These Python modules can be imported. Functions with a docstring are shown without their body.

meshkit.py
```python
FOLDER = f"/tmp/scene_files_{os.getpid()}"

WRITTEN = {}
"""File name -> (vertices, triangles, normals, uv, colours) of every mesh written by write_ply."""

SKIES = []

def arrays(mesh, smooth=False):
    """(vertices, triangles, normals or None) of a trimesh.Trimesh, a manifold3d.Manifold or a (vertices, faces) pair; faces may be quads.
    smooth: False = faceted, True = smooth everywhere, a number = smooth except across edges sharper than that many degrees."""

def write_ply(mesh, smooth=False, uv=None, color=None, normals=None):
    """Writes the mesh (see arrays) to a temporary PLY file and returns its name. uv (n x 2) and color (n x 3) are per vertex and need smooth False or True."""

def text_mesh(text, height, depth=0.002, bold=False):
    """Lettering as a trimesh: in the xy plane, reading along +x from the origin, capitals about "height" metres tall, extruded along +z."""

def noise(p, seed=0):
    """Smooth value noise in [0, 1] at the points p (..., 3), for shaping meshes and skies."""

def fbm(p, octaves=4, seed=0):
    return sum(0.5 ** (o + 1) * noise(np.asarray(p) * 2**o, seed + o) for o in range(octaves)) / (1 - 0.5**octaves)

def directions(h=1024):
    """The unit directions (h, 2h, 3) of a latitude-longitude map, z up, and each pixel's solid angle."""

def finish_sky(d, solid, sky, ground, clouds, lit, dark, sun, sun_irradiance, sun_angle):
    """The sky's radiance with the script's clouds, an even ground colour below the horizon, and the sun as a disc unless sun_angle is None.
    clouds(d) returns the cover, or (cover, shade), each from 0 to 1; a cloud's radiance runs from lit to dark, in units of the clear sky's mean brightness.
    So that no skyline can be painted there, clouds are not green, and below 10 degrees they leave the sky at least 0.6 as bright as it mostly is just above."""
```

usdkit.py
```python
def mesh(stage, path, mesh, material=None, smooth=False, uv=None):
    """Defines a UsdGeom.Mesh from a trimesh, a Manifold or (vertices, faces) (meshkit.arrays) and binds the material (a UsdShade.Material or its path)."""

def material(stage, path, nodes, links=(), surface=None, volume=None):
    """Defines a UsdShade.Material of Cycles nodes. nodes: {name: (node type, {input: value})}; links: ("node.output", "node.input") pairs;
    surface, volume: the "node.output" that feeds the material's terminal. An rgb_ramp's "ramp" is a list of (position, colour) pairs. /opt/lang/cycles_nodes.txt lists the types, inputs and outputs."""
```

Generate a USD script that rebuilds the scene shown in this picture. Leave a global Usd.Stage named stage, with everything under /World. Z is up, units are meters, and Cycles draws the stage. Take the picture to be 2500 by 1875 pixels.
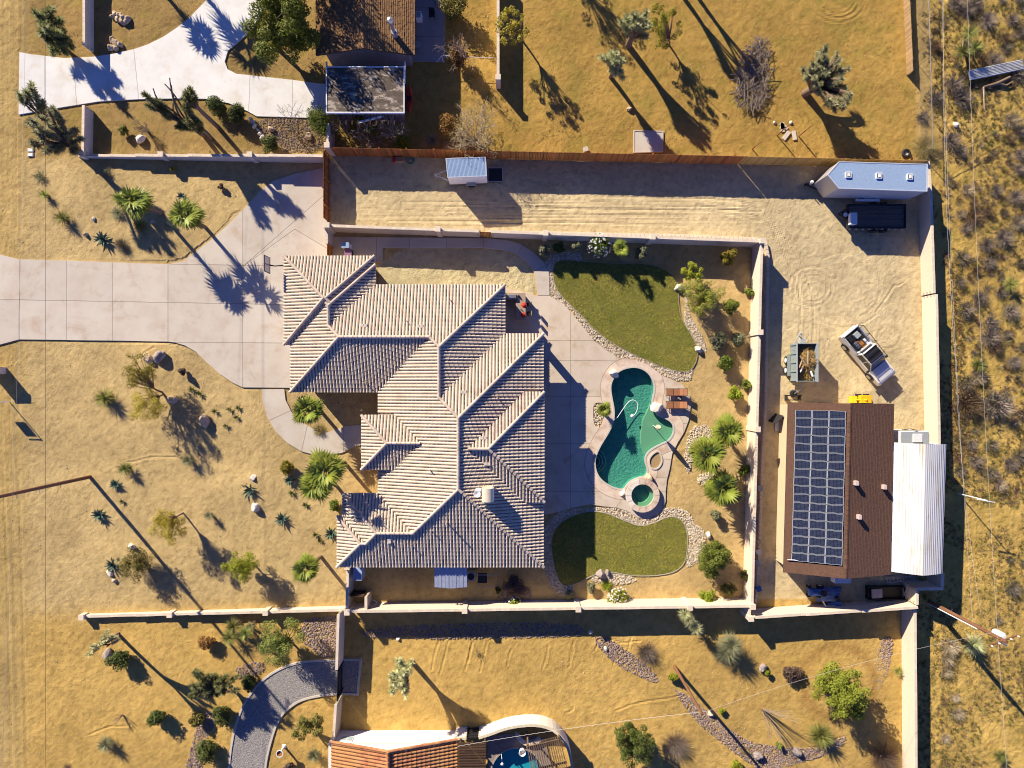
import math
import numpy as np, trimesh, shapely, usdkit, meshkit
from shapely.geometry import Polygon, LineString, Point, box as sbox, MultiPolygon
from shapely.ops import split as ssplit, unary_union
from pxr import Usd, UsdGeom, UsdLux, UsdShade, Sdf, Gf, Vt

stage = Usd.Stage.CreateInMemory()
UsdGeom.SetStageUpAxis(stage, UsdGeom.Tokens.z)
UsdGeom.SetStageMetersPerUnit(stage, 1.0)
UsdGeom.Xform.Define(stage, '/World')
UsdGeom.Scope.Define(stage, '/World/Looks')

# ------------------------------------------------------------------ camera, sky, sun, exposure
H, S = 53.0, 27.0                                  # camera height (m), picture units per metre on the ground
SUN_EL, SUN_AZ = math.radians(24.5), math.radians(-40.0)
SKY_TINT = (0.70, 0.90, 1.7)
AIR, AER, OZ = 0.6, 0.2, 4.0
SUN_INTENSITY, SKY_STRENGTH, EXPOSURE = 1.25, 0.05, 1.0
cam = UsdGeom.Camera.Define(stage, '/World/Camera')
cam.CreateHorizontalApertureAttr(36.0)
cam.CreateVerticalApertureAttr(27.0)
cam.CreateFocalLengthAttr(36.0 * H / (2500.0 / S))
cam.CreateClippingRangeAttr(Gf.Vec2f(0.5, 2000.0))
cam.CreateExposureAttr(EXPOSURE)
UsdGeom.Xformable(cam).AddTranslateOp().Set(Gf.Vec3d(0, 0, H))
sun_dir = np.array([math.sin(SUN_AZ) * math.cos(SUN_EL), math.cos(SUN_AZ) * math.cos(SUN_EL), math.sin(SUN_EL)])
dome = UsdLux.DomeLight.Define(stage, '/World/sky')
sky_mat = usdkit.material(stage, '/World/Looks/sky', {
    'sky': ('sky_texture', {'sky_type': 'single_scattering', 'sun_disc': False, 'sun_elevation': SUN_EL, 'sun_rotation': math.atan2(sun_dir[0], sun_dir[1]), 'altitude': 900.0, 'air_density': AIR, 'aerosol_density': AER, 'ozone_density': OZ}),
    'tint': ('mix', {'mix_type': 'multiply', 'fac': 1.0, 'color2': SKY_TINT}), 'bg': ('background_shader', {'strength': SKY_STRENGTH})}, [('sky.color', 'tint.color1'), ('tint.color', 'bg.color')], surface='bg.background')
UsdShade.MaterialBindingAPI.Apply(dome.GetPrim()).Bind(sky_mat)
sun = UsdLux.DistantLight.Define(stage, '/World/sun')
sun.CreateNormalizeAttr(True)
sun.CreateIntensityAttr(SUN_INTENSITY)
sun.CreateAngleAttr(0.5)
sun.CreateColorAttr(Gf.Vec3f(1.0, 0.885, 0.72))
_x = np.cross([0, 0, 1.0], sun_dir); _x /= np.linalg.norm(_x)
_y = np.cross(sun_dir, _x)
UsdGeom.Xformable(sun).AddTransformOp().Set(Gf.Matrix4d(*_x, 0, *_y, 0, *sun_dir, 0, 0, 0, 30, 1))

# ------------------------------------------------------------------ helpers
CX, CY = 1250.0, 937.5

def P(px, py, z=0.0):
    """The point of the world at height z that lies above picture point px, py as surveyed from the camera."""
    k = (H - z) / H / S
    return np.array([(px - CX) * k, (CY - py) * k])

def PL(pts, z=0.0):
    return [tuple(P(x, y, z)) for x, y in pts]

def PG(pts, z=0.0):
    g = Polygon(PL(pts, z))
    return g if g.is_valid else g.buffer(0)

def chaikin(pts, n=2, closed=True):
    p = np.asarray(pts, float)
    for _ in range(n):
        q = np.roll(p, -1, 0) if closed else p[1:]
        a = p if closed else p[:-1]
        new = np.stack([a * .75 + q * .25, a * .25 + q * .75], 1).reshape(-1, 2)
        p = new if closed else np.vstack([p[:1], new, p[-1:]])
    return p

def polys(g):
    return [x for x in getattr(g, 'geoms', [g]) if isinstance(x, Polygon) and x.area > 1e-5]

def rot2(a):
    c, s = math.cos(a), math.sin(a)
    return np.array([[c, -s], [s, c]])

BOXV = np.array([[x, y, z] for x in (-.5, .5) for y in (-.5, .5) for z in (-.5, .5)])
BOXF = np.array([[0, 1, 3], [0, 3, 2], [4, 6, 7], [4, 7, 5], [0, 4, 5], [0, 5, 1], [2, 3, 7], [2, 7, 6], [0, 2, 6], [0, 6, 4], [1, 5, 7], [1, 7, 3]])
ICO1 = trimesh.creation.icosphere(1); ICO2 = trimesh.creation.icosphere(2); ICO3 = trimesh.creation.icosphere(3)

class MB:
    def __init__(self):
        self.v, self.f, self.n = [], [], 0
    def add(self, v, f):
        v = np.asarray(v, float); f = np.asarray(f, int)
        if f.shape[1] == 4:
            f = np.vstack([f[:, [0, 1, 2]], f[:, [0, 2, 3]]])
        self.v.append(v); self.f.append(f + self.n); self.n += len(v)
        return self
    def box(self, c, s, rz=0.0):
        v = BOXV * np.asarray(s)
        v[:, :2] = v[:, :2] @ rot2(rz).T
        return self.add(v + np.asarray(c), BOXF)
    def beam(self, a, b, w, h):
        """A rectangular bar from a to b, w wide and h deep."""
        a, b = np.asarray(a, float), np.asarray(b, float)
        d = b - a; L = np.linalg.norm(d); d = d / L
        up = np.array([0, 0, 1.0]) if abs(d[2]) < .95 else np.array([1.0, 0, 0])
        e = np.cross(up, d); e /= np.linalg.norm(e); u = np.cross(d, e)
        v = BOXV[:, :1] * L * d + BOXV[:, 1:2] * w * e + BOXV[:, 2:] * h * u
        return self.add(v + (a + b) / 2, BOXF)
    def prism(self, g, z0, z1):
        for p in polys(g):
            m = trimesh.creation.extrude_polygon(p, z1 - z0, engine='earcut')
            self.add(np.array(m.vertices) + [0, 0, z0], np.array(m.faces))
        return self
    def sheet(self, g, z):
        for p in polys(g):
            v, f = trimesh.creation.triangulate_polygon(p, engine='earcut')
            v3 = np.column_stack([v, np.full(len(v), z) if np.isscalar(z) else z(v[:, 0], v[:, 1])])
            t = v3[f]; nz = np.cross(t[:, 1] - t[:, 0], t[:, 2] - t[:, 0])[:, 2]
            f = np.where((nz < 0)[:, None], f[:, ::-1], f)
            self.add(v3, f)
        return self
    def tube(self, pts, rad, sides=6, cap=True):
        p = np.asarray(pts, float); n = len(p)
        t = np.gradient(p, axis=0); t /= np.linalg.norm(t, axis=1, keepdims=True) + 1e-12
        ref = np.where(np.abs(t[:, 2:]) < .9, [[0, 0, 1.0]], [[1.0, 0, 0]])
        a = np.cross(t, ref); a /= np.linalg.norm(a, axis=1, keepdims=True) + 1e-12
        b = np.cross(t, a); ang = np.arange(sides) * 2 * math.pi / sides
        r = np.broadcast_to(np.asarray(rad, float), (n,))
        v = p[:, None] + r[:, None, None] * (np.cos(ang)[None, :, None] * a[:, None] + np.sin(ang)[None, :, None] * b[:, None])
        i, j = np.meshgrid(np.arange(n - 1), np.arange(sides), indexing='ij')
        q = np.stack([i * sides + j, i * sides + (j + 1) % sides, (i + 1) * sides + (j + 1) % sides, (i + 1) * sides + j], -1).reshape(-1, 4)
        v = v.reshape(-1, 3); f = np.vstack([q[:, [0, 1, 2]], q[:, [0, 2, 3]]])
        if cap:
            k = len(v); v = np.vstack([v, p[:1], p[-1:]])
            j = np.arange(sides)
            f = np.vstack([f, np.stack([np.full(sides, k), (j + 1) % sides, j], 1), np.stack([np.full(sides, k + 1), (n - 1) * sides + j, (n - 1) * sides + (j + 1) % sides], 1)])
        return self.add(v, f)
    def cyl(self, c, r, h, sides=14, axis=2):
        p0 = np.array(c, float); p1 = p0.copy(); p1[axis] += h
        return self.tube([p0, p1], r, sides)
    def lathe(self, prof, c, sides=20):
        prof = np.asarray(prof, float); n = len(prof); ang = np.arange(sides) * 2 * math.pi / sides
        v = np.stack([prof[:, None, 0] * np.cos(ang), prof[:, None, 0] * np.sin(ang), np.repeat(prof[:, 1:2], sides, 1)], -1).reshape(-1, 3) + np.asarray(c)
        i, j = np.meshgrid(np.arange(n - 1), np.arange(sides), indexing='ij')
        q = np.stack([i * sides + j, i * sides + (j + 1) % sides, (i + 1) * sides + (j + 1) % sides, (i + 1) * sides + j], -1).reshape(-1, 4)
        return self.add(v, q)
    def hull(self, pts):
        m = trimesh.convex.convex_hull(np.asarray(pts, float))
        return self.add(np.array(m.vertices), np.array(m.faces))
    def blades(self, o, d, L, w, droop=.15, rng=None):
        """Pointed leaves: origins o, directions d, length L, width w."""
        o, d = np.asarray(o, float), np.asarray(d, float); n = len(d)
        d = d / (np.linalg.norm(d, axis=1, keepdims=True) + 1e-9)
        L = np.broadcast_to(np.asarray(L, float), (n,))[:, None]; w = np.broadcast_to(np.asarray(w, float), (n,))[:, None]
        e = np.cross(d, [0, 0, 1.0]); bad = np.linalg.norm(e, axis=1) < .05
        e[bad] = [1, 0, 0]; e /= np.linalg.norm(e, axis=1, keepdims=True)
        dn = np.array([0, 0, -1.0])
        m = o + d * L * .45 + dn * L * droop * .15
        t = o + d * L + dn * L * droop
        v = np.stack([o - e * w * .3, o + e * w * .3, m - e * w * .5, m + e * w * .5, t], 1).reshape(-1, 3)
        k = np.arange(n)[:, None] * 5
        f = np.vstack([k + [0, 1, 3], k + [0, 3, 2], k + [2, 3, 4]])
        return self.add(v, f)
    def leaves(self, c, nrm, size, rng, ratio=.55):
        """Leaf-sized diamonds at c facing nrm."""
        n = len(c)
        nrm = nrm / (np.linalg.norm(nrm, axis=1, keepdims=True) + 1e-9)
        r = rng.normal(size=(n, 3)); a = np.cross(nrm, r); a /= np.linalg.norm(a, axis=1, keepdims=True) + 1e-9
        b = np.cross(nrm, a); s = (size * rng.uniform(.6, 1.3, n))[:, None]
        v = np.stack([c - a * s, c - b * s * ratio, c + a * s, c + b * s * ratio], 1).reshape(-1, 3)
        k = np.arange(n)[:, None] * 4
        return self.add(v, np.vstack([k + [0, 1, 2], k + [0, 2, 3]]))
    def get(self):
        return np.vstack(self.v), np.vstack(self.f)

_names = {}
def numbered(name, parent='/World'):
    k = (parent, name); n = _names.get(k, 0); _names[k] = n + 1
    return name if n == 0 else f'{name}_{n:03d}'

def put(prim, **kw):
    for k, v in kw.items():
        if v:
            prim.SetCustomDataByKey(k, v)

class Thing:
    """One thing: an Xform at its base whose children are its parts. Vertices are given in world coordinates."""
    def __init__(self, name, label=None, cat=None, base=(0, 0, 0), group=None, kind=None):
        b = tuple(float(x) for x in base)
        self.base = np.array((*b, 0.0)[:3])
        self.path = '/World/' + numbered(name)
        x = UsdGeom.Xform.Define(stage, self.path)
        if np.any(self.base != 0):
            x.AddTranslateOp().Set(Gf.Vec3d(*self.base))
        self.prim = x.GetPrim()
        put(self.prim, label=label, category=cat, group=group, kind=kind or 'thing')
    def part(self, name, mesh, mat, parent=None, smooth=False, label=None, kind=None):
        if isinstance(mesh, MB):
            if not mesh.v:
                return None
            mesh = mesh.get()
        v, f = mesh
        par = parent or self.path
        path = par + '/' + numbered(name, par)
        m = usdkit.mesh(stage, path, (np.asarray(v, float) - self.base, f), mat, smooth=smooth)
        put(m.GetPrim(), label=label, kind=kind)
        return path

def single(name, mesh, mat, label=None, cat=None, group=None, kind=None, smooth=False):
    path = '/World/' + numbered(name)
    m = usdkit.mesh(stage, path, mesh.get() if isinstance(mesh, MB) else mesh, mat, smooth=smooth)
    put(m.GetPrim(), label=label, category=cat, group=group, kind=kind or 'thing')
    return m

def copy_of(t, name, xy, label, cat, group=None, rz=0.0, sc=1.0, z=0.0):
    path = '/World/' + numbered(name)
    x = UsdGeom.Xform.Define(stage, path); p = x.GetPrim()
    p.GetReferences().AddInternalReference(t.path)
    x.ClearXformOpOrder()
    x.AddTranslateOp().Set(Gf.Vec3d(float(xy[0]), float(xy[1]), z))
    x.AddRotateZOp().Set(math.degrees(rz)); x.AddScaleOp().Set(Gf.Vec3f(sc, sc, sc))
    p.SetInstanceable(True)
    put(p, label=label, category=cat, group=group, kind='thing')
    return p

def instancer(name, protos, mats, pos, rz, sc, label, cat, rng, tilt=0.0):
    path = '/World/' + numbered(name)
    pi = UsdGeom.PointInstancer.Define(stage, path)
    rel = pi.CreatePrototypesRel()
    for i, (m, mt) in enumerate(zip(protos, mats)):
        pp = f'{path}/prototypes/piece_{i:03d}' if i else f'{path}/prototypes/piece'
        usdkit.mesh(stage, pp, m, mt); rel.AddTarget(pp)
    n = len(pos)
    pi.CreateProtoIndicesAttr(Vt.IntArray.FromNumpy(rng.integers(0, len(protos), n).astype(np.int32)))
    pi.CreatePositionsAttr(Vt.Vec3fArray.FromNumpy(np.asarray(pos, np.float32)))
    q = np.zeros((n, 4)); h = np.asarray(rz) / 2
    q[:, 3] = np.cos(h); q[:, 2] = np.sin(h)
    pi.CreateOrientationsAttr(Vt.QuathArray([Gf.Quath(float(a[3]), float(a[0]), float(a[1]), float(a[2])) for a in q]))
    sc = np.asarray(sc, np.float32)
    pi.CreateScalesAttr(Vt.Vec3fArray.FromNumpy(sc if sc.ndim == 2 else np.repeat(sc[:, None], 3, 1)))
    put(pi.GetPrim(), label=label, category=cat, kind='stuff')

def scatter(g, n, rng):
    """n random points inside polygon(s) g."""
    x0, y0, x1, y1 = g.bounds; out = np.zeros((0, 2))
    shapely.prepare(g)
    while len(out) < n:
        q = rng.uniform((x0, y0), (x1, y1), (max(n, 64) * 2, 2))
        out = np.vstack([out, q[shapely.contains_xy(g, q[:, 0], q[:, 1])]])
    return out[:n]

# ------------------------------------------------------------------ materials
def MAT(name, c1, c2=None, scale=3.0, rough=.85, bump=0.0, bscale=40.0, rnd=0.0, metal=0.0, spec=.3, c3=None, stretch=None, transl=0.0, detail=5.0, bdist=.02, hue=0.0, coat=0.0, wear=None):
    c2 = c2 or tuple(x * .8 for x in c1)
    n = {'geo': ('geometry', {}), 'map': ('mapping', {'scale': stretch or (1, 1, 1)}),
         'noise': ('noise_texture', {'scale': scale, 'detail': detail, 'roughness': .6}),
         'ramp': ('rgb_ramp', {'ramp': [(.3, c2), (.7, c1)] if c3 is None else [(.25, c2), (.5, c1), (.75, c3)]}),
         'p': ('principled_bsdf', {'roughness': rough, 'metallic': metal, 'specular_ior_level': spec, 'coat_weight': coat})}
    l = [('geo.position', 'map.vector'), ('map.vector', 'noise.vector'), ('noise.fac', 'ramp.fac')]
    col = 'ramp.color'
    if rnd:
        n['info'] = ('object_info', {})
        n['add'] = ('math', {'math_type': 'add'}); n['frac'] = ('math', {'math_type': 'fraction'})
        n['mr'] = ('map_range', {'from_min': 0.0, 'from_max': 1.0, 'to_min': 1 - rnd, 'to_max': 1 + rnd})
        n['hsv'] = ('hsv', {})
        l += [('info.random', 'add.value1'), ('geo.random_per_island', 'add.value2'), ('add.value', 'frac.value1'), ('frac.value', 'mr.value'), ('mr.result', 'hsv.value'), (col, 'hsv.color')]
        if hue:
            n['mr2'] = ('map_range', {'from_min': 0.0, 'from_max': 1.0, 'to_min': .5 - hue, 'to_max': .5 + hue})
            n['mul'] = ('math', {'math_type': 'multiply', 'value2': 7.31}); n['fr2'] = ('math', {'math_type': 'fraction'})
            l += [('add.value', 'mul.value1'), ('mul.value', 'fr2.value1'), ('fr2.value', 'mr2.value'), ('mr2.result', 'hsv.hue')]
        col = 'hsv.color'
    if wear:                                       # stains and dust with shapes of their own
        n['wn'] = ('noise_texture', {'scale': wear[0], 'detail': 9.0, 'roughness': .72, 'distortion': .4})
        n['wr'] = ('rgb_ramp', {'ramp': [(.30, wear[1]), (.47, (1, 1, 1)), (.8, (1.05, 1.05, 1.05))]}); n['wm'] = ('mix', {'mix_type': 'multiply', 'fac': 1.0})
        l += [('map.vector', 'wn.vector'), ('wn.fac', 'wr.fac'), (col, 'wm.color1'), ('wr.color', 'wm.color2')]; col = 'wm.color'
    l.append((col, 'p.base_color'))
    if bump:
        n['bn'] = ('noise_texture', {'scale': bscale, 'detail': 4.0, 'roughness': .6})
        n['b'] = ('bump', {'strength': bump, 'distance': bdist})
        l += [('map.vector', 'bn.vector'), ('bn.fac', 'b.height'), ('b.normal', 'p.normal')]
    out = 'p.BSDF'
    if transl:
        n['t'] = ('translucent_bsdf', {}); n['mx'] = ('mix_closure', {'fac': transl})
        l += [(col, 't.color'), ('p.BSDF', 'mx.closure1'), ('t.BSDF', 'mx.closure2')]
        out = 'mx.closure'
    return usdkit.material(stage, '/World/Looks/' + name, n, l, surface=out)

def PLAIN(name, c, rough=.5, metal=0.0, spec=.4, coat=0.0):
    return usdkit.material(stage, '/World/Looks/' + name, {'n': ('noise_texture', {'scale': 6.0, 'detail': 4.0}), 'r': ('rgb_ramp', {'ramp': [(.3, tuple(x * .85 for x in c)), (.7, c)]}),
        'p': ('principled_bsdf', {'roughness': rough, 'metallic': metal, 'specular_ior_level': spec, 'coat_weight': coat}), 'g': ('geometry', {})},
        [('g.position', 'n.vector'), ('n.fac', 'r.fac'), ('r.color', 'p.base_color')], surface='p.BSDF')

# ------------------------------------------------------------------ the palette
m_conc = MAT('concrete_pink', (.535, .475, .395), (.475, .395, .315), scale=.55, c3=(.56, .51, .43), rough=.9, bump=.25, bscale=30, detail=8, rnd=.05, wear=(.5, (.84, .74, .66)))
m_white = MAT('concrete_white', (.68, .67, .63), (.60, .57, .50), scale=.5, c3=(.74, .725, .68), rough=.9, bump=.2, bscale=30, detail=8, rnd=.04, wear=(.7, (.86, .80, .70)))
m_patio = MAT('patio_concrete', (.56, .475, .37), (.50, .40, .30), scale=.6, c3=(.59, .51, .41), rough=.9, bump=.25, bscale=30, detail=8, rnd=.06, wear=(.7, (.80, .70, .58)))
m_joint = PLAIN('joint_dark', (.20, .13, .09), .95)
m_deck = MAT('pool_deck_stone', (.60, .48, .37), (.44, .31, .22), scale=1.1, c3=(.66, .55, .44), rough=.85, bump=.3, bscale=18, detail=8, rnd=.08, wear=(1.6, (.70, .60, .52)))
m_block = MAT('wall_block', (.66, .56, .43), (.58, .49, .37), scale=9, rough=.95, bump=.4, bscale=60, rnd=.07)
m_cap = MAT('wall_cap', (.70, .60, .46), (.63, .53, .40), scale=7, rough=.95, bump=.3, bscale=60, rnd=.07)
m_mortar = PLAIN('mortar', (.42, .34, .25), .95)
m_fence = MAT('fence_wood', (.36, .135, .035), (.24, .08, .022), scale=7, stretch=(1, 1, .15), rough=.8, rnd=.35, hue=.012)
m_fence_grey = MAT('weathered_wood', (.40, .27, .13), (.28, .18, .09), scale=7, rough=.85, rnd=.25)
m_wood_dark = MAT('dark_wood', (.10, .055, .032), (.06, .034, .022), scale=8, rough=.8, rnd=.2)
m_tile = MAT('roof_tile', (.53, .43, .335), (.44, .335, .255), scale=1.2, c3=(.56, .47, .375), rough=.88, rnd=.13, hue=.012, bump=.2, bscale=50)
m_tiledeck = MAT('tile_pan_shade', (.30, .23, .185), (.25, .19, .15), scale=4, rough=.9)  # darker than the tile clay: shade between the ribs is painted in
m_terra = MAT('terracotta_tile', (.46, .215, .095), (.36, .15, .06), scale=1.5, rough=.85, rnd=.2, hue=.01, bump=.2, bscale=50)
m_stucco = MAT('stucco_tan', (.52, .40, .27), (.46, .35, .23), scale=2, rough=.95, bump=.3, bscale=60)
m_stucco_w = MAT('stucco_white', (.78, .75, .69), (.72, .69, .63), scale=2, rough=.95, bump=.2, bscale=60)
m_grass = MAT('lawn_blade', (.42, .41, .07), (.27, .30, .04), scale=.6, c3=(.58, .47, .12), rough=.7, rnd=.35, transl=.25, hue=.02)
m_turf = MAT('turf_soil', (.20, .18, .04), (.12, .12, .024), scale=3, rough=.95)
m_stone = MAT('river_stone', (.64, .55, .42), (.48, .40, .29), scale=12, rough=.85, rnd=.30, hue=.02)
m_stone_d = MAT('dark_gravel_stone', (.34, .255, .205), (.22, .16, .13), scale=12, rough=.9, rnd=.40, hue=.03)
m_rock = MAT('boulder_tan', (.50, .38, .25), (.36, .26, .17), scale=3, c3=(.58, .47, .33), rough=.9, bump=.6, bscale=14, bdist=.05)
m_rock_w = MAT('boulder_white', (.68, .62, .52), (.52, .45, .36), scale=3, c3=(.74, .70, .62), rough=.9, bump=.6, bscale=14, bdist=.05)
m_rock_g = MAT('boulder_grey', (.30, .25, .22), (.21, .17, .15), scale=3, c3=(.36, .31, .28), rough=.9, bump=.6, bscale=14, bdist=.05)
m_gravel = MAT('grey_gravel', (.29, .27, .25), (.13, .12, .11), scale=9, c3=(.42, .40, .37), rough=.95, bump=1.0, bscale=10, bdist=.10, detail=8)
m_curb = MAT('curb_concrete', (.55, .50, .43), (.47, .42, .35), scale=4, rough=.9)
m_bark = MAT('bark', (.22, .155, .10), (.13, .09, .06), scale=9, rough=.95, bump=.5, bscale=25)
m_twig = MAT('grey_twig', (.27, .215, .165), (.19, .15, .12), scale=5, rough=.95, rnd=.35)
m_twig_l = MAT('pale_twig', (.46, .38, .26), (.38, .30, .20), scale=5, rough=.95, rnd=.25)
m_deadleaf = MAT('dead_leaf', (.24, .16, .085), (.16, .10, .05), scale=5, rough=.95, rnd=.3, transl=.2)
def LEAF(name, c, v=.3, tr=.3, hue=.015, rough=.6):
    return MAT(name, c, tuple(x * .72 for x in c), scale=1.4, rough=rough, rnd=v, hue=hue, transl=tr, spec=.25)
l_green = LEAF('leaf_green', (.165, .21, .03)); l_dark = LEAF('leaf_dark_green', (.11, .14, .032)); l_olive = LEAF('leaf_olive', (.22, .20, .045))
l_yel = LEAF('leaf_yellow_green', (.38, .335, .035)); l_lime = LEAF('leaf_lime', (.27, .31, .025)); l_grey = LEAF('leaf_grey_green', (.30, .30, .16))
l_sage = LEAF('leaf_sage', (.25, .205, .15)); l_purple = LEAF('leaf_purple_brown', (.17, .115, .085)); l_straw = LEAF('leaf_straw', (.40, .31, .13))
l_joshua = LEAF('leaf_joshua', (.60, .60, .29), v=.35); l_joshua_d = LEAF('leaf_joshua_dark', (.36, .38, .14), v=.4)
l_palm = LEAF('leaf_palm', (.29, .34, .05), v=.3, rough=.45); l_agave = LEAF('leaf_agave', (.12, .19, .14), v=.25, tr=.05, rough=.5)
l_yucca = LEAF('leaf_yucca', (.32, .33, .085), v=.35); l_rust = LEAF('leaf_rust', (.30, .155, .045)); l_white = LEAF('petal_white', (.72, .72, .68), v=.1, tr=.2)
m_metal_w = PLAIN('white_metal', (.78, .78, .76), .45); m_steel = PLAIN('steel', (.5, .5, .5), .35, .8); m_black = PLAIN('black_paint', (.018, .018, .02), .5)
m_rubber = PLAIN('rubber', (.022, .02, .02), .85); m_greyp = PLAIN('grey_paint', (.35, .38, .38), .5); m_brown = PLAIN('brown_paint', (.16, .08, .045), .6)
m_rust = MAT('rusty_steel', (.30, .12, .045), (.16, .06, .025), scale=6, rough=.8)
m_pole = MAT('pole_wood', (.20, .095, .045), (.13, .06, .03), scale=6, stretch=(1, 1, .1), rough=.85)
m_red = PLAIN('red_cloth', (.55, .045, .02), .7); m_blue = PLAIN('blue_plastic', (.045, .13, .40), .55); m_yellow = PLAIN('yellow_paint', (.75, .45, .01), .5)
m_cush = MAT('brown_cushion', (.34, .15, .07), (.27, .115, .055), scale=5, rough=.9, rnd=.1)
m_glassd = PLAIN('dark_glass', (.02, .025, .03), .06, 0, .8)
m_wire = PLAIN('wire_grey', (.5, .47, .42), .6); m_wire_d = PLAIN('wire_dark', (.06, .05, .045), .7)

# ------------------------------------------------------------------ ground: one sheet to the horizon
POOL = PG(chaikin([(1400 + x / 3.858, 850 + y / 3.858) for x, y in [(420, 225), (480, 195), (560, 180), (630, 190), (690, 225), (730, 275), (755, 340), (757, 400), (745, 450), (735, 500), (742, 560), (770, 610), (810, 645), (870, 665), (915, 695), (938, 735), (938, 790), (915, 840), (880, 875), (820, 900), (760, 930), (710, 965), (680, 1000), (668, 1045), (672, 1085), (690, 1130), (690, 1180), (672, 1205), (620, 1210), (560, 1233), (510, 1270), (490, 1300), (470, 1325), (440, 1325), (380, 1310), (320, 1280), (260, 1235), (225, 1185), (205, 1120), (203, 1060), (220, 990), (265, 900), (320, 815), (365, 730), (385, 650), (383, 570), (365, 480), (350, 390), (355, 330), (385, 270)]], 1))
SPA_C = P(1565.9, 1207.2, .45)
NPOOL_C = P(1262, 1888); NPOOL_R = 2.3
OUTER = {
 'rv': PG([(806, 381), (2240, 411), (2258, 1100), (2262, 1380), (2205, 1462), (1812, 1490), (1840, 601), (806, 562)]),
 'back': PG([(815, 564), (1839, 601), (1816, 1461), (862, 1474)]),
 'ne': PG([(810, -120), (2232, -120), (2236, 408), (812, 378)]),
 'nw': PG([(60, -120), (810, -120), (812, 378), (212, 384), (60, 384)]),
 'road': PG([(-300, -300), (62, -300), (50, 900), (60, 1400), (95, 2200), (-300, 2200)]),
 'south': PG([(60, 1500), (845, 1482), (1816, 1463), (2205, 1465), (2210, 2200), (60, 2200)]),
 'east': PG([(2246, -300), (2900, -300), (2900, 2200), (2212, 2200), (2208, 1465), (2268, 1380)])}
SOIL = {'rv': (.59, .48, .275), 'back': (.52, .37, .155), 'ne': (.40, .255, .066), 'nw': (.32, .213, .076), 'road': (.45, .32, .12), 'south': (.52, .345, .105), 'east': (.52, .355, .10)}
DG = PG(chaikin([(922, 606), (1180, 606), (1262, 622), (1302, 661), (1312, 722), (1232, 760), (922, 760)], 1))

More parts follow.
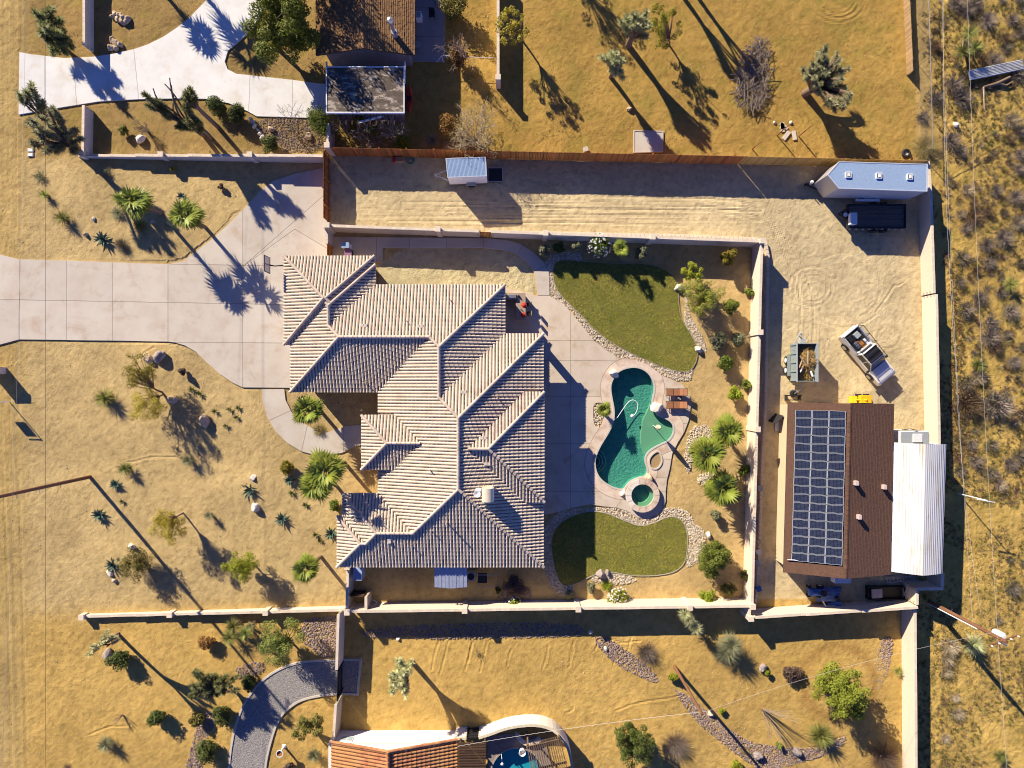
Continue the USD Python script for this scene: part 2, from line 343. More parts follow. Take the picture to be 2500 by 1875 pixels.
def build_ground():
    hx, hy, d = 50.0, 38.5, .145
    xs = np.concatenate([[-700, -250, -110, -70, -55], np.arange(-hx, hx + d / 2, d), [55, 70, 110, 250, 700]])
    ys = np.concatenate([[-700, -250, -100, -60, -43], np.arange(-hy, hy + d / 2, d), [43, 60, 100, 250, 700]])
    X, Y = np.meshgrid(xs, ys, indexing='ij')
    p = np.stack([X, Y, np.zeros_like(X)], -1)
    big = meshkit.fbm(p * .22, 3, 1) - .5
    mid = meshkit.fbm(p * 1.3, 3, 2) - .5
    fine = meshkit.fbm(p * 4.2, 2, 3) - .5
    inside = {}
    x, y = X.ravel(), Y.ravel()
    for k, g in {**OUTER, 'dg': DG}.items():
        shapely.prepare(g); inside[k] = shapely.contains_xy(g, x, y).reshape(X.shape)
    from scipy.ndimage import gaussian_filter
    amp = np.full(X.shape, .055); amp[inside['ne']] = .06; amp[inside['rv']] = .065; amp[inside['east']] = .11; amp[inside['south']] = .06; amp[inside['back']] = .045; amp[inside['dg']] = .10
    amp = gaussian_filter(amp, 2)
    z = .08 * big + .05 * mid + amp * fine * .62
    # wheel ruts and scraped arcs in the vehicle yard, tracks on the road
    def groove(pts, w, depth, n=2):
        nonlocal z
        q = LineString(PL(pts)) if not isinstance(pts, LineString) else pts
        b = q.bounds; m = (X > b[0] - 1) & (X < b[2] + 1) & (Y > b[1] - 1) & (Y < b[3] + 1)
        dd = shapely.distance(q, shapely.points(X[m], Y[m]))
        z[m] -= depth * (np.exp(-(dd / w) ** 2) - .6 * np.exp(-((dd - 1.7 * w) / w) ** 2))
    rg = np.random.default_rng(5)
    for k in range(26):
        yy = 478 + rg.uniform(0, 75); x0 = rg.uniform(850, 1500); x1 = x0 + rg.uniform(250, 700)
        groove([(x0, yy), ((x0 + x1) / 2, yy + rg.uniform(-4, 6)), (min(x1, 1860), yy + 6 + rg.uniform(-6, 10))], .11, rg.uniform(.008, .022))
    for k in range(7):
        o = rg.uniform(-30, 34); groove(chaikin([(1700, 500 + o * .5), (1850, 520 + o), (1935 + o, 600), (1990 + o, 720), (1980 + o * 1.3, 880)], 3, False), .12, rg.uniform(.006, .016))
    for cx_, cy_, rs in ((1985, 705, (24, 36, 47, 60)), (2165, 820, (22, 34)), (1975, 606, (16,)), (2060, 700, (90, 110))):
        for r in rs:
            a0 = rg.uniform(0, 6); aa = np.linspace(a0, a0 + rg.uniform(2.5, 5.5), 24)
            groove([(cx_ + r * math.cos(a), cy_ + r * .9 * math.sin(a)) for a in aa], .12, .013)
    for k in range(10):
        xx = rg.uniform(2, 60); groove([(xx, -60), (xx + rg.uniform(-6, 6), 500), (xx - 18 + rg.uniform(-6, 6), 900), (xx + rg.uniform(-6, 6), 1400), (xx + 14, 1960)], .14, rg.uniform(.004, .010))
    for k in range(12):                                      # erosion rills on the southern lot
        x0 = rg.uniform(1060, 1560); y0 = rg.uniform(1555, 1590); L = rg.uniform(30, 80)
        groove([(x0, y0), (x0 - L * .12 + rg.uniform(-4, 4), y0 + L * .5), (x0 - L * .25, y0 + L)], .10, .025)
    for r in (40, 52, 66):
        groove([(2045 + r * math.cos(a), 2 + r * .8 * math.sin(a)) for a in np.linspace(.3, 2.6, 16)], .1, .02)
    for q in ([(1500, 1735), (1560, 1715), (1620, 1710), (1680, 1695)], [(1383, 1745), (1400, 1730)], [(218, 1790), (260, 1775), (320, 1775)], [(300, 1130), (380, 1110), (440, 1118)], [(1490, 1560), (1530, 1572), (1560, 1562)], [(2375, 398), (2420, 375), (2480, 345)],
              [(345, 878), (360, 855), (380, 848)], [(560, 540), (620, 500), (640, 470)], [(2140, 760), (2180, 700), (2200, 690)]):
        groove(chaikin([(x + rg.normal(0, 3), y + rg.normal(0, 3)) for x, y in chaikin(q, 1, False)], 1, False), .10, .028)
    for px, py, r, h in ((605, 1185, 55, .28), (360, 900, 70, .22), (395, 1010, 60, .2), (270, 1380, 50, .15), (160, 480, 60, .12), (840, 350, 40, .1), (1820, 300, 75, .15), (2045, 1660, 95, .2), (420, 560, 90, .12)):
        c = P(px, py); z += h * np.exp(-((X - c[0]) ** 2 + (Y - c[1]) ** 2) / (r / S) ** 2)
    flat = unary_union([DRIVE_G, NDRIVE_G, PATIO_ALL, LAWN1, LAWN2, GDRIVE_G, HOUSE_PAD, WALK_ALL]).buffer(.25)
    shapely.prepare(flat); inf = shapely.contains_xy(flat, x, y).reshape(X.shape)
    z = np.where(inf, np.minimum(z * .35, .02) - .01, z)
    for g, dz in ((POOL.buffer(.3), -2.0), (Point(*NPOOL_C).buffer(NPOOL_R + .2), -2.0), (Point(*SPA_C).buffer(1.15), -1.2)):
        shapely.prepare(g); z[shapely.contains_xy(g, x, y).reshape(X.shape)] = dz
    far = (np.abs(X) > hx + .1) | (np.abs(Y) > hy + .1); z[far] = -.02
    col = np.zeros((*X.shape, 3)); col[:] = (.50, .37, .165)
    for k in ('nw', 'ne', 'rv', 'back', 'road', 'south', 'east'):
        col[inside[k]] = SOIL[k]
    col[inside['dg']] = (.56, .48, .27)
    hard = col.copy()
    for c in range(3):
        col[..., c] = gaussian_filter(col[..., c], 5)
    # walls part these soils sharply
    for k in ('rv', 'back', 'ne', 'dg'):
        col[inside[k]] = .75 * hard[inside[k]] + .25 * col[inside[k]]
    gl = meshkit.fbm(p * .35, 4, 9)[..., None]; g2 = meshkit.fbm(p * .9, 4, 19)
    col = col * (.76 + .48 * gl) * (.90 + .2 * meshkit.fbm(p * 2.6, 3, 29)[..., None])
    green = np.clip((g2 - .5) * 4, 0, 1) * (inside['ne'] * .55 + inside['east'] * .5 + inside['nw'] * .45 + inside['south'] * .12)
    col = col * (1 - green[..., None]) + green[..., None] * np.array((.27, .215, .045))
    damp = P(2045, 1665); rr = np.hypot(X - damp[0], Y - damp[1]) * S
    ring = np.exp(-((rr - 88) / 14) ** 2) * .55; col *= 1 - ring[..., None] * np.array((.4, .5, .5))
    nx, ny = X.shape
    i, j = np.meshgrid(np.arange(nx - 1), np.arange(ny - 1), indexing='ij')
    q = np.stack([i * ny + j, (i + 1) * ny + j, (i + 1) * ny + j + 1, i * ny + j + 1], -1).reshape(-1, 4)
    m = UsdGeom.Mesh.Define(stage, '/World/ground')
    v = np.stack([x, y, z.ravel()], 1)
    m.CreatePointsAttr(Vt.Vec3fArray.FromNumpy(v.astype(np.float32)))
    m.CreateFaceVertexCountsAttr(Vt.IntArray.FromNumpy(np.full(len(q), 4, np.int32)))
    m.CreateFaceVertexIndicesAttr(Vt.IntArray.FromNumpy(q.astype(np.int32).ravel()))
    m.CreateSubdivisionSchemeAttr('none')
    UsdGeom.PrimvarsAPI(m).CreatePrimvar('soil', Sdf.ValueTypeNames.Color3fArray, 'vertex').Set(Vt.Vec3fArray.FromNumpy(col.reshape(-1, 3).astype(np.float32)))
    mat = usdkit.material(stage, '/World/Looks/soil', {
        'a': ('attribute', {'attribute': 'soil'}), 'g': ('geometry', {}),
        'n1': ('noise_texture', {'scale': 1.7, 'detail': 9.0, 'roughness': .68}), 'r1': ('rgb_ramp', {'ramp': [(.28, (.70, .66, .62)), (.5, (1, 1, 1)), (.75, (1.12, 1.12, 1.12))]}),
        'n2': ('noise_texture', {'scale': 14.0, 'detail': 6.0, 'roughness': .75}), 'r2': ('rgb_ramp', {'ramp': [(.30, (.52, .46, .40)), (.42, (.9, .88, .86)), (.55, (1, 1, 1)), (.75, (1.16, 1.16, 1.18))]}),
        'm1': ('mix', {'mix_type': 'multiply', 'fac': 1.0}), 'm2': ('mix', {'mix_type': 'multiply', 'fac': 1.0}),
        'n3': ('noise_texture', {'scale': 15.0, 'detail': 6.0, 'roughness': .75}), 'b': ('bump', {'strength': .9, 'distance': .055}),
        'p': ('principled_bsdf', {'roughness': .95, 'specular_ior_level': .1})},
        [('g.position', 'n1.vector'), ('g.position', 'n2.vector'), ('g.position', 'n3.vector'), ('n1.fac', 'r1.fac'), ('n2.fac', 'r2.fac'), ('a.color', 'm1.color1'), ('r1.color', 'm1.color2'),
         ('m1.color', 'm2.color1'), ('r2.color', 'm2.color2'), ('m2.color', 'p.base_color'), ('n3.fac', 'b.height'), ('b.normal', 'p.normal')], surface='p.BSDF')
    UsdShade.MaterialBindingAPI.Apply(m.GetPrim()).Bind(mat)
    put(m.GetPrim(), label='tan and golden desert soil of the lots', kind='structure')

# outlines that lie flat on the ground ------------------------------------------------
DRIVE = [(-60, 612), (0, 621), (48, 633), (165, 636), (277, 640.5), (412, 645), (450, 637), (490, 606), (525, 579), (559, 547), (596, 510), (634, 468), (668, 442), (725, 424), (788, 411), (799, 411), (799, 560), (806, 640), (742, 650), (742, 947.5), (592.7, 946), (566, 933), (536, 912), (506, 885.5), (479, 859), (453, 844), (427, 836.5), (411, 834.5), (276, 832), (164, 830.7), (49, 829), (0, 842), (-60, 856)]
DRIVE_G = PG(DRIVE)
WALK_F = PG([(640, 949), (642, 983), (653, 1017), (672, 1051), (702, 1081), (736, 1102), (774, 1112), (835, 1106), (867, 1090), (915, 1078), (915, 1034), (886, 1036), (844, 1040), (800, 1055), (766, 1047), (740, 1032), (713, 1006), (698, 976), (695, 949)])
WALK_N = PG([(806, 578), (900, 579), (1190, 582), (1240, 587), (1275, 598), (1305, 618), (1328, 640), (1340, 663), (1342, 722), (1312, 722), (1309, 690), (1302, 661), (1285, 640), (1262, 622), (1230, 611), (1180, 606), (935, 606), (935, 640), (806, 640)])
WALK_ALL = unary_union([WALK_F, WALK_N])
NDRIVE_G = PG([(49, 128), (75, 133), (158, 142.7), (226, 139.7), (279, 132), (328, 121), (362, 109.5), (400, 90.6), (434, 68), (468, 39.6), (506, 0), (530, -60), (660, -60), (640, 30), (623, 66), (589, 98), (558, 125), (550, 151), (557, 170), (578, 181), (717, 196), (759, 202), (812, 208), (812, 280), (796, 280), (759, 289), (627, 285), (604, 272), (559, 253), (502, 242.5), (434, 241.6), (340, 243.5), (242, 249), (110, 270), (47, 281)])
PATIO_ALL = PG([(1225, 700), (1312, 722.5), (1342, 722.5), (1376, 742), (1395, 764), (1421, 795), (1451, 832), (1481, 855), (1508, 872), (1527, 874), (1550, 878), (1580, 889), (1618, 917), (1649, 930), (1662, 935), (1672, 948), (1684, 967), (1686, 995), (1681, 1026), (1670, 1055), (1654, 1081), (1641, 1107), (1635, 1143), (1628, 1171), (1625, 1200), (1625, 1223), (1621, 1236), (1607, 1254), (1581, 1266), (1555, 1262), (1530, 1247), (1504, 1239), (1472, 1236), (1439, 1231), (1400, 1239), (1361, 1250), (1300, 1262), (1225, 1262)])
LAWN1 = PG(chaikin([(x * 1.1302, y * 1.1302) for x, y in [(1200, 560), (1260, 566), (1330, 570), (1400, 570), (1442, 585), (1465, 610), (1464, 650), (1470, 690), (1492, 722), (1508, 757), (1500, 792), (1480, 805), (1440, 796), (1380, 771), (1330, 746), (1288, 716), (1258, 682), (1225, 652), (1203, 627), (1194, 595)]], 2))
LAWN2 = PG(chaikin([(1348, 1352), (1345, 1320), (1355, 1290), (1385, 1264), (1430, 1248), (1474, 1250), (1523, 1271), (1561, 1286), (1598, 1277), (1632, 1260), (1660, 1265), (1676, 1290), (1678, 1335), (1672, 1375), (1640, 1401), (1550, 1407), (1480, 1392), (1445, 1404), (1400, 1428), (1372, 1430), (1357, 1400)], 2))
GD_L = [(556, 1960), (559, 1875), (566, 1816), (577.6, 1760), (600, 1710), (634, 1665), (676, 1635), (725, 1616), (817, 1610), (881, 1610)]
GD_R = [(872, 1694), (815, 1692), (740, 1705), (706, 1726), (679, 1756), (659, 1816), (647, 1875), (645, 1960)]
GDRIVE_G = PG(list(chaikin(GD_L, 1, False)) + list(chaikin(GD_R, 1, False)))
HOUSE_PAD = PG([(745, 655), (920, 655), (1220, 725), (1310, 835), (1310, 1350), (870, 1350), (955, 940), (750, 945)])
build_ground()

def slabs(name, g, cuts, mat, label, z0=.03, z1=.09, gap=.03, joint=True):
    t = Thing(name, label, kind='structure')
    pieces = [g]
    for c in cuts:
        line = LineString(PL(c)); nxt = []
        for q in pieces:
            try: nxt += polys(ssplit(q, line))
            except Exception: nxt.append(q)
        pieces = nxt
    if joint:
        t.part('joint_bed', MB().prism(g.buffer(-.03), -.05, z1 - .025), m_joint)
    for q in pieces:
        for r in polys(q.buffer(-gap / 2, join_style=2)):
            if r.area > .03: t.part('slab', MB().prism(r, z0 - .05, z1), mat)
    return t

slabs('driveway', DRIVE_G, [[(50, 500), (50, 900)], [(164, 500), (164, 900)], [(276.7, 500), (276.7, 900)], [(411.5, 600), (411.5, 900)], [(594, 500), (594, 980)], [(-80, 730), (760, 745)], [(411.5, 836), (760, 838)], [(411.5, 645), (745, 651)], [(800, 470), (594, 651)], [(594, 651), (720, 560), (830, 625)]], m_conc,
      'wide pinkish concrete driveway scored into slabs')
slabs('walkway', WALK_F, [[(640, 1035), (715, 1000)], [(735, 1110), (752, 1035)], [(840, 1120), (838, 1030)], [(630, 949.5), (700, 949.5)]], m_conc, 'curved concrete walkway from the driveway to the front door')
slabs('side_path', WALK_N, [[(920, 570), (920, 650)], [(1000, 570), (1000, 650)], [(1090, 570), (1090, 650)], [(1180, 570), (1180, 650)], [(1255, 640), (1285, 580)], [(1290, 670), (1350, 640)]], m_conc, 'concrete path curving round the sandy side yard')
slabs('neighbour_driveway', NDRIVE_G, [[(179, 100), (190, 280)], [(326, 100), (344, 280)], [(417, 80), (470, 163), (470, 270)], [(468, 40), (557, 121)], [(470, 163), (552, 155)], [(613, 150), (607, 300)], [(716, 180), (713, 310)], [(110, 100), (110, 300)]], m_white,
      'white concrete neighbour driveway curving up past the lawns')

# pool, spa, deck ------------------------------------------------
TEAR = PG(chaikin([(1607, 1100), (1614, 1117), (1614, 1130), (1605, 1143), (1592, 1144), (1585, 1133), (1585, 1120), (1593, 1109)], 2))
ISLE = PG(chaikin([(1448, 995), (1452, 984), (1467, 983), (1489, 990), (1489, 1008), (1472, 1020), (1467, 1041), (1456, 1043), (1449, 1031)], 1))
SPA_D = Point(*P(1565.9, 1207.2)).buffer(1.5)
ring = POOL.buffer(.95).intersection(PATIO_ALL)
solid = PATIO_ALL.difference(unary_union([POOL.buffer(.10), SPA_D.buffer(-.05), TEAR, ISLE]))
slabs('patio', solid.difference(ring), [[(1180, 831), (1700, 833)], [(1180, 880), (1700, 882)], [(1180, 966), (1500, 968)], [(1180, 1083), (1500, 1083)], [(1180, 1200), (1700, 1200)], [(1392, 600), (1393, 1300)], [(1376, 742), (1312, 800)], [(1610, 900), (1600, 935)], [(1610, 1020), (1700, 1040)], [(1610, 1120), (1680, 1122)], [(1600, 1165), (1660, 1168)], [(1520, 1215), (1490, 1260)]], m_patio, 'large concrete patio between the house and the pool')
cuts = []
for a in np.linspace(0, 2 * math.pi, 17)[:-1]:
    c = (1540, 1040); cuts.append([(c[0] + 20 * math.cos(a), c[1] + 20 * math.sin(a)), (c[0] + 330 * math.cos(a), c[1] + 330 * math.sin(a))])
slabs('pool_deck', ring.intersection(solid), cuts, m_deck, 'stamped tan deck of scored slabs round the pool', z1=.10)
m_plaster = MAT('pool_pebble', (.19, .34, .285), (.13, .26, .22), scale=3, c3=(.25, .40, .33), rough=.8, bump=.8, bscale=5, bdist=.15)
m_shelf = MAT('shelf_pebble', (.46, .47, .30), (.36, .38, .25), scale=14, rough=.85)
m_water = usdkit.material(stage, '/World/Looks/pool_water', {
    'g': ('geometry', {}), 'n': ('noise_texture', {'scale': 2.2, 'detail': 3.0}), 'b': ('bump', {'strength': .25, 'distance': .06}),
    'ior': ('math', {'math_type': 'multiply_add', 'value2': .752 - 1.33, 'value3': 1.33}), 't': ('transparent_bsdf', {'color': (.52, .86, .80)}), 's': ('glossy_bsdf', {'roughness': .03, 'color': (1, 1, 1)}), 'f': ('fresnel', {'IOR': 1.33}), 'm': ('mix_closure', {})},
    [('g.position', 'n.vector'), ('n.fac', 'b.height'), ('b.normal', 's.normal'), ('g.backfacing', 'ior.value1'), ('ior.value', 'f.IOR'), ('f.fac', 'm.fac'), ('t.BSDF', 'm.closure1'), ('s.BSDF', 'm.closure2')], surface='m.closure')
pool = Thing('swimming_pool', 'freeform teal swimming pool with sun shelf between patio and loungers', 'swimming pool')
pool.part('pool_floor', MB().prism(POOL.buffer(.02), -1.1, -.78), m_plaster)
pool.part('pool_wall', MB().prism(POOL.buffer(.16).difference(POOL), -.9, .09), m_plaster)
shelf = POOL.intersection(PG([(1586, 997), (1572, 1026), (1567, 1057), (1567, 1085), (1574, 1112), (1700, 1112), (1700, 980), (1592, 980)]))
pool.part('sun_shelf', MB().prism(shelf.buffer(-.01), -.8, -.36), m_shelf)
for k in range(3):
    c = P(1452, 1128); pool.part('step', MB().prism(Point(*c).buffer(.55 + .28 * k).difference(Point(*c).buffer(.47 + .28 * k)).intersection(POOL.buffer(-.05)), -.79, -.40 - .12 * k), m_rock_w)
cop = POOL.buffer(.12).difference(POOL.buffer(-.03))
pool.part('coping', MB().prism(cop, .05, .125), m_curb)
pool.part('water', MB().sheet(POOL.buffer(.02), -.06), m_water)
spa = Thing('spa', 'round raised stone spa with teal water at the pool corner', 'spa', (*P(1565.9, 1207.2), 0))
sc = P(1565.9, 1207.2)
def annulus(r0, r1, a0, a1, n=6):
    a = np.linspace(a0, a1, n)
    return Polygon(np.vstack([np.stack([sc[0] + r1 * np.cos(a), sc[1] + r1 * np.sin(a)], 1), np.stack([sc[0] + r0 * np.cos(a[::-1]), sc[1] + r0 * np.sin(a[::-1])], 1)]))
spa.part('spa_wall', MB().prism(Point(*sc).buffer(1.44).difference(Point(*sc).buffer(1.08)), -.7, .42), m_deck)
for k in range(14):
    a0 = k * 2 * math.pi / 14
    spa.part('coping_stone', MB().prism(annulus(1.0, 1.52, a0 + .012, a0 + 2 * math.pi / 14 - .012), .42, .49), m_rock_w if 4 <= k <= 8 else m_deck, label='pale coping stone on the pool side of the spa' if 4 <= k <= 8 else None)
spa.part('spa_floor', MB().prism(Point(*sc).buffer(1.08), -.7, -.28), m_plaster)
spa.part('bench', MB().prism(Point(*sc).buffer(1.07).difference(Point(*sc).buffer(.72)), -.28, .0), m_shelf)
spa.part('water', MB().sheet(Point(*sc).buffer(1.09), .33), m_water)
tp = Thing('pool_planter', 'small teardrop planter of bare soil set into the pool deck', 'planter', (*P(1600, 1123), 0))
tp.part('soil', MB().prism(TEAR, -.05, .06), MAT('planter_soil', (.40, .27, .13), scale=8, rough=.95, bump=.5))
tp.part('coping', MB().prism(TEAR.buffer(.1).difference(TEAR.buffer(-.02)), .04, .16), m_curb)

# lawns ------------------------------------------------
def tuft(rng, n=9, h=.07, spread=.07, w=.022):
    o = np.column_stack([rng.normal(0, spread, (n, 2)), np.zeros(n)]); d = np.column_stack([rng.normal(0, .55, (n, 2)), np.ones(n)])
    return MB().blades(o, d, h * rng.uniform(.7, 1.4, n), w, .2).get()
rg = np.random.default_rng(11)
for g, lab in ((LAWN1, 'large freeform green lawn above the pool edged with river rock'), (LAWN2, 'smaller freeform lawn below the spa half in house shade')):
    t = Thing('lawn_bed', lab.replace('green lawn', 'lawn bed').replace('freeform lawn', 'freeform lawn bed') , kind='structure')
    t.part('turf_base', MB().prism(g, -.05, .05), m_turf)
    t.part('edging', MB().prism(g.buffer(.045).difference(g.buffer(.005)), -.03, .085), m_curb if g is LAWN2 else m_mortar)
    n = int(g.area * 62); xy = scatter(g.buffer(.03), n, rg)
    instancer('lawn_grass', [tuft(rg) for _ in range(5)], [m_grass] * 5, np.column_stack([xy, np.full(n, .045)]), rg.uniform(0, 6.28, n), rg.uniform(.8, 1.4, n), lab, 'lawn', rg)

# gravel drive with kerbs ------------------------------------------------
gd = Thing('gravel_driveway', 'grey gravel driveway curving between pale kerbs', kind='structure')
gd.part('gravel', MB().prism(GDRIVE_G, -.05, .05), m_gravel)
for line in (GD_L, GD_R):
    for q in polys(LineString(PL(chaikin(line, 2, False))).buffer(.09, cap_style=2)):
        gd.part('kerb', MB().prism(q, -.05, .11), m_curb)
gd.part('kerb', MB().beam((*P(881, 1606), .03), (*P(873, 1698), .03), .18, .16), m_curb)

# beds of stone ------------------------------------------------
def stone(rng, s):
    m = ICO1.copy(); v = np.array(m.vertices)
    v *= rng.uniform(.75, 1.2, (len(v), 1)) * np.array([1, rng.uniform(.6, .95), .6]) * s
    return v, np.array(m.faces)
def bed(g, label, mats, size, dens, seed):
    g = g if g.is_valid else g.buffer(0)
    r = np.random.default_rng(seed); n = int(g.area * dens); xy = scatter(g, n, r)
    pr = [stone(r, size) for _ in range(6)]
    instancer('river_rock_bed' if mats is not m_stone_d else 'dark_gravel_bed', pr, [mats] * 6, np.column_stack([xy, r.uniform(.0, .05, n)]), r.uniform(0, 6.28, n), r.uniform(.55, 1.35, n), label, 'stones', r)
NOBED = unary_union([PATIO_ALL.buffer(.02), WALK_ALL, LAWN1.buffer(.05), LAWN2.buffer(.05)])
bed(LAWN1.buffer(.85).difference(NOBED).intersection(PG([(1325, 600), (1420, 600), (1420, 700), (1640, 850), (1672, 880), (1672, 700), (1760, 700), (1760, 855), (1700, 860), (1680, 960), (1325, 960)])), 'pale river rock border winding round the large lawn', m_stone, .062, 150, 21)
bed(LAWN2.buffer(.95).difference(NOBED).intersection(PG([(1310, 1240), (1760, 1240), (1760, 1290), (1560, 1330), (1400, 1300), (1400, 1470), (1310, 1470)])), 'river rock border between the spa deck and the small lawn', m_stone, .062, 150, 22)
bed(PG(chaikin([(1680, 1284), (1700, 1280), (1725, 1300), (1720, 1350), (1695, 1380), (1672, 1385), (1684, 1330)], 1)), 'patch of pale river rock east of the small lawn', m_stone, .062, 150, 23)
bed(PG(chaikin([(1440, 1408), (1490, 1396), (1560, 1412), (1540, 1425), (1490, 1428), (1450, 1422)], 1)), 'strip of river rock below the small lawn by grey boulders', m_stone, .062, 150, 24)
bed(ISLE.buffer(-.04), 'river rock in the little palm island by the pool', m_stone, .062, 150, 25)
bed(PG(chaikin([(1688, 1042), (1728, 1035), (1745, 1060), (1715, 1088), (1690, 1120), (1682, 1160), (1670, 1140), (1674, 1085)], 1)), 'pale cobbles round the big fan palms by the east wall', m_stone, .062, 150, 26)
bed(PG(chaikin([(1700, 1158), (1742, 1152), (1745, 1182), (1708, 1188)], 1)), 'small cobble patch below the big fan palms', m_stone, .062, 150, 27)
bed(PG(chaikin([(1216, 1430), (1290, 1426), (1302, 1470), (1214, 1470)], 1)), 'cobbles round the purple shrub at the south wall', m_stone_d, .06, 130, 28)
bed(PG([(745, 1512), (832, 1500), (832, 1604), (790, 1606), (742, 1570), (735, 1540)]), 'brown stone patch above the gravel driveway by the wall', m_stone_d, .08, 95, 29)
bed(PG(chaikin([(577, 1625), (640, 1612), (650, 1634), (600, 1668), (575, 1650)], 1)), 'stone patch between the gravel drive and dark shrubs', m_stone_d, .066, 108, 30)
bed(PG(chaikin([(490, 1740), (522, 1735), (527, 1770), (502, 1805), (495, 1875), (480, 1920), (440, 1920), (470, 1810)], 1)), 'dry stream of stones left of the gravel driveway', m_stone_d, .066, 108, 31)
bed(PG(chaikin([(870, 1535), (1100, 1522), (1400, 1518), (1440, 1545), (1400, 1556), (900, 1562)], 1)), 'dark stone strip in the shade below the south wall', m_stone_d, .066, 81, 32)
bed(PG(chaikin([(1440, 1556), (1482, 1553), (1562, 1610), (1615, 1660), (1595, 1668), (1500, 1622)], 1)), 'purple grey stone stream running diagonally over the lot', m_stone_d, .066, 135, 33)
bed(PG(chaikin([(1638, 1678), (1668, 1690), (1740, 1745), (1800, 1795), (1850, 1818), (2000, 1830), (2065, 1792), (2066, 1815), (2012, 1845), (1930, 1868), (1860, 1885), (1790, 1835), (1700, 1765)], 1)), 'dry stream of purple stones curving past the round tree', m_stone_d, .066, 126, 34)
bed(PG(chaikin([(2152, 1556), (2182, 1553), (2172, 1630), (2140, 1692), (2118, 1682), (2136, 1610)], 1)), 'narrow stone stream beside the long east wall', m_stone_d, .066, 126, 35)
bed(PG(chaikin([(625, 285), (755, 292), (800, 320), (795, 372), (660, 372), (640, 330)], 1)), 'brown gravel round the bare tree below the white driveway', m_stone_d, .05, 90, 36)

# ------------------------------------------------------------------ tiled roofs made of hips
def hip_planes(rects, slope):
    """rects: (x0, y0, x1, y1, eave z) in picture units on the ground; returns the visible planes (polygon, downslope direction, height function, rectangle number)."""
    R = []
    for (x0, y0, x1, y1, ze, *open_) in rects:
        a, b = P(x0, y1), P(x1, y0)
        R.append((a[0], a[1], b[0], b[1], ze, open_[0] if open_ else ''))
    def sides(r):
        x0, y0, x1, y1, ze, op = r
        s = [((-1, 0), lambda x, y: ze + slope * (x - x0), 'W'), ((1, 0), lambda x, y: ze + slope * (x1 - x), 'E'), ((0, -1), lambda x, y: ze + slope * (y - y0), 'S'), ((0, 1), lambda x, y: ze + slope * (y1 - y), 'N')]
        return [q for q in s if q[2] not in op]
    def half(poly, fn):
        """part of poly where fn >= 0 (fn is linear)"""
        x0, y0, x1, y1 = poly.bounds
        c = list(poly.exterior.coords)[:-1]; out = []
        for i in range(len(c)):
            p, q = c[i], c[(i + 1) % len(c)]; a, b = fn(*p), fn(*q)
            if a >= 0: out.append(p)
            if (a >= 0) != (b >= 0):
                t = a / (a - b); out.append((p[0] + t * (q[0] - p[0]), p[1] + t * (q[1] - p[1])))
        return Polygon(out) if len(out) > 2 else Polygon()
    planes = []
    for i, r in enumerate(R):
        rect = sbox(r[0], r[1], r[2], r[3])
        for d, fz, side in sides(r):
            g = rect
            for d2, f2, s2 in sides(r):
                if s2 != side and not g.is_empty: g = half(g, lambda x, y: f2(x, y) - fz(x, y) + 1e-9)
            if g.is_empty: continue
            vis = g
            for j, rj in enumerate(R):
                if j == i: continue
                eps = -1e-4 if j < i else 1e-4
                over = sbox(rj[0], rj[1], rj[2], rj[3])
                for d2, f2, s2 in sides(rj):
                    if not over.is_empty: over = half(over, lambda x, y: f2(x, y) - fz(x, y) - eps)
                if not over.is_empty: vis = vis.difference(over)
            for p in polys(vis.buffer(-1e-4).buffer(1e-4) if vis.area > 0 else vis):
                if p.area > .05: planes.append((p, np.array(d, float), fz, i))
    return planes, R

def barrel(rng, c, e, d, sl, L, w, r, z):
    """One curved roof tile: lower end at c, running upslope against d; e is along the eave."""
    n = 5; a = np.linspace(0, math.pi, n)
    lo = np.stack([-np.cos(a) * w, np.sin(a) * r], 1); hi = lo * [.82, .84]
    u = np.array([-d[0], -d[1], sl])
    up = np.array([0, 0, 1.0])
    jit = rng.normal(0, .004)
    A = c[None] + lo[:, :1] * np.array([*e, 0]) + lo[:, 1:] * up + up * (.028 + jit)
    B = c[None] + u * L + hi[:, :1] * np.array([*e, 0]) + hi[:, 1:] * up + up * .002
    v = np.vstack([A, B]); i = np.arange(n - 1)
    f = np.vstack([np.stack([i, i + n, i + 1], 1), np.stack([i + 1, i + n, i + 1 + n], 1), np.stack([np.zeros(n - 2, int), i[:n - 2] + 1, i[:n - 2] + 2], 1)])
    return v, f

